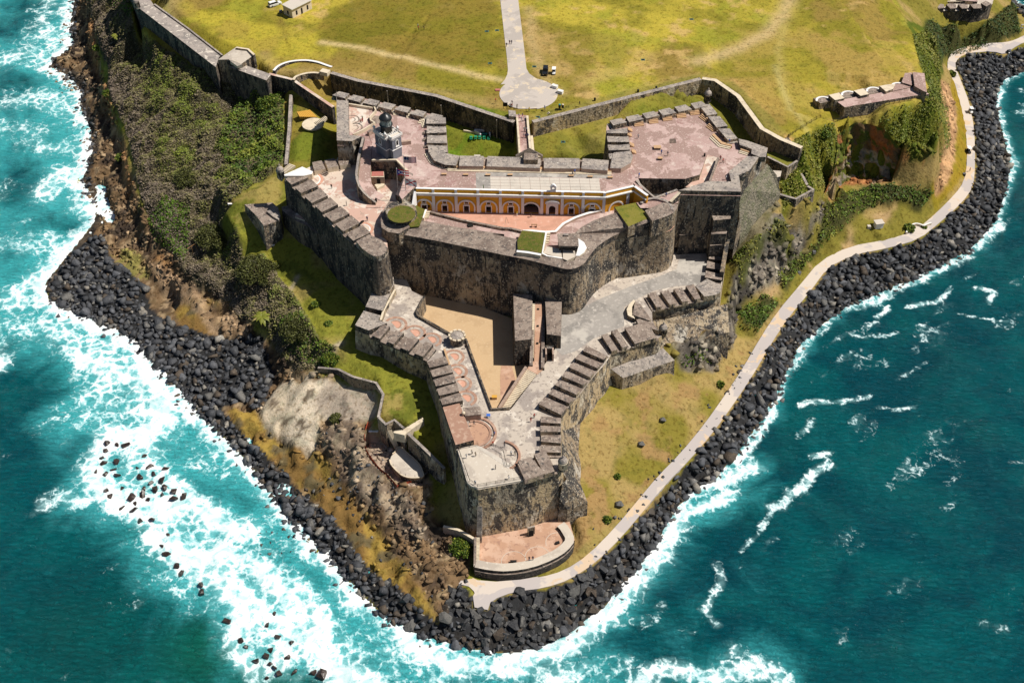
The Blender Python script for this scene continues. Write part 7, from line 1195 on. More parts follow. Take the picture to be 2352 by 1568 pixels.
# ================================================================ boulders
def rock_shape(seed,n=15):
    r=random.Random(seed); bm=bmesh.new()
    for k in range(n):
        v=Vector((r.gauss(0,1),r.gauss(0,1),r.gauss(0,1))).normalized()*r.uniform(.85,1.1); bm.verts.new((v.x,v.y,v.z*.85))
    g=bmesh.ops.convex_hull(bm,input=bm.verts)
    bmesh.ops.delete(bm,geom=[e for e in g['geom_interior'] if isinstance(e,bmesh.types.BMVert)],context='VERTS')
    bmesh.ops.triangulate(bm,faces=bm.faces); bm.verts.ensure_lookup_table(); bm.verts.index_update()
    V=np.array([v.co[:] for v in bm.verts]); F_=np.array([[v.index for v in f.verts] for f in bm.faces]); bm.free(); return V,F_
ROCKS=[rock_shape(100+i,9+i%4) for i in range(24)]
def rot_mats(n,rng,tilt=.6):
    a=rng.uniform(0,2*np.pi,n); b=rng.uniform(-tilt,tilt,n); c=rng.uniform(-tilt,tilt,n)
    ca,sa,cb,sb,cc,sn=np.cos(a),np.sin(a),np.cos(b),np.sin(b),np.cos(c),np.sin(c); O=np.zeros(n); I=np.ones(n)
    Rz=np.stack([np.stack([ca,-sa,O],1),np.stack([sa,ca,O],1),np.stack([O,O,I],1)],1)
    Rx=np.stack([np.stack([I,O,O],1),np.stack([O,cb,-sb],1),np.stack([O,sb,cb],1)],1)
    Ry=np.stack([np.stack([cc,O,sn],1),np.stack([O,I,O],1),np.stack([-sn,O,cc],1)],1)
    return Rz@Rx@Ry
def scatter_mesh(name,shapes,P,S,m,rng,tilt=.6,cols=None,kind='stuff'):
    R=rot_mats(len(P),rng,tilt); Vs=[];Fs=[];Cs=[];off=0; which=rng.integers(0,len(shapes),len(P))
    for w,(V,F_) in enumerate(shapes):
        ix=np.where(which==w)[0]
        if not len(ix): continue
        Q=np.einsum('nij,nvj->nvi',R[ix],V[None]*S[ix][:,None,:])+P[ix][:,None,:]
        Vs.append(Q.reshape(-1,3)); Fs.append((F_[None]+(off+np.arange(len(ix))*len(V))[:,None,None]).reshape(-1,F_.shape[1])); off+=len(ix)*len(V)
        if cols is not None: Cs.append(np.repeat(cols[ix],len(V),0))
    o=np_mesh(name,np.vstack(Vs),np.vstack(Fs),m,cols=np.vstack(Cs) if cols is not None else None); o['kind']=kind; return o
RIP_W=[(-137.16,302.89,2),(-141.85,302.72,1.2),(-146.21,294.72,1.2),(-149.68,279.42,1.2),(-146.56,271.07,1.2),(-135.29,264.98,1.2),(-122.95,259.03,1.2),(-111.35,249.43,1.2),(-99.06,234.82,1.2),(-87.49,221.07,1.2),(-76.84,209.67,1.2),(-67.9,198.84,1.2),(-60.74,189.96,1.2),(-51.26,178.67,1.2),(-41.04,166.67,1.2),(-31.5,156.57,1.2),(-23.74,151.47,1.2),(-17.34,149.32,1.2),(-16.95,152.31,1.2),(-22.47,156.82,1.2),(-26.53,161.81,1.2),(-32.33,166.93,1.2),(-38.28,172.18,1.2),(-43.34,180.33,1.2),(-49.91,188.23,1.2),(-56.6,193.61,1.2),(-61.04,200.35,1.2),(-63.74,202.65,1.2),(-70.8,209.67,1.2),(-79.14,219.4,1.2),(-83.92,225.28,1.2),(-77.32,226.98,1.2),(-72.39,223.58,1.2),(-70.31,230.43,1.2),(-69.19,236.6,1.2),(-75.28,249.43,1.2),(-81.23,250.37,1.2),(-92.5,254.18,1.2),(-104.24,259.42,1.2),(-113.79,269.02,1.2),(-117.05,277.31,1.2),(-123.34,283.27,1.2),(-131.43,290.26,1.2)]
RIP_E=[(-17.39,149.64,0.3),(-7.91,147.27,0.3),(0.42,146.1,0.3),(7.72,148.21,0.3),(16.28,153.23,0.3),(22.99,159.38,0.3),(28.9,167.03,0.3),(36.29,176.32,0.3),(41.73,186.06,0.3),(47.27,194.77,0.3),(54.86,199.27,0.3),(62.07,208.55,0.3),(71.34,221.55,0.3),(79.56,235.69,0.3),(86.66,250.35,0.3),(95.11,259.99,0.3),(106.57,269.61,0.3),(122.25,278.97,0.3),(138.51,287.58,0.3),(152.7,297.4,0.3),(165.25,311.63,0.3),(174.46,329.44,0.3),(180.89,345.2,0.3),(184.59,367.61,0.3),(188.49,388.7,0.3),(195.42,403.05,0.3),(206.2,409.64,0.3),(219.82,414.67,0.3),(220.33,429.92,3.5),(205.09,421.49,3.5),(199.49,415.99,3.5),(195.48,419.07,3.5),(185.25,417.36,3.5),(180.69,414.29,3.5),(177.71,409.25,3.5),(177.21,399.39,3.5),(175.77,380.55,3.5),(172.31,362.81,3.5),(166.22,340.68,3.5),(161.54,327.16,3.5),(155.06,318.17,3.5),(144.67,307.32,3.5),(134.98,298.03,3.5),(123.82,293.51,3.5),(111.67,290.17,3.5),(101.85,283.61,3.5),(94.08,271.99,3.5),(85.27,259.91,3.5),(78.05,248.39,3.5),(70.88,235.61,3.5),(64.33,225.18,3.5),(56.64,213.59,3.5),(48.15,202.57,3.5),(41.5,195.03,3.5),(34.96,186.31,3.5),(28.68,177.94,3.5),(21.56,169.9,3.5),(14.8,164.71,3.5),(8.16,162.17,3.5),(0.64,161.16,3.5),(-4.89,158.79,3.5),(-5.71,156.07,3.5),(-9.1,156.81,3.5),(-10.28,161.29,3.5),(-12.48,163.18,3.5),(-15.66,161.92,3.5),(-16.5,156.32,3.5),(-16.81,151.47,3.5)]
RIP_N=[(223.21,494.98,0),(220.36,474.26,0),(222.42,464.33,0),(227.17,447.14,0),(225.62,445.37,3),(217.06,444.45,3.5),(216.43,457.7,3.5),(216.92,471.48,3.5),(218.06,487.91,3.5)]
HOLES=[[(-116.41,271.29,1),(-107.56,275.02,1),(-104.7,269.24,1),(-107.57,262.2,1),(-114.1,264.19,1)],[(-102.97,267.59,2.5),(-85.08,258.63,2.5),(-81.27,251.88,2.5),(-92.37,254.75,2.5),(-100.93,257.65,2.5)]]
def grid_pts(poly,step,rng):
    xs=[p[0] for p in poly]; ys=[p[1] for p in poly]; gx_=np.arange(min(xs),max(xs),step); gy_=np.arange(min(ys),max(ys),step*.87)
    A,B=np.meshgrid(gx_,gy_); A=A+(np.arange(len(gy_))%2)[:,None]*step/2; A=A+rng.uniform(-.36,.36,A.shape)*step; B=B+rng.uniform(-.36,.36,B.shape)*step
    A,B=A.ravel(),B.ravel(); k=inpoly(A,B,poly)
    for h in HOLES: k&=~inpoly(A,B,h)
    return A[k],B[k]
M['rockc']=mat('riprap_basalt_mixed',(.05,.05,.05),[(.9,.5,.66,(.70,.70,.70),1,4,'MULTIPLY'),(2.4,.56,.68,(2.2,2.1,2.0),1,5,'MULTIPLY')],rough=.75,spec=.3,attr='col',bump=(2.2,.6,.25)); M['crag']=mat('crag_rock',(.2,.2,.2),[(1.1,.5,.66,(.6,.57,.53),1,5,'MULTIPLY'),(2.4,.56,.68,(1.35,1.3,1.25),1,5,'MULTIPLY')],rough=.9,attr='col',bump=(2.2,.7,.25))
rng=np.random.default_rng(11); PP=[];SS=[]
for poly,step in ((RIP_W,1.75),(RIP_E,1.75),(RIP_N,2.0)):
    for layer in (0,1):
        x,y=grid_pts(poly,step*(1 if layer==0 else 1.5),rng); s=np.clip(rng.lognormal(-.08,.40,len(x)),.4,2.0)*(1.0 if layer==0 else 1.05)
        z=tzv(x,y)+(-.15 if layer==0 else .55)*1.0+rng.uniform(-.15,.35,len(x))
        PP.append(np.stack([x,y,z],1)); SS.append(np.stack([s*rng.uniform(.85,1.35,len(x)),s*rng.uniform(.75,1.1,len(x)),s*rng.uniform(.75,1.1,len(x))],1))
P_=np.vstack(PP); S_=np.vstack(SS)
# loose stones along the wet edges and beside the path
def edge(line,n,w,z,smin,smax):
    L_=densify(line,1.0); ii=rng.integers(0,len(L_),n); q=np.array([L_[i][:2] for i in ii])+rng.normal(0,w,(n,2)); s=rng.uniform(smin,smax,n)
    zz=np.maximum(tzv(q[:,0],q[:,1]),-.35)+z; return np.stack([q[:,0],q[:,1],zz],1),np.stack([s*1.15,s,s*.85],1)
for a in ((SHORE[17:31],330,1.6,.05,.5,1.3),(SHORE[30:50],300,1.3,.05,.4,1.1),(SHORE[2:14],220,1.3,.1,.4,1.1),([(17.93,169.94,4),(26.43,179.91,4),(39.21,197.15,4),(45.84,204.77,4),(61.14,226.93,4),(73.67,248.43,4)],70,1.2,.1,.25,.7),([(-65.03,184.16,5),(-57.1,175.89,5),(-43.63,195.74,5),(-33.76,188.43,5),(-26.38,179.98,5),(-19.16,169.24,5),(-14.61,164.07,5)],150,5,.1,.25,.8)):
    a_=edge(*a); P_=np.vstack([P_,a_[0]]); S_=np.vstack([S_,a_[1]])
# the ones that show largest stand alone: nearest first along the point
d=np.hypot(P_[:,0]-8,P_[:,1]-150)*1.0; vis=(P_[:,2]>.25); order=np.argsort(np.where(vis,d/np.maximum(S_.max(1),.4),1e9))
SURF=[(515,425),(558,432),(600,435),(505,460),(490,492),(495,522),(558,512),(692,487),(718,540),(792,543),(507,573),(560,578),(670,585),(735,570),(722,612),(775,600),(740,648),(785,635),(830,655),(625,685),(668,675),(708,690),(830,692),(878,680),(640,745),(583,735),(505,650),(525,680),(580,640),(725,790),(670,795),(800,862),(768,915),(795,950),(845,1010),(865,1045),(960,1100),(965,1135),(1085,1275),(1150,1365),(1330,1350),(1295,1410),(1270,1440),(1290,1480),(1318,1490),(1405,1515),(1540,1530),(1495,1520),(1395,1375),(1310,1235),(1275,1290),(1175,1395),(1220,1460),(1375,1445),(1330,1525),(1275,1545)]
NS=230; single=order[:NS]; rest=np.setdiff1d(np.arange(len(P_)),single)
def rockcol(n):
    t=rng.uniform(0,1,n)[:,None]; c=np.array((.052,.054,.060))*(.55+1.3*t); k=rng.uniform(0,1,n)
    c[k<.16]=np.array((.13,.125,.118)); c[k<.05]=np.array((.24,.22,.19)); c[(k>.16)&(k<.26)]=np.array((.085,.066,.050)); return c*rng.uniform(.8,1.2,(n,1))
scatter_mesh('riprap_stones',ROCKS,P_[rest],S_[rest],M['rockc'],rng,cols=rockcol(len(rest)))
# craggy stones breaking the surface of the natural rock
def crags(name,poly,step,smin,smax,gain,keep=None):
    xs=[p[0] for p in poly]; ys=[p[1] for p in poly]; n=int((max(xs)-min(xs))*(max(ys)-min(ys))/step**2); x=rng.uniform(min(xs),max(xs),n); y=rng.uniform(min(ys),max(ys),n); k=inpoly(x,y,poly)
    iu=np.clip(((x-GX0)/CELL).astype(int),0,nx-1); iv=np.clip(((y-GY0)/CELL).astype(int),0,ny-1); k&=(smo[iv,iu]<.4)&(pm[iv,iu]<.02)&(fbm(x,y,.2,3,66)>rng.uniform(.25,.6,n))
    if keep is not None: k&=keep(x,y)
    x,y,iu,iv=x[k],y[k],iu[k],iv[k]; s=rng.uniform(smin,smax,len(x))**1.0; z=tzv(x,y)-s*.12; c=C[iv,iu]*rng.uniform(.55,1.5,(len(x),1))*gain
    scatter_mesh(name,ROCKS,np.stack([x,y,z],1),np.stack([s*rng.uniform(.9,1.7,len(x)),s,s*rng.uniform(.5,.9,len(x))],1),M['crag'],rng,cols=c)
flatp=[(-81.77,224.54,2),(-72.76,223.23,2.5),(-64.61,210.86,3.5),(-51.63,203.03,3.5),(-43.36,192.12,4),(-34.29,180.04,4),(-25.63,167.33,4),(-20.37,159.11,3),(-16.43,152.43,1),(-22.79,153.04,1),(-33.08,163.56,2),(-44.81,182.23,2),(-56.71,195.19,2),(-69.12,207.41,2),(-79.35,217.86,2)]
crags('shore_crags',WESTROCK,1.05,.35,1.15,1.0,lambda x,y: ~inpoly(x,y,flatp)|(rng.uniform(0,1,len(x))<.10))
crags('cliff_crags',[(43.95,235.31,15),(52.82,238.23,16.5),(60.25,243.16,17),(65.86,262.15,18),(73.53,274.6,23),(81.91,288.08,26),(95.17,293.7,26),(101.95,301.23,16),(101.62,296.43,9),(84.12,274.86,7),(68.45,259.76,6),(65.03,244.52,6),(58.62,234.58,6),(47.99,232.51,9)],1.2,.4,1.5,1.0)
crags('cliff_crags',[(100.15,300.41,21),(103.96,306.93,24),(105.57,314.12,27.5),(106.11,319.22,31.5),(112.69,323.08,34),(118.4,323.32,33),(123.03,322.54,32),(126.43,321.41,28.5),(131.02,321.69,24),(139.84,326.71,17),(143.43,324.99,11),(139.43,320.09,10),(124.89,318.66,10.5),(112.61,317,11)],1.2,.4,1.6,1.0)
crags('cliff_crags',[(155.69,369.42,27),(162.97,375.66,16),(164.76,365.99,9),(158.26,344.98,8),(153.62,329.85,7.5),(146.98,320.42,7),(142.78,317.73,9),(147.26,327.28,13),(153.47,345.53,15),(154.75,357.4,20),(151.75,360.53,27)],1.2,.3,1.0,1.0)
M['rock2']=mat('pale_basalt',(.12,.115,.108),[(1.2,.5,.65,(.07,.068,.066)),(2.6,.58,.68,(.22,.205,.185),1,5)],bump=(2.2,.6,.25)); M['rock3']=mat('brown_basalt',(.075,.058,.045),[(1.2,.5,.65,(.04,.034,.03)),(2.6,.58,.68,(.16,.14,.115),1,5)],bump=(2.2,.6,.25))
RME=[]
for i,(V,F_) in enumerate(ROCKS):
    me=bpy.data.meshes.new('boulder'); me.from_pydata([tuple(map(float,v)) for v in V],[],[tuple(map(int,f)) for f in F_]); me.materials.append(M['rock2'] if i%8==3 else (M['rock3'] if i%8==6 else M['rock'])); me.update(); RME.append(me)
for k,i in enumerate(single):
    o=bpy.data.objects.new('boulder',RME[k%len(RME)]); o.location=[float(v) for v in P_[i]]; o.scale=[float(v) for v in S_[i]]; o.rotation_euler=(rng.uniform(-.5,.5),rng.uniform(-.5,.5),rng.uniform(0,6.28))
    kind={3:'pale grey',6:'brownish'}.get(k%len(RME)%8,'dark grey'); wh=('west of the promenade end' if P_[i][0]<-22 else ('below the promenade spur at the tip' if P_[i][0]<2 else 'just east of the promenade spur'))
    link(tag(o,kind+' angular boulder in the breakwater '+wh,'boulder',kind+' boulders of the breakwater '+wh))
WME=[]
for me in RME[:12]:
    m2=me.copy(); m2.materials.clear(); m2.materials.append(M['wetrock']); WME.append(m2)
SURFP=[(-81.1+0*k,0) for k in range(0)]
for k,p in enumerate([(-113.09,212.41,0.2),(-110.44,211.87,0.2),(-107.92,211.64,0.2),(-112.99,209.72,0.2),(-113.25,207.29,0.2),(-112.38,205.04,0.2),(-108.94,205.78,0.2),(-101.63,207.67,0.2),(-99.23,203.69,0.2),(-94.93,203.47,0.2),(-110.74,201.25,0.2),(-107.62,200.89,0.2),(-101.22,200.37,0.2),(-97.76,201.48,0.2),(-97.81,198.41,0.2),(-94.99,199.28,0.2),(-96.21,195.81,0.2),(-93.87,196.74,0.2),(-91.02,195.31,0.2),(-102.07,193.17,0.2),(-99.82,193.88,0.2),(-97.34,192.82,0.2),(-90.47,192.68,0.2),(-87.95,193.53,0.2),(-100.24,188.97,0.2),(-103.57,189.66,0.2),(-109.43,195.67,0.2),(-107.77,193.53,0.2),(-105.38,196.39,0.2),(-94.82,185.87,0.2),(-97.78,185.52,0.2),(-89.64,181,0.2),(-90.62,177.48,0.2),(-88.66,175.2,0.2),(-85.17,171.33,0.2),(-83.65,169.11,0.2),(-77.95,165.67,0.2),(-77.27,163.51,0.2),(-69.51,155.1,0.2),(-65.3,149.88,0.2),(-56.35,150.74,0.2),(-57.61,147.32,0.2),(-58.6,145.63,0.2),(-57.27,143.41,0.2),(-55.8,142.85,0.2),(-51.3,141.48,0.2),(-44.54,140.66,0.2),(-46.83,141.2,0.2),(-52.87,149.31,0.2),(-58.36,157.47,0.2),(-59.66,154.22,0.2),(-63.76,148.17,0.2),(-60.92,144.52,0.2),(-53.32,145.35,0.2),(-54.92,140.93,0.2),(-57.47,139.84,0.2),(-109.36,203.32,0.2),(-102.85,203.69,0.2),(-99.16,196.39,0.2),(-93.92,194.38,0.2),(-100.5,191.27,0.2),(-113.67,202.21,0.2)]):
    o=bpy.data.objects.new('surf_rock',WME[k%len(WME)]); s=1.0 if k<48 else .8
    s*=random.Random(k).uniform(.65,1.15)*(1.35 if k in (8,16,18,19,20,21,46) else 1); o.scale=(s*1.3,s,s*.9); o.location=(p[0],p[1],.35*s); o.rotation_euler=(random.uniform(-.4,.4),random.uniform(-.4,.4),random.uniform(0,6))
    up=k<31 or k>55
    link(tag(o,'wet red-brown rock in the upper cluster breaking through white surf' if up else 'wet dark rock awash in the foam of the lower breaking wave','rock','rocks in the upper surf cluster' if up else 'rocks in the lower breaking wave'))
# big loose boulders on the east lawn
for p,lab,s in (((41.83,214.89,6),'round scrubby boulder on the east lawn nearest the battered wall',1.2),((35.23,206.44,6),'mossy boulder on the east lawn below the wedge-shaped merlons',1.3),((28.1,187.64,4),'squarish black boulder beside the promenade on the lower lawn',1.5)):
    o=bpy.data.objects.new('boulder',RME[3]); o.location=(p[0],p[1],tz(p[0],p[1])+.5); o.scale=(s,s*.9,s*.8); link(tag(o,lab,'boulder'))
# ================================================================ foliage
def leaf_mat(name,rough=.6): return mat(name,(.1,.1,.02),[(.5,.45,.65,(.70,.72,.7),1,4,'MULTIPLY')],rough=rough,spec=.25,attr='col')
M['leaf']=leaf_mat('leaves')
LEAF=[(np.array([(-.5,-.3,0),(.5,-.3,.12),(.5,.3,0),(-.5,.3,.15)]),np.array([[0,1,2,3]])),(np.array([(-.5,0,0),(0,-.35,.15),(.5,0,0),(0,.35,.1)]),np.array([[0,1,2,3]]))]
def foliage(name,poly,dens,size,pal,rng,lift=.3,clump=.5,parent=None,kind='stuff',mask=None,tilt=.9,edge=None):
    xs=[p[0] for p in poly]; ys=[p[1] for p in poly]; A=abs((max(xs)-min(xs))*(max(ys)-min(ys))); n=int(A*dens)
    x=rng.uniform(min(xs),max(xs),n); y=rng.uniform(min(ys),max(ys),n); k=inpoly(x,y,poly)
    x,y=x[k],y[k]; c=fbm(x,y,.45,3,5); k=c>rng.uniform(0,clump,len(x)); x,y,c=x[k],y[k],c[k]
    z=tzv(x,y)+rng.uniform(-.1,1,len(x))*lift+np.clip(c-.5,0,1)*lift*2.5
    hd,hi=cells(x,y,.23,1); g1=fbm(x,y,.05,4,77); g2=rng.uniform(0,1,len(x)); g3=fbm(x,y,.25,3,78)
    pal=np.array(pal); t=np.clip((g1*.45+g3*.2+g2*.22+hi*.25-.30)*1.9,0,.999)*(len(pal)-1); t=t if edge is None else np.clip(t-1.9*np.exp(-(dist_line(x,y,edge)/9)**2)*(.5+g1),0,(len(pal)-1)*.999); i=t.astype(int); f=(t-i)[:,None]
    col=pal[i]*(1-f)+pal[np.minimum(i+1,len(pal)-1)]*f; col=col*rng.uniform(.7,1.3,(len(x),1))
    s=size*rng.uniform(.6,1.4,len(x)); return scatter_mesh(name,LEAF,np.stack([x,y,z],1),np.stack([s,s,s],1),M['leaf'],rng,tilt,col,kind)
CLIFFTOP=[(-177.03,449.14,11),(-169.63,425.24,12),(-161.35,404.66,12),(-153.54,388.47,12),(-150.45,374.49,13),(-143.12,359.22,13),(-138.61,350.04,12),(-132.91,336.51,12),(-127.45,319.97,11),(-121.98,306.75,10),(-115.39,293.54,9.5),(-110.66,287.48,9),(-103.78,276.84,8),(-97.28,271.63,8),(-87.86,264.06,7.5)]
DRY=[(.18,.14,.105),(.19,.155,.085),(.17,.165,.045),(.135,.175,.025),(.25,.28,.04)]
GRN=[(.035,.065,.010),(.06,.10,.012),(.09,.15,.015),(.16,.21,.022),(.26,.26,.04)]
GOLD=[(.07,.10,.012),(.12,.15,.015),(.20,.20,.03),(.27,.24,.06)]
tag(foliage('scrub',SCRUB_W,14.0,.56,DRY,rng,.28,.62,edge=CLIFFTOP,tilt=.55),'windswept sea grape scrub covering the western slope, brown at its seaward edge','scrub')
tag(foliage('undergrowth',[(-95.71,350.67,29.5),(-78.25,345.66,30),(-73.12,304,29.5),(-84.66,295.78,27),(-98.21,322.77,25)],7.0,.6,GRN,rng,.9,.7),'greener thicket beside the thin boundary wall','undergrowth')
tag(foliage('undergrowth',[(-120.03,301.02,9),(-113.87,306.75,10),(-104.29,299.62,11),(-103.19,289.08,9.5),(-102.84,278.48,7.5),(-109.03,284.93,7.5),(-116.09,292.03,8)],9.0,.55,[(.06,.11,.008),(.095,.17,.012),(.16,.23,.02)],rng,.5,.5),'bright green creeper in the hollow above the rocky shore','undergrowth')
tag(foliage('undergrowth',[(-165.46,438.99,12),(-147.1,416.95,25),(-142.27,400.86,29),(-145.06,399.53,27),(-160.82,425.13,14)],9.0,.5,[(.07,.17,.008),(.10,.22,.012)],rng,.3,.4),'vivid green grass patch at the top of the western scrub','undergrowth')
tag(foliage('undergrowth',[(-69.19,249.56,11),(-62.28,249.98,15),(-57.54,239.13,16.5),(-50.08,233.78,16.5),(-53.67,229.43,13),(-60.69,234.05,11),(-66.85,241.73,10.5)],8.0,.55,GRN,rng,.5,.55),'green bushes by the lower path of the western lawn','undergrowth')
for P,pal,ds,lb in ((SCRUB_E[0],GRN,8,'green scrub at the foot of the eastern cliff by the promenade'),(SCRUB_E[1],GRN,8,'dense green bushes filling the hollow below the red cliff'),(SCRUB_E[2],[(.025,.05,.012),(.04,.075,.014),(.075,.11,.018),(.15,.17,.03)],6,'dark green scrub on the bank below the far battery'),(SCRUB_E[3],GOLD,7,'golden grass hanging on the cliff below the eastern bastion'),
    ([(88.67,306.37,37),(97.41,314.22,36.5),(109.81,321.29,36.5),(112.58,322.57,34),(105.82,319.22,31.5),(103.68,307.94,25),(99.23,300.23,22),(94.51,294.1,24),(84.23,286.76,27),(83.98,297.21,31)],GOLD,8,'long yellow-green grass on the slope west of the red cliff'),
    ([(123.3,324.38,36.5),(137.76,331.73,36.5),(140.57,338.73,36),(141.27,354.17,36),(146.53,381.7,32),(161.73,407.24,20),(160.5,393.86,21),(158.46,377.9,22),(155.23,362.88,22),(144.07,329,26),(143.07,324.95,20),(136.07,319.4,20),(130.12,320.74,25),(125.69,320.96,30),(118.01,322.57,34),(110.07,322.06,36)],GOLD,8,'long green grass on the slope east of the red cliff'),
    ([(47.61,233.67,14),(55.97,237.1,15),(58.44,236.05,9),(49.24,232.51,9)],GRN,6,'tufts of green on the rocks below the east glacis')):
    tag(foliage('undergrowth',P,ds,.6,pal,rng,.7,.65),lb,'undergrowth')
FENCE_L=[(90.11,304.7,36.5),(97.5,314.72,36.5),(109.91,321.8,36.5),(123.54,325.42,36.5),(136.59,331.51,36.3)]
for P,lb in ((FENCE_L+CLIFF_LIP[::-1],'long yellow-green grass along the lip of the red cliff'),(CLIFF_LIP[-4:]+[(147.46,329.82,9),(155.38,342.07,10),(158.48,359.79,13),(156.39,364.66,20),(153.24,368.11,26),(140.57,338.73,36),(136.59,331.51,36.3)],'coarse green grass on the bank between red cliff and rubble')): tag(foliage('undergrowth',P,9,.55,GOLD,rng,.4,.6,tilt=.6),lb,'undergrowth')
# the red earth cliff in the hollow: a built face with ribs, ledges and recesses
def cliff_face():
    nc,nr=150,60; lip=resample(CLIFF_LIP,nc); ft=resample(CLIFF_FOOT,nc); V=np.zeros((nr,nc,3)); 
    for i in range(nr):
        f=i/(nr-1); V[i]=np.array(lip)*(1-f)+np.array(ft)*f
    V[...,2]=np.array([p[2] for p in lip])[None,:]+(np.array([p[2] for p in ft])-np.array([p[2] for p in lip]))[None,:]*np.linspace(0,1,nr)[:,None]
    tg=np.gradient(V[nr//2,:,:2],axis=0); nn=np.stack([tg[:,1],-tg[:,0]],1); nn/=np.linalg.norm(nn,axis=1)[:,None]+1e-9
    s=np.linspace(0,nc*.42,nc)[None,:]*np.ones((nr,1)); z=V[...,2]; k=np.sin(np.linspace(0,np.pi,nr))[:,None]**.5
    rib=np.abs(2*fbm(s,z*.12,.20,3,201)-1); d=(rib*3.2-1.1)+(fbm(s,z,.30,4,202)-.5)*3.4+(fbm(s,z,.9,3,203)-.5)*1.3
    cave=np.zeros_like(s)
    for cs,cz,rs,rz_ in ((27,14.5,2.6,2.6),(33,14,3.2,3.0),(43,13.5,2.2,2.2),(22,15,1.6,1.6),(37,19,1.5,3)): cave=np.maximum(cave,np.clip(1.25-((s-cs)/rs)**2-((z-cz)/rz_)**2,0,1))
    d=d*k-cave*3.4; V[...,0]+=nn[None,:,0]*d; V[...,1]+=nn[None,:,1]*d
    t=np.linspace(0,1,nr)[:,None]*np.ones((1,nc)); red=np.array((.40,.135,.045)); tan_=np.array((.42,.32,.22)); gry=np.array((.20,.17,.14)); brn=np.array((.16,.095,.045)); grn=np.array((.10,.12,.02))
    a=sstep(.40,.60,fbm(s,z*.35,.22,4,204))[...,None]; c=red*(1-a)+brn*a; b=sstep(.42,.62,t+.5*(fbm(s,z,.25,3,205)-.5))[...,None]; low=tan_*(1-sstep(.42,.6,fbm(s,z,.3,4,206))[...,None])+gry*sstep(.42,.6,fbm(s,z,.3,4,206))[...,None]
    c=c*(1-b)+low*b; g=sstep(.55,.68,fbm(s,z,.35,4,207)+.25*(1-t*2.2).clip(0,1))[...,None]; c=c*(1-g)+grn*g
    idx=np.arange(nr*nc).reshape(nr,nc); Fc=np.stack([idx[:-1,:-1].ravel(),idx[1:,:-1].ravel(),idx[1:,1:].ravel(),idx[:-1,1:].ravel()],1)
    o=np_mesh('cliff',V.reshape(-1,3),Fc,M['crag'],cols=c.reshape(-1,3)); o['kind']='structure'
cliff_face()
# single shrubs, trees and palms
def leaf_ball(name,c,rx,rz,n,size,pal,parent,rng):
    u=rng.normal(0,1,(n,3)); u/=np.linalg.norm(u,axis=1)[:,None]; r=rng.uniform(.45,1,n)**.5; w=fbm(u[:,0]*3+c[0],u[:,1]*3+u[:,2]*2+c[1],1,3,8)
    k=r<.55+w*.75; u,r=u[k],r[k]; p=u*r[:,None]*np.array([rx,rx,rz]); p[:,2]=np.abs(p[:,2])*.9+rz*.12*rng.uniform(-1,1,len(p))
    pal=np.array(pal); t=rng.uniform(0,.999,len(p))*(len(pal)-1); i=t.astype(int); f=(t-i)[:,None]; col=(pal[i]*(1-f)+pal[i+1]*f)*rng.uniform(.7,1.25,(len(p),1))
    s=size*rng.uniform(.6,1.4,len(p)); o=scatter_mesh(name,LEAF,p+np.array([0,0,c[2]]),np.stack([s,s,s],1),M['leaf'],rng,1.2,col); del o['kind']; o.parent=parent; return o
def shrub(p,r,h,lab,pal,cat='shrub',group=None,n=None,name='shrub'):
    z=tz(p[0],p[1],True); t=thing(name,lab,cat,(p[0],p[1],z-.1),group)
    lathe('stem' if name=='shrub' else 'trunk',(0,0,0),[(.10+.05*r,0),(.07+.03*r,h*.5),(.04,h*.8)],'wood',t,7,world=False)
    for k in range(3):
        a=k*2.1+p[0]; x,y=math.cos(a)*r*.5,math.sin(a)*r*.5
        mesh_obj('limb',[(.05,0,h*.2),(-.05,0,h*.2),(0,.05,h*.2),(x,y,h*.62),(x+.03,y,h*.62)],[(0,1,3),(1,2,3),(2,0,4),(0,3,4)],M['wood'],t,world=False)
    leaf_ball('crown' if name!='shrub' else 'foliage',(0,0,h*.22),r,h*.78,n or int(320*r*r),.42,pal,t,rng); return t
OLV=[(.05,.05,.018),(.08,.085,.022),(.12,.13,.03)]
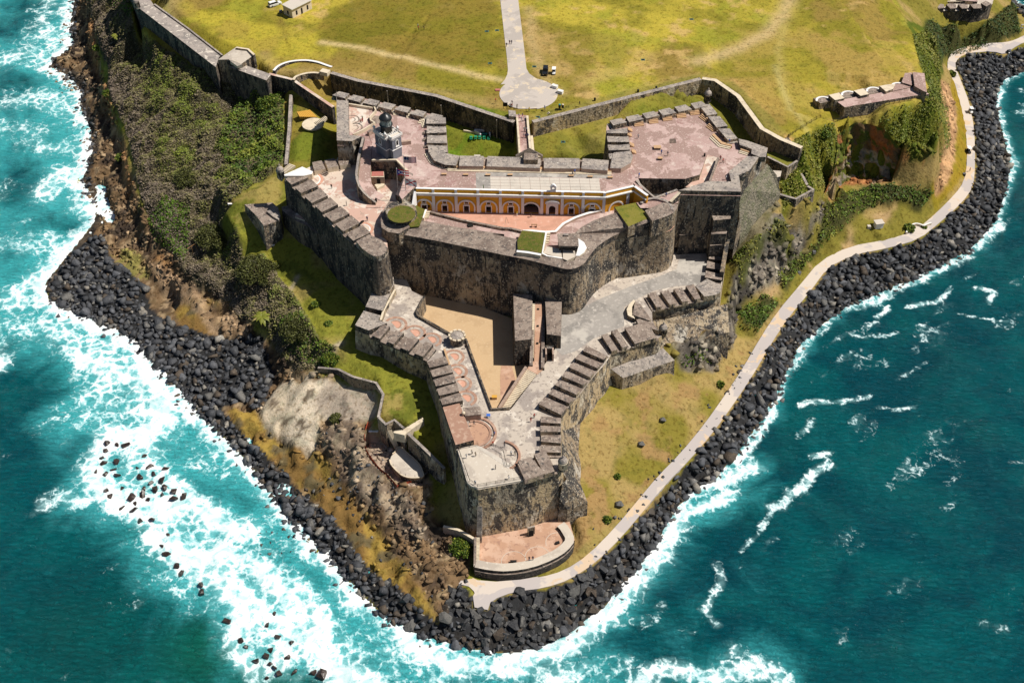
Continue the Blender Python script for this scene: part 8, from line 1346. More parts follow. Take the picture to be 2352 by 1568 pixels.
for P,r,h,lab,pal,nm in (((-82.25,339.34,30),5.5,5.5,'large dark green round tree beside the thin boundary wall','GRN','tree'),((-77.26,268.64,11.5),7.5,5,'broad olive-brown sea grape mound west of the lower lawn','OLV','tree'),((-61.85,243.84,12),6,4.5,'dark spreading sea grape below the lower lawn path','OLV','tree'),((-51.22,231.44,15),3.2,3,'round dark shrub where the path meets the grey retaining wall','GRN','shrub'),
    ((-93.97,286.62,11.5),7,5,'grey-brown sea grape clump around the small hut','OLV','tree'),((-106.74,313.13,16),6,4,'humped brown-green scrub clump above the dark gully','OLV','tree'),((-12.74,172.93,5),3.4,3.2,'dark green shrub in the shade beside the sea battery stair','GRN','shrub'),
    ((28.1,196.04,5),1.0,1.1,'small dark bush midway along the east lawn','GRN','shrub'),((24.64,182.76,5),1.3,1.2,'low twiggy bush on the east lawn nearest the wedge buttress','GRN','shrub'),((41.64,215.08,6),.7,.8,'tiny bush on the upper east lawn','GRN','shrub'),((60.07,230.68,5.5),1.4,1.6,'bushy green shrub at the promenade edge by the rocks','GRN','shrub'),
    ((132.87,303.77,5),2.2,2.2,'rounded green shrub beside the curved bench wall','GRN','shrub'),((138.26,304.94,5),1.2,1.2,'small shrub on the shore lawn near the white pedestal','GRN','shrub'),((173.63,401.65,4),2.2,2.4,'dark shrub at the bend of the promenade','GRN','shrub'),((101.11,315.49,30),2.4,2.4,'dark bush high on the grassy slope beside the red cliff','GRN','shrub'),
    ((-57.58,251.05,18),1.6,1.1,'low dark bush on the western lawn near the tower shadow','GRN','shrub'),((-52.96,242.97,17.5),1.3,.9,'low green bush on a bare patch of the western lawn','GRN','shrub'),((-48.06,212.21,12),2.0,1.4,'olive tuft growing on the lip of the pale rock','OLV','shrub'),((-138.48,340.32,10),2.6,2.0,'bright green bush at the cliff edge of the western scrub','GRN','shrub'),((-163.02,407.4,12),2.4,2.0,'green bush on the orange cliff path in the upper west','GRN','shrub'),((-150.47,373.62,11),2.4,1.8,'bright green bush on the cliff rim below the long scrub','GRN','shrub')):
    shrub((P[0],P[1]),r,h,lab,{'GRN':GRN,'OLV':OLV}[pal],cat='tree' if nm=='tree' else 'shrub',name='sea_grape_tree' if nm=='tree' else 'shrub',n=None if r<4 else int(170*r*r))
def palm(p,h,lab,nf=13,L_=3.0):
    z=tz(p[0],p[1],True); t=thing('palm_tree',lab,'palm',(p[0],p[1],z-.2)); V=[];Fc=[];n=7;seg=6
    for j in range(seg+1):
        f=j/seg; r=.26-.12*f
        for k in range(n): a=2*math.pi*k/n; V.append((r*math.cos(a)+.5*f*f,r*math.sin(a),h*f))
    for j in range(seg):
        for k in range(n): Fc.append((j*n+k,j*n+(k+1)%n,(j+1)*n+(k+1)%n,(j+1)*n+k))
    mesh_obj('trunk',V,Fc,M['wood'],t,world=False)
    for q in range(nf):
        a=q*2.399; el=.25+.5*((q*7)%10)/10; V=[];Fc=[]
        for j in range(6):
            f=j/5; d=L_*f; zz=h+math.sin(el)*d-1.15*f*f*L_*.55; x=.5+math.cos(a)*d*math.cos(el); y=math.sin(a)*d*math.cos(el); w=(.55*math.sin(math.pi*(.12+.88*f))+.06)
            px,py=-math.sin(a)*w,math.cos(a)*w; V+= [(x+px,y+py,zz-.22*w),(x,y,zz),(x-px,y-py,zz-.22*w)]
        for j in range(5): b=j*3; Fc+= [(b,b+1,b+4,b+3),(b+1,b+2,b+5,b+4)]
        mesh_obj('frond',V,Fc,M['frond'] if q%3 else M['frond_dry'],t,world=False)
M['frond']=mat('palm_frond',(.16,.17,.025),rough=.5); M['frond_dry']=mat('dry_palm_frond',(.42,.33,.12),rough=.6)
p=(-74.72,251.24,11); palm(p,5.0,'palm with yellowing fronds at the edge of the rocky shore',15,3.4); p=(-151.72,397.46,14); palm(p,4.0,'small lone palm in the upper western scrub',11,2.3)

# ================================================================ people
SKIN=mat('skin',(.30,.16,.10)); HAIR=mat('hair',(.02,.014,.01)); SHOE=mat('shoes',(.04,.035,.03))
CL={k:mat('cloth_'+k,v) for k,v in dict(white=(.75,.75,.75),black=(.02,.02,.022),red=(.45,.03,.025),blue=(.05,.16,.55),navy=(.02,.035,.12),yellow=(.65,.45,.03),green=(.05,.22,.06),grey=(.22,.22,.23),teal=(.03,.28,.28),pink=(.6,.25,.28),khaki=(.35,.28,.17),denim=(.06,.10,.22)).items()}
def body_mesh(pose):
    """one continuous skinned body; pose 0 standing, 1 striding, 2 arms forward"""
    st={0:(.0,.0),1:(.24,-.20),2:(.06,-.04)}[pose]; arm={0:(.02,-.02),1:(-.22,.24),2:(.30,.28)}[pose]
    J=[(0,0,.95,.145),(0,0,1.15,.130),(0,0,1.36,.150),(0,0,1.50,.065),(0,.01,1.60,.095),(0,.01,1.70,.085)]
    E=[(0,1),(1,2),(2,3),(3,4),(4,5)]
    for s,k in ((-1,0),(1,1)):
        b=len(J); f=st[k]; J+= [(s*.10,0,.88,.105),(s*.11,f*.45,.48,.070),(s*.11,f*1.0,.09,.050),(s*.12,f*1.0+.13,.04,.040)]; E+=[(0,b),(b,b+1),(b+1,b+2),(b+2,b+3)]
        b=len(J); a=arm[k]; J+= [(s*.20,0,1.40,.062),(s*.25,a*.5,1.13,.048),(s*.24,a+.05,.90 if pose!=2 else 1.12,.036),(s*.24,a+.07 if pose!=2 else a+.13,.82 if pose!=2 else 1.14,.030)]; E+=[(2,b),(b,b+1),(b+1,b+2),(b+2,b+3)]
    me=bpy.data.meshes.new('person'); me.from_pydata([j[:3] for j in J],E,[]); o=bpy.data.objects.new('person',me); COL.objects.link(o)
    md=o.modifiers.new('skin','SKIN'); md.use_smooth_shade=True
    for i,j in enumerate(J): me.skin_vertices[0].data[i].radius=(j[3],j[3])
    me.skin_vertices[0].data[0].use_root=True
    sd=o.modifiers.new('sub','SUBSURF'); sd.levels=1
    bpy.context.view_layer.update(); ev=o.evaluated_get(bpy.context.evaluated_depsgraph_get()); new=bpy.data.meshes.new_from_object(ev); bpy.data.objects.remove(o); bpy.data.meshes.remove(me)
    for m in (SKIN,HAIR,SHOE,CL['white'],CL['denim']): new.materials.append(m)
    for p in new.polygons:
        c=p.center; hand=abs(c.x)>.19 and (c.z<1.16)
        if c.z<.10: k=2
        elif abs(c.x)>.185 and c.z>.75: k=3 if c.z>1.2 else 0
        elif c.z<.55: k=4 if new.name.endswith('x') else 4
        elif c.z<.98: k=4
        elif c.z<1.47: k=3
        elif c.z>1.66 or (c.y<-.02 and c.z>1.54): k=1
        else: k=0
        p.material_index=k
    new.name='person'; return new
BODY=[body_mesh(0),body_mesh(1),body_mesh(2)]; PC={}
def person(p,z,shirt,pants,label,rz=0,pose=None,group=None):
    pose=random.choice((0,1,1,2)) if pose is None else pose; key=(pose,shirt,pants)
    if key not in PC:
        m=BODY[pose].copy(); m.materials[3]=CL[shirt]; m.materials[4]=CL[pants]; PC[key]=m
    o=bpy.data.objects.new('person',PC[key]); o.location=(p[0],p[1],z+.005); o.rotation_euler=(0,0,rz); link(tag(o,label,'person',group)); return o
for P,z,s,c,lb in (
 ((38.47,296.21,45),45.02,'white','grey','person in white walking on the eastern pink terrace by the wedge merlons'),((35.7,298.04,45),45.02,'navy','black','person in navy beside the wedge merlons of the eastern terrace'),
 ((44.74,287.86,45),45.02,'blue','denim','person in blue on the pink terrace by the reddish stone bench'),((46.55,286.97,45),45.02,'navy','khaki','person in dark shirt just right of the one in blue on the pink terrace'),
 ((51.21,293.8,45),45.02,'white','denim','person seated high in white near the bench steps of the eastern bastion') if False else ((65.63,292.45,45.7),45.7,'blue','grey','person in pale blue on the bench steps of the eastern bastion'),
 ((62.06,284.91,45),45.02,'red','black','person in dark red at the head of the ramp on the eastern terrace'),((62.58,283.35,45),45.02,'red','black','person in red and black just below the other one by the terrace ramp'),
 ((62.36,274.85,44.9),45.02,'white','grey','person in white near the front parapet of the eastern terrace'),((37.1,276.15,45),45.02,'blue','navy','person in blue near the dark pit wall on the upper terrace'),
 ((18.36,277.54,45),45.3,'blue','denim','person in blue climbing the bench steps of the curtain'),((17.69,276.94,45),45.02,'black','grey','person in black by the small wooden box below the curtain'),
 ((-8.25,270.1,45),45.1,'green','green','person in bright green on the roof above the arcade'),((-46.5,306.07,45),45.02,'green','black','person in green beside the ring tracks of the left bastion'),((-46.87,304.38,45),45.02,'red','black','person in dark red among the ring tracks of the left bastion'),((-46.41,305.05,45),45.02,'red','red','person in red next to the two by the ring tracks'),
 ((-53.97,280.16,38),38.02,'black','black','person in black alone on the pale western terrace, farthest up'),((-48.63,271.81,38),38.02,'grey','black','person striding across the middle of the western terrace'),((-50.31,269.18,38),38.02,'black','denim','person in black close to the western merlons'),((-47.81,266.3,38),38.02,'black','black','person in black by the last western merlons'),((-41.89,264.59,38),38.02,'navy','black','person in navy near the castle turret on the western terrace'),
 ((1.42,266.87,38),38.02,'yellow','white','person in yellow and white crossing the orange courtyard'),((5.49,266.3,38),38.02,'black','black','person in black alone in the orange courtyard'),((44.52,269.02,43.2),43.25,'blue','denim','person in blue on the walkway at the eastern end of the castle'),
 ((0.04,325.82,38),38.16,'grey','khaki','person in grey standing in the turning circle'),((-0.52,324.11,38),38.16,'white','black','person in white cap and black waiting by the bridge pier'),((-0.06,323.88,38),38.16,'red','black','person in red and black next to the one in the white cap by the pier'),((1.6,323.54,38),38.16,'black','black','person in black at the mouth of the bridge'),((5.57,321.73,38),38.16,'yellow','grey','person in yellow by the barrier at the bridge end'),((10.66,322.86,38),38.16,'blue','blue','person in blue at the edge of the turning circle over the stair'),
 ((2.26,318.15,38),38.08,'white','red','person in white and red entering the bridge'),((3.37,318.37,38),38.08,'navy','red','person in dark shirt entering the bridge behind the pair in white'),((3.09,315.94,38),38.08,'white','white','person all in white on the upper part of the bridge'),((4.04,316.38,38),38.08,'white','denim','person in white and denim walking beside the one all in white'),((3.91,310.27,38),38.08,'teal','black','person in teal halfway over the bridge'),((4.81,310.27,38),38.08,'white','denim','person in white by the shaded bridge parapet'),((3.76,306.95,38),38.08,'grey','pink','person at the left of the three nearest the gate on the bridge'),((4.26,306.63,38),38.08,'navy','black','person at the middle of the three nearest the gate on the bridge'),((5.05,306.84,38),38.08,'blue','black','person at the right of the three nearest the gate on the bridge'),
 ((-33.74,376.27,38),38.1,'white','navy','person in white on the pale patch of the field'),((-33.47,374.7,38),38.1,'red','black','person in red beside the white-shirted one on the field'),((-31.46,374.53,38),38.1,'black','black','small person in black on the field patch, apart from the two'),((-0.85,364.61,38),38.12,'black','pink','person in black walking on the field road'),((-0.16,364.61,38),38.12,'navy','black','person in navy walking beside another on the field road'),((-1.91,362.77,38),38.12,'black','grey','person in black at the left kerb of the field road'),((-5.39,327.19,38),38.1,'red','khaki','person in red on the grass left of the turning circle'),
 ((11.78,342.65,38),38.1,'black','khaki','person standing in front of the black off-road car'),((22.06,324.79,38),38.5,'black','black','person in black on the rim of the eastern moat wall'),((24.72,325.73,33),33.05,'navy','grey','person in navy on the grass of the eastern moat'),
 ((-10.01,188.28,23.95),23.97,'grey','black','person in grey on the lookout platform, left of a pair'),((-9.11,187.62,23.95),23.97,'khaki','black','person in khaki on the lookout platform, right of a pair'),((-11.35,187.01,23.95),23.97,'white','white','person in white near the left rail of the lookout platform'),((-4.09,183.48,23.95),23.97,'grey','black','person in the middle of the lookout platform'),((-0.76,180.27,23.95),23.97,'white','white','person in white at the front right of the lookout platform'),((-9,178.61,23.95),23.97,'white','denim','person in white in the front left corner of the lookout platform'),
 ((-4.43,194.89,23.5),23.55,'blue','navy','person in blue beside the big terracotta gun ring'),((-9.75,198.2,23.5),23.9,'black','grey','person in black on the upper rim of the big gun ring'),((-4.8,191.58,23.5),23.55,'red','black','person in dark red below the big gun ring'),((-0.22,188.37,23.5),23.55,'white','black','person at the left of the pair walking on the point battery floor'),((0.77,188.37,23.5),23.55,'grey','khaki','person at the right of the pair walking on the point battery floor'),((-1.9,190.9,23.5),23.55,'grey','grey','person in grey by the small black frame on the battery floor'),((4.84,199.48,23.5),23.55,'red','red','person in bright red near the wedge merlons of the battery'),
 ((5.7,200.95,23.5),23.55,'red','black','person in red against the inner side of the merlons'),((-7.13,270,38),38.02,'white','black','person in white standing in an arcade doorway'),((-8.37,235.07,23.5),23.55,'black','black','x')
 )[:-1]:
    person(P,z,s,c,lb,rz=random.uniform(0,6.28))
person((4.26,168.25,6.9),7.01,'black','denim','person, left of two sitting on the sea battery parapet',0,2); person((5.17,168.4,6.9),7.01,'navy','black','person, right of two by the sea battery parapet',0,0)
person((162.54,336.82,3.6),3.65,'red','black','person walking on the eastern promenade below the two carts',1,1)
person((-12.83,226.54,23.5),23.55,'black','black','person in black in the shade of the round well house',1,0)
# ================================================================ vehicles
def wheel(t,x,y,r,w):
    wv=bpy.data.objects.new('wheel',None)
    n=12; V=[];Fc=[]
    for s in (-1,1):
        for k in range(n): a=2*math.pi*k/n; V.append((x+r*math.cos(a),y+s*w/2,r+r*math.sin(a)))
    for k in range(n): Fc.append((k,(k+1)%n,n+(k+1)%n,n+k))
    Fc+= [tuple(range(n)),tuple(range(2*n-1,n-1,-1))]
    o=mesh_obj('wheel',V,Fc,M['tyre'],t,world=False); lathe_y(o,x,y,r*.55,w*1.04)
def lathe_y(par,x,y,r,w):
    n=8; V=[];Fc=[]
    for s in (-1,1):
        for k in range(n): a=2*math.pi*k/n; V.append((x+r*math.cos(a),y+s*w/2,r/.55+r*math.sin(a)))
    Fc=[(k,(k+1)%n,n+(k+1)%n,n+k) for k in range(n)]+[tuple(range(n)),tuple(range(2*n-1,n-1,-1))]
    mesh_obj('rim',V,Fc,M['metal'],par,world=False)
def loft_x(name,secs,m,t):
    """closed loft of yz-sections along x: secs=[(x,[(y,z)..])]"""
    n=len(secs[0][1]); V=[(x,y,z) for x,s in secs for y,z in s]; Fc=[tuple(range(n))[::-1],tuple((len(secs)-1)*n+k for k in range(n))]
    for i in range(len(secs)-1):
        for k in range(n): Fc.append((i*n+k,i*n+(k+1)%n,(i+1)*n+(k+1)%n,(i+1)*n+k))
    o=mesh_obj(name,V,Fc,M[m],t,world=False)
    bm=bmesh.new(); bm.from_mesh(o.data); bmesh.ops.recalc_face_normals(bm,faces=bm.faces); bm.to_mesh(o.data); bm.free(); return o
def suv(p,rz,label,m,L=4.6,W_=1.85,H_=1.8,box=False):
    t=thing('parked_car',label,'car',p,rz=rz)
    sec=lambda w,z0,z1:[(-w,z0),(w,z0),(w*1.0,z1*.8+z0*.2),(w*.93,z1),(-w*.93,z1),(-w*1.0,z1*.8+z0*.2)]; h=W_/2
    loft_x('body',[(-L/2,sec(h*.92,.38,.95)),(-L/2+.15,sec(h,.30,1.05)),(L*.22,sec(h,.30,1.06)),(L/2-.25,sec(h*.97,.30,.98 if not box else 1.04)),(L/2,sec(h*.88,.38,.80 if not box else .98))],m,t)
    g=loft_x('cabin',[(-L/2+.12,sec(h*.9,1.0,1.1 if not box else H_-.06)),(-L/2+.35,sec(h*.9,1.0,H_-.06)),(L*.08,sec(h*.9,1.0,H_-.06)),(L*.26 if not box else L*.14,sec(h*.88,1.0,1.1))],'carglass',t)
    loft_x('roof',[(-L/2+.30,sec(h*.84,H_-.06,H_)),(L*.07,sec(h*.84,H_-.06,H_))],m,t)
    for x in (-L/2+.32,-L*.12,L*.08):
        for s in (-1,1): box_at('pillar',(x,s*h*.86,1.02),(.12,.07,H_-1.06),m,t,world=False)
    for s in (-1,1):
        for x in (-L*.31,L*.31): wheel(t,x,s*(h-.12),.36,.24)
        box_at('headlight',(L/2-.06,s*h*.62,.66),(.14,.3,.16),'white',t,world=False); box_at('tail_light',(-L/2+.02,s*h*.72,.72),(.1,.2,.3),'reddk',t,world=False)
    return t
def ground(p): return (p[0],p[1],tz(p[0],p[1]))
p=(-87.85,394.22,37.5); suv(ground(p),.62,'white off-road car parked beside the field house','carwhite',5.0)
p=(11.31,345.49,38); suv(ground(p),-1.66,'black off-road car standing on the field near the turning circle','carblack',4.4,1.9,1.95,True)
def cart(p,rz,label,m='carwhite'):
    t=thing('golf_cart',label,'golf cart',p,rz=rz)
    loft_x('body',[(-1.2,[(-.58,.3),(.58,.3),(.58,.75),(-.58,.75)]),(.3,[(-.6,.25),(.6,.25),(.6,.5),(-.6,.5)]),(.55,[(-.58,.25),(.58,.25),(.55,.85),(-.55,.85)]),(1.2,[(-.45,.3),(.45,.3),(.42,.62),(-.42,.62)])],m,t)
    box_at('seat',(-.35,0,.62),(.6,1.05,.2),'carblack',t,world=False); box_at('backrest',(-.66,0,.8),(.14,1.05,.45),'carblack',t,world=False)
    for x in (-1.0,.62):
        for s in (-1,1): box_at('post',(x,s*.54,.7),(.05,.05,1.2),'metal',t,world=False)
    box_at('roof',(-.2,0,1.9),(2.0,1.3,.09),'white',t,world=False)
    for x in (-.8,.8):
        for s in (-1,1): wheel(t,x,s*.52,.23,.18)
p=(14.2,345.25,38); cart(ground(p),-1.66,'white-roofed golf cart parked next to the black car on the field')
p=(173.77,374.81,3.6); cart((p[0],p[1],3.63),-1.55,'white golf cart on the promenade, the upper of two'); p=(165.55,348.66,3.6); cart((p[0],p[1],3.63),-1.55,'cream-roofed dark golf cart lower down the promenade','carblack')
# ================================================================ flags
def flag(par,w,h,z,rows,mats,droop=.12,phase=0.0,a=0.0):
    """flag mesh of coloured cells; rows = strings of material keys from top to bottom"""
    R_,C_=len(rows),len(rows[0]); V=[];Fc=[];fm=[]
    for j in range(R_+1):
        for i in range(C_+1):
            u=i/C_; d=w*u; V.append((d*math.cos(a),d*math.sin(a)+.16*math.sin(u*7+phase)*u,z-h*j/R_-droop*w*u*u))
    keys=list(mats)
    for j in range(R_):
        for i in range(C_): q=j*(C_+1)+i; Fc.append((q,q+1,q+C_+2,q+C_+1)); fm.append(keys.index(rows[j][i]))
    return mesh_obj('flag',V,Fc,[mats[k] for k in keys],par,fm,world=False)
fl=dict(r=mat('flag_red',(.55,.03,.04)),w=mat('flag_white',(.8,.8,.8)),b=mat('flag_blue',(.02,.07,.35)),n=mat('flag_navy',(.015,.02,.10)))
def pole(p,h,label):
    t=thing('flagpole',label,'flagpole',p,'flagpoles by the arcade')
    lathe('pole',(0,0,0),[(.13,0),(.08,h),(.16,h+.05),(.05,h+.25)],'white',t,8,world=False); return t
z0=39.0; p=(-33.4,274.47,40); t=pole(p,9.3,'flagpole flying the red and white striped flag with a blue star triangle')
rows=[]
for j in range(10):
    tri=8*(1-abs(j-4.5)/5); rows.append(''.join('b' if i<tri and not (2<=i<=3 and 4<=j<=5) else ('w' if i<tri else ('r' if (j//2)%2==0 else 'w')) for i in range(16)))
flag(t,3.5,2.1,9.1,rows,fl,.16,.5)
p=(-30.75,271.05,42.2); t=pole(p,14.0,'tall flagpole flying the flag with stripes and a starred dark blue canton')
rows=[''.join(('n' if (i+j)%2 else 'w') if (i<7 and j<7 and (i*3+j*2)%4==0) else ('n' if i<7 and j<7 else ('r' if j%2==0 else 'w')) for i in range(17)) for j in range(13)]
flag(t,3.6,2.2,13.7,rows,fl,.06,1.2)
p=(-30.67,269.76,40); t=pole(p,10.8,'flagpole nearest the arcade flying a white flag with a ragged red cross')
rows=[''.join('r' if abs(i/15-j/9)<.09 or abs(i/15-(1-j/9))<.09 else 'w' for i in range(16)) for j in range(10)]
flag(t,3.3,2.3,9.2,rows,fl,.30,2.2)
# ================================================================ small furniture
GP='green cabinets on the moat lawn'
for k,(x,lb) in enumerate(((183,'leftmost of five green tables in a row on the moat lawn'),(290,'second from the left of the five green moat tables'),(388,'middle one of the five green tables on the moat lawn'),(490,'fourth from the left of the five green moat tables'),(592,'rightmost of five green tables in a row on the moat lawn'))):
    p=[(-13.34,317.12,31),(-7.65,316.88,31)][0]; q=[(-7.65,316.93,31)][0]; u=(x-183)/(592-183); c=lerp(p,q,u)
    t=thing('picnic_table',lb,'table',(c[0],c[1],tz(c[0],c[1])),'green tables on the moat lawn')
    box_at('tabletop',(0,0,.72),(.9,.85,.08),'green',t,world=False)
    for s in (-1,1): box_at('bench',(0,s*.8,.42),(.9,.3,.07),'green',t,world=False); box_at('leg',(s*.32,0,0),(.1,1.3,.72),'green',t,world=False)
p=(-11.26,307.74,31); t=thing('table_pair','two pale green tables pushed together by the curtain parapet','table',(p[0],p[1]+1,tz(p[0],p[1])))
for s in (0,1.6): box_at('tabletop',(0,s,.72),(2.0,1.1,.08),'pale',t,world=False); box_at('leg',(0,s,0),(1.2,.5,.72),'green',t,world=False)
PT_=thing('stair_pit','sunken stair pit with a white rim wall in the moat lawn','pit',(-9.82,319.83,31))
wall_strip('rim',[(-12.3,320.59,31.9),(-7.65,320.26,31.9),(-7.47,317.99,31.9)],.5,31.9,29.5,('white','white'),PT_,side=1); wall_strip('rim',[(-12.3,320.51,31.9),(-10.21,319.1,31.9),(-10.07,317.87,31.9)],.4,31.9,29.5,('white','white'),PT_,side=-1)
prism('well',[(-11.8,320.94,31.25),(-7.74,320.99,31.25),(-7.6,319.08,31.25),(-10.01,319.08,31.25),(-10.24,319.95,31.25)],29,('dark','dark'),PT_); prism('step',[(-9.94,319.33,31.5),(-8.13,319.33,31.5),(-8.12,318.96,31.5),(-9.93,318.96,31.5)],31,('teal','teal'),PT_)
wall_strip('low_wall',[(-15.98,320.66,31.6),(-12.29,319.67,31.6)],.5,31.6,30,('cream','cream'),PT_,side=1); wall_strip('ledge',[(-7.52,320.77,31.5),(-1.57,320.69,31.5)],.5,31.5,29.5,('wall','cream'),PT_,side=1)
for P,lb in (((14.28,336.13,38),'white box on the grass at the right edge of the turning circle, the upper one'),((16.01,332.89,38),'white box on the grass at the right edge of the turning circle, the lower one')):
    t=thing('box',lb,'box',ground(P),'white boxes by the turning circle',rz=-.5); box_at('case',(0,0,0),(1.9,1.1,1.0),'white',t,world=False); box_at('lid',(0,0,1.003),(2.0,1.2,.12),'white',t,world=False)
for P,lb in (((-0.56,276.94,45),'small wooden bench box below the curtain, left of the pale roof'),((17.32,276.51,45),'small wooden bench box next to the person in black below the curtain'),((22.82,276.03,45),'small wooden bench box over the right part of the pale roof'),((28.67,275.67,45),'small wooden bench box farthest right below the curtain'),((-19.91,277.24,45),'small wooden bench box farthest left on the pink terrace'),((-13.55,277,45),'small wooden bench box second from the left on the pink terrace'),((-7.05,276.88,45),'small wooden bench box at the corner of the grey paving')):
    t=thing('bench',lb,'bench',(P[0],P[1],45.02),'wooden bench boxes below the curtain'); box_at('seat',(0,0,.42),(1.5,.7,.12),'orange',t,world=False)
    for s in (-1,1): box_at('leg',(s*.55,0,0),(.25,.6,.42),'iron',t,world=False)
for P,lb,sz in (((43.84,290.78,45),'large reddish block bench in the middle of the eastern terrace',2.2),((44.12,285.09,45),'small reddish block bench on the eastern terrace',1.4)):
    t=thing('stone_bench',lb,'bench',(P[0],P[1],45.01)); box_at('slab',(0,0,.5),(sz,sz*.7,.2),'orange',t,world=False); box_at('foot',(0,0,0),(sz*.8,sz*.5,.5),'iron',t,world=False)
GRT=[(47.99,295.7,45.03),(49.75,295.83,45.03),(49.91,293.76,45.03),(47.86,293.63,45.03)]; t=thing('floor_grate','black iron grate over a shaft in the eastern terrace floor','grate',GRT[0])
prism('frame',[(p[0],p[1],45.12) for p in GRT],44.9,('iron','brick'),t)
for k in range(5): a=lerp(GRT[0],GRT[1],(k+.5)/5); b=lerp(GRT[3],GRT[2],(k+.5)/5); wall_strip('bar',[(a[0],a[1],45.22),(b[0],b[1],45.22)],.16,45.22,45.0,('iron','iron'),t)
for P,lb,h in (((57.57,286.79,45),'black cannon-like bollard near the head of the terrace ramp',.9),((-40.07,273.6,38.2),'dark bollard at the foot of the curved ramp',1.0)):
    lathe_o=thing('bollard',lb,'bollard',P); lathe('post',(0,0,0),[(.3,0),(.28,h),(.12,h+.2)],'iron',lathe_o,8,world=False)
p=(10.18,222.94,23.5); t=thing('shot_furnace','small roofless dark brick furnace beside the ramp on the battery floor','furnace',p)
for s in (-1,1): box_at('side_wall',(s*.95,.2,0),(.4,3.0,2.6),'brick',t,world=False)
box_at('back_wall',(0,1.6,0),(2.3,.4,3.0),'walldark',t,world=False); box_at('grate',(0,.2,.3),(1.5,2.4,.15),'iron',t,world=False); box_at('rubble_top',(0,1.2,2.3),(1.5,.5,.5),'top',t,world=False)
p=(-6.1,201.1,23.5); t=thing('sign_board','small slanted blue information board on the battery floor','sign',(p[0],p[1],23.55)); mesh_obj('panel',[(-.5,-.3,.8),(.5,-.3,.8),(.5,.3,1.1),(-.5,.3,1.1),(-.5,-.3,.74),(.5,-.3,.74),(.5,.3,1.04),(-.5,.3,1.04)],[(0,1,2,3),(7,6,5,4),(0,4,5,1),(1,5,6,2),(2,6,7,3),(3,7,4,0)],CL['blue'],t,world=False); box_at('leg',(-.35,0,0),(.07,.07,.9),'iron',t,world=False); box_at('leg',(.35,0,0),(.07,.07,.9),'iron',t,world=False)
p=(-4.7,212,19); t=thing('crate','orange wooden crate on the sand floor of the dry court','crate',(p[0],p[1],19.02)); box_at('case',(0,0,0),(1.3,.9,.8),'orange',t,world=False); box_at('lid',(0,0,.803),(1.4,1.0,.08),'planks',t,world=False)
p=(6.38,261.76,38); t=thing('sawhorse','small timber trestle on the orange courtyard floor','trestle',(p[0],p[1],38.02)); box_at('top',(0,0,.8),(1.7,.25,.12),'wood',t,world=False)
for s in (-1,1): box_at('leg',(s*.7,0,0),(.12,.7,.8),'wood',t,world=False)
p=(-1.68,263.45,38); t=thing('tripod','pale tripod frame standing in the orange courtyard','tripod',(p[0],p[1],38.02))
for k in range(3):
    a=k*2.09; mesh_obj('leg',[(math.cos(a)*.7,math.sin(a)*.7,0),(math.cos(a)*.7+.1,math.sin(a)*.7,0),(0.05,0,2.2),(-.05,0,2.2)],[(0,1,2,3)],M['cream'],t,world=False)
p=(82.13,296.31,33.1); 
HU=thing('hut','tiny grey-roofed hut half hidden in the western scrub','hut',(-96.74,289.07,12.5)); box_at('wall',(0,0,-1),(2.0,1.8,3.4),'cream',HU,world=False); box_at('roof',(0,0,2.403),(2.5,2.2,.2),'pale',HU,world=False)
GT=thing('timber_gate','small weathered timber pen gate beside the western lawn','gate',(-88.14,289.88,25)); GT.location.z=tz(GT.location.x,GT.location.y,True)
box_at('rail',(0,0,.9),(1.8,.12,.2),'cream',GT,world=False); box_at('post',(-.8,0,0),(.18,.18,1.3),'cream',GT,world=False); box_at('post',(.8,0,0),(.18,.18,1.3),'cream',GT,world=False)
FR=thing('scrub_rail','weathered timber rail slanting through the western scrub','railing',(-100.54,284.17,11)); a=(-102.16,281.15,10.5);b=(-98.11,286.6,12); 
for k in range(5):
    q=lerp(a,b,k/4); box_at('post',(q[0],q[1],tz(q[0],q[1],True)),(.15,.15,3.6),'wood',FR)
wall_strip('rail',[(a[0],a[1],tz(a[0],a[1],True)+3.4),(b[0],b[1],tz(b[0],b[1],True)+3.4)],.14,None,10,('wood','wood'),FR) if False else box_at('rail',((a[0]+b[0])/2,(a[1]+b[1])/2,(tz(a[0],a[1],True)+tz(b[0],b[1],True))/2+3.2),(math.dist(a[:2],b[:2]),.14,.14),'wood',FR,rz=math.atan2(b[1]-a[1],b[0]-a[0]))
for P,lb in (((65.32,383.36,38),'small teal drain cover far out on the right field'),((45.24,354.22,38),'teal drain cover in the middle of the right field'),((7.68,349.72,38),'teal drain cover just left of the black car'),((-9,373.66,38),'left teal drain cover beside the field road'),((-5.35,374.35,38),'right teal drain cover beside the field road'),((-7.53,351.88,38),'teal drain cover on the grass above the turning circle'),((16.47,311.98,33),'teal drain cover in the eastern moat lawn'),((57.42,337.36,33),'teal drain cover in the moat below the eastern merlons'),((8.41,319.31,33),'round teal drain cover near the moat stair')):
    t=thing('drain_cover',lb,'drain cover',(P[0],P[1],tz(P[0],P[1],True)),'drain covers in the grass'); box_at('frame',(0,0,-.05),(1.4,1.2,.09),'tealdk',t,world=False); box_at('grate',(0,0,.043),(.9,.8,.03),'iron',t,world=False)
for P,lb in (((41.91,333.6,33),'dark post in the moat below the second eastern merlon'),((48.13,335.62,33),'dark post in the moat below the third eastern merlon'),((55.79,338.34,33),'dark post in the moat below the last eastern merlon'),((27.27,328.43,33),'dark post on the moat grass left of the postern')):
    t=thing('bin',lb,'bin',(P[0],P[1],tz(P[0],P[1],True)),'dark bins along the moat wall'); lathe('can',(0,0,0),[(.32,0),(.36,.9),(.36,.95)],'iron',t,10,world=False); lathe('lid',(0,0,.953),[(.38,0),(.2,.15)],'iron',t,10,world=False)
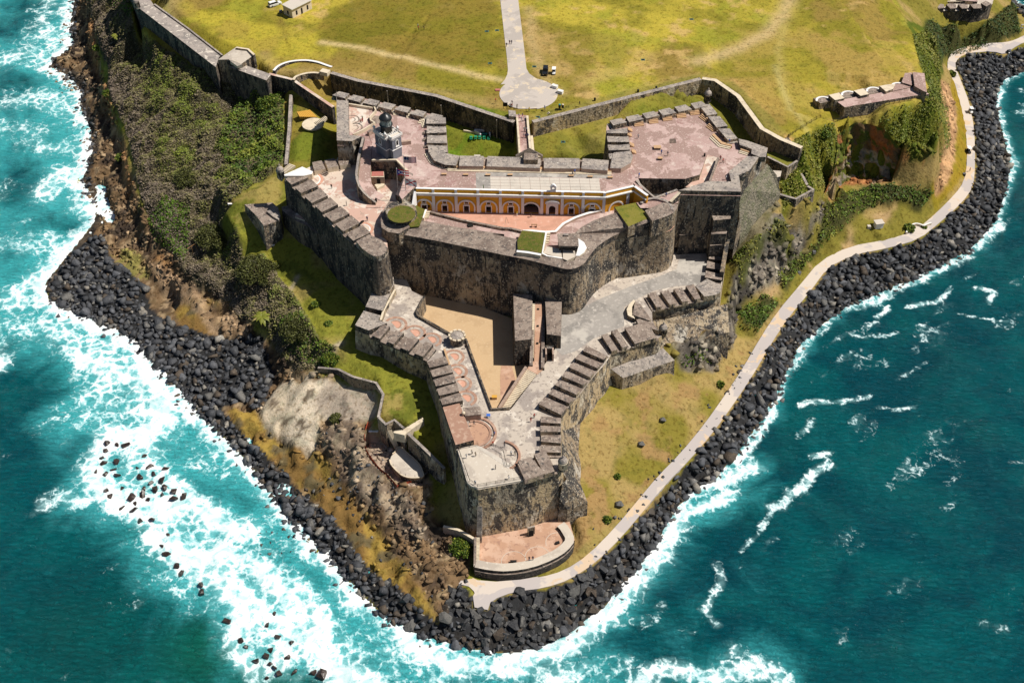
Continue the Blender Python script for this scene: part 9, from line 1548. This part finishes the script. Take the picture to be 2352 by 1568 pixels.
p=(15.51,323.54,38); t=thing('bin','pair of bins with pale lids at the top of the moat stair','bin',(p[0],p[1],38.45)); lathe('can',(0,0,0),[(.4,0),(.42,1.1)],'iron',t,10,world=False); lathe('can',(1.0,0,0),[(.4,0),(.42,1.1)],'iron',t,10,world=False); lathe('lid',(0,0,1.103),[(.44,0),(.3,.2)],'teal',t,10,world=False); lathe('lid',(1.0,0,1.103),[(.44,0),(.3,.2)],'cream',t,10,world=False)
RLB=thing('stair_rail','dark hand rail along the top of the moat stair','railing',(13.44,320.77,38.4)); rails(RLB,[(12.55,320.25,38.45),(14.69,321.15,38.45),(16.82,321.82,38.45),(18.48,323.18,38.45)],1.0,2.2)
BA=thing('barrier','thin pole barrier beside the bridge mouth','barrier',(6.26,321.76,38.2)); box_at('pole',(0,0,.9),(3.6,.1,.1),'wood',BA,rz=.12,world=False); box_at('post',(-1.7,-.2,0),(.16,.16,1.0),'iron',BA,world=False); box_at('post',(1.6,.2,0),(.16,.16,1.0),'iron',BA,world=False)
for P,lb in (((-2.21,323.88,38),'dark square notice board left of the bridge mouth'),): 
    t=thing('notice_board',lb,'sign',P,); box_at('board',(0,0,.7),(1.5,.12,1.4),'iron',t,world=False); box_at('leg',(-.6,0,0),(.1,.1,.75),'iron',t,world=False); box_at('leg',(.6,0,0),(.1,.1,.75),'iron',t,world=False)
for P,lb in (((-4.78,334.62,38),'small red plaque lying on the left kerb of the turning circle'),): t=thing('plaque',lb,'plaque',ground(P)); box_at('slab',(0,0,0),(1.6,1.2,.35),'redroof',t,world=False)
for P,lb in (((199.23,412.69,3.5),'white marker post standing in the boulders of the eastern breakwater'),): t=thing('marker_post',lb,'post',P); box_at('post',(0,0,-1),(.35,.35,4.4),'white',t,world=False); box_at('cap',(0,0,3.403),(.5,.5,.15),'white',t,world=False)
for P,lb in (((210.88,432.63,6),'white square frame on the bank at the far right edge'),): 
    t=thing('signboard',lb,'sign',P)
    for d,sz in (((0,0,.9),(1.9,.2,.3)),((0,0,2.3),(1.9,.2,.3)),((-.8,0,1.2),(.3,.2,1.1)),((.8,0,1.2),(.3,.2,1.1))): box_at('rail',d,sz,'white',t,world=False)
    box_at('leg',(0,0,-.5),(.2,.2,1.4),'metal',t,world=False)
# seats cut along the promenade edge
for k,P in enumerate([(97.16,286.8,4.2),(91.49,279.27,4.2),(159.83,334.38,4.2)]): t=thing('shore_box',('squat white meter box on the grass above the promenade bend','pale box among weeds low on the shore lawn','small dark box on the grass strip beside the promenade carts')[k],'box',ground(P)); box_at('case',(0,0,0),(.9,.8,.9),'pale' if k<2 else 'iron',t,world=False); box_at('lid',(0,0,.903),(1.0,.9,.1),'metal',t,world=False)
for P,lb,L_ in (((-87.89,289.56,25),'flat pale bench near the timber gate',2.0),((-73.99,275.47,18.6),'pale bench on the grass at the foot of the ravelin block',2.2),((-37.3,206.68,12),'pale concrete bench under the grey retaining wall',2.6)):
    t=thing('garden_bench',lb,'bench',(P[0],P[1],tz(P[0],P[1]))); box_at('seat',(0,0,.4),(L_,.6,.12),'white',t,world=False)
    for s in (-1,1): box_at('leg',(s*L_*.35,0,0),(.25,.5,.4),'cream',t,world=False)
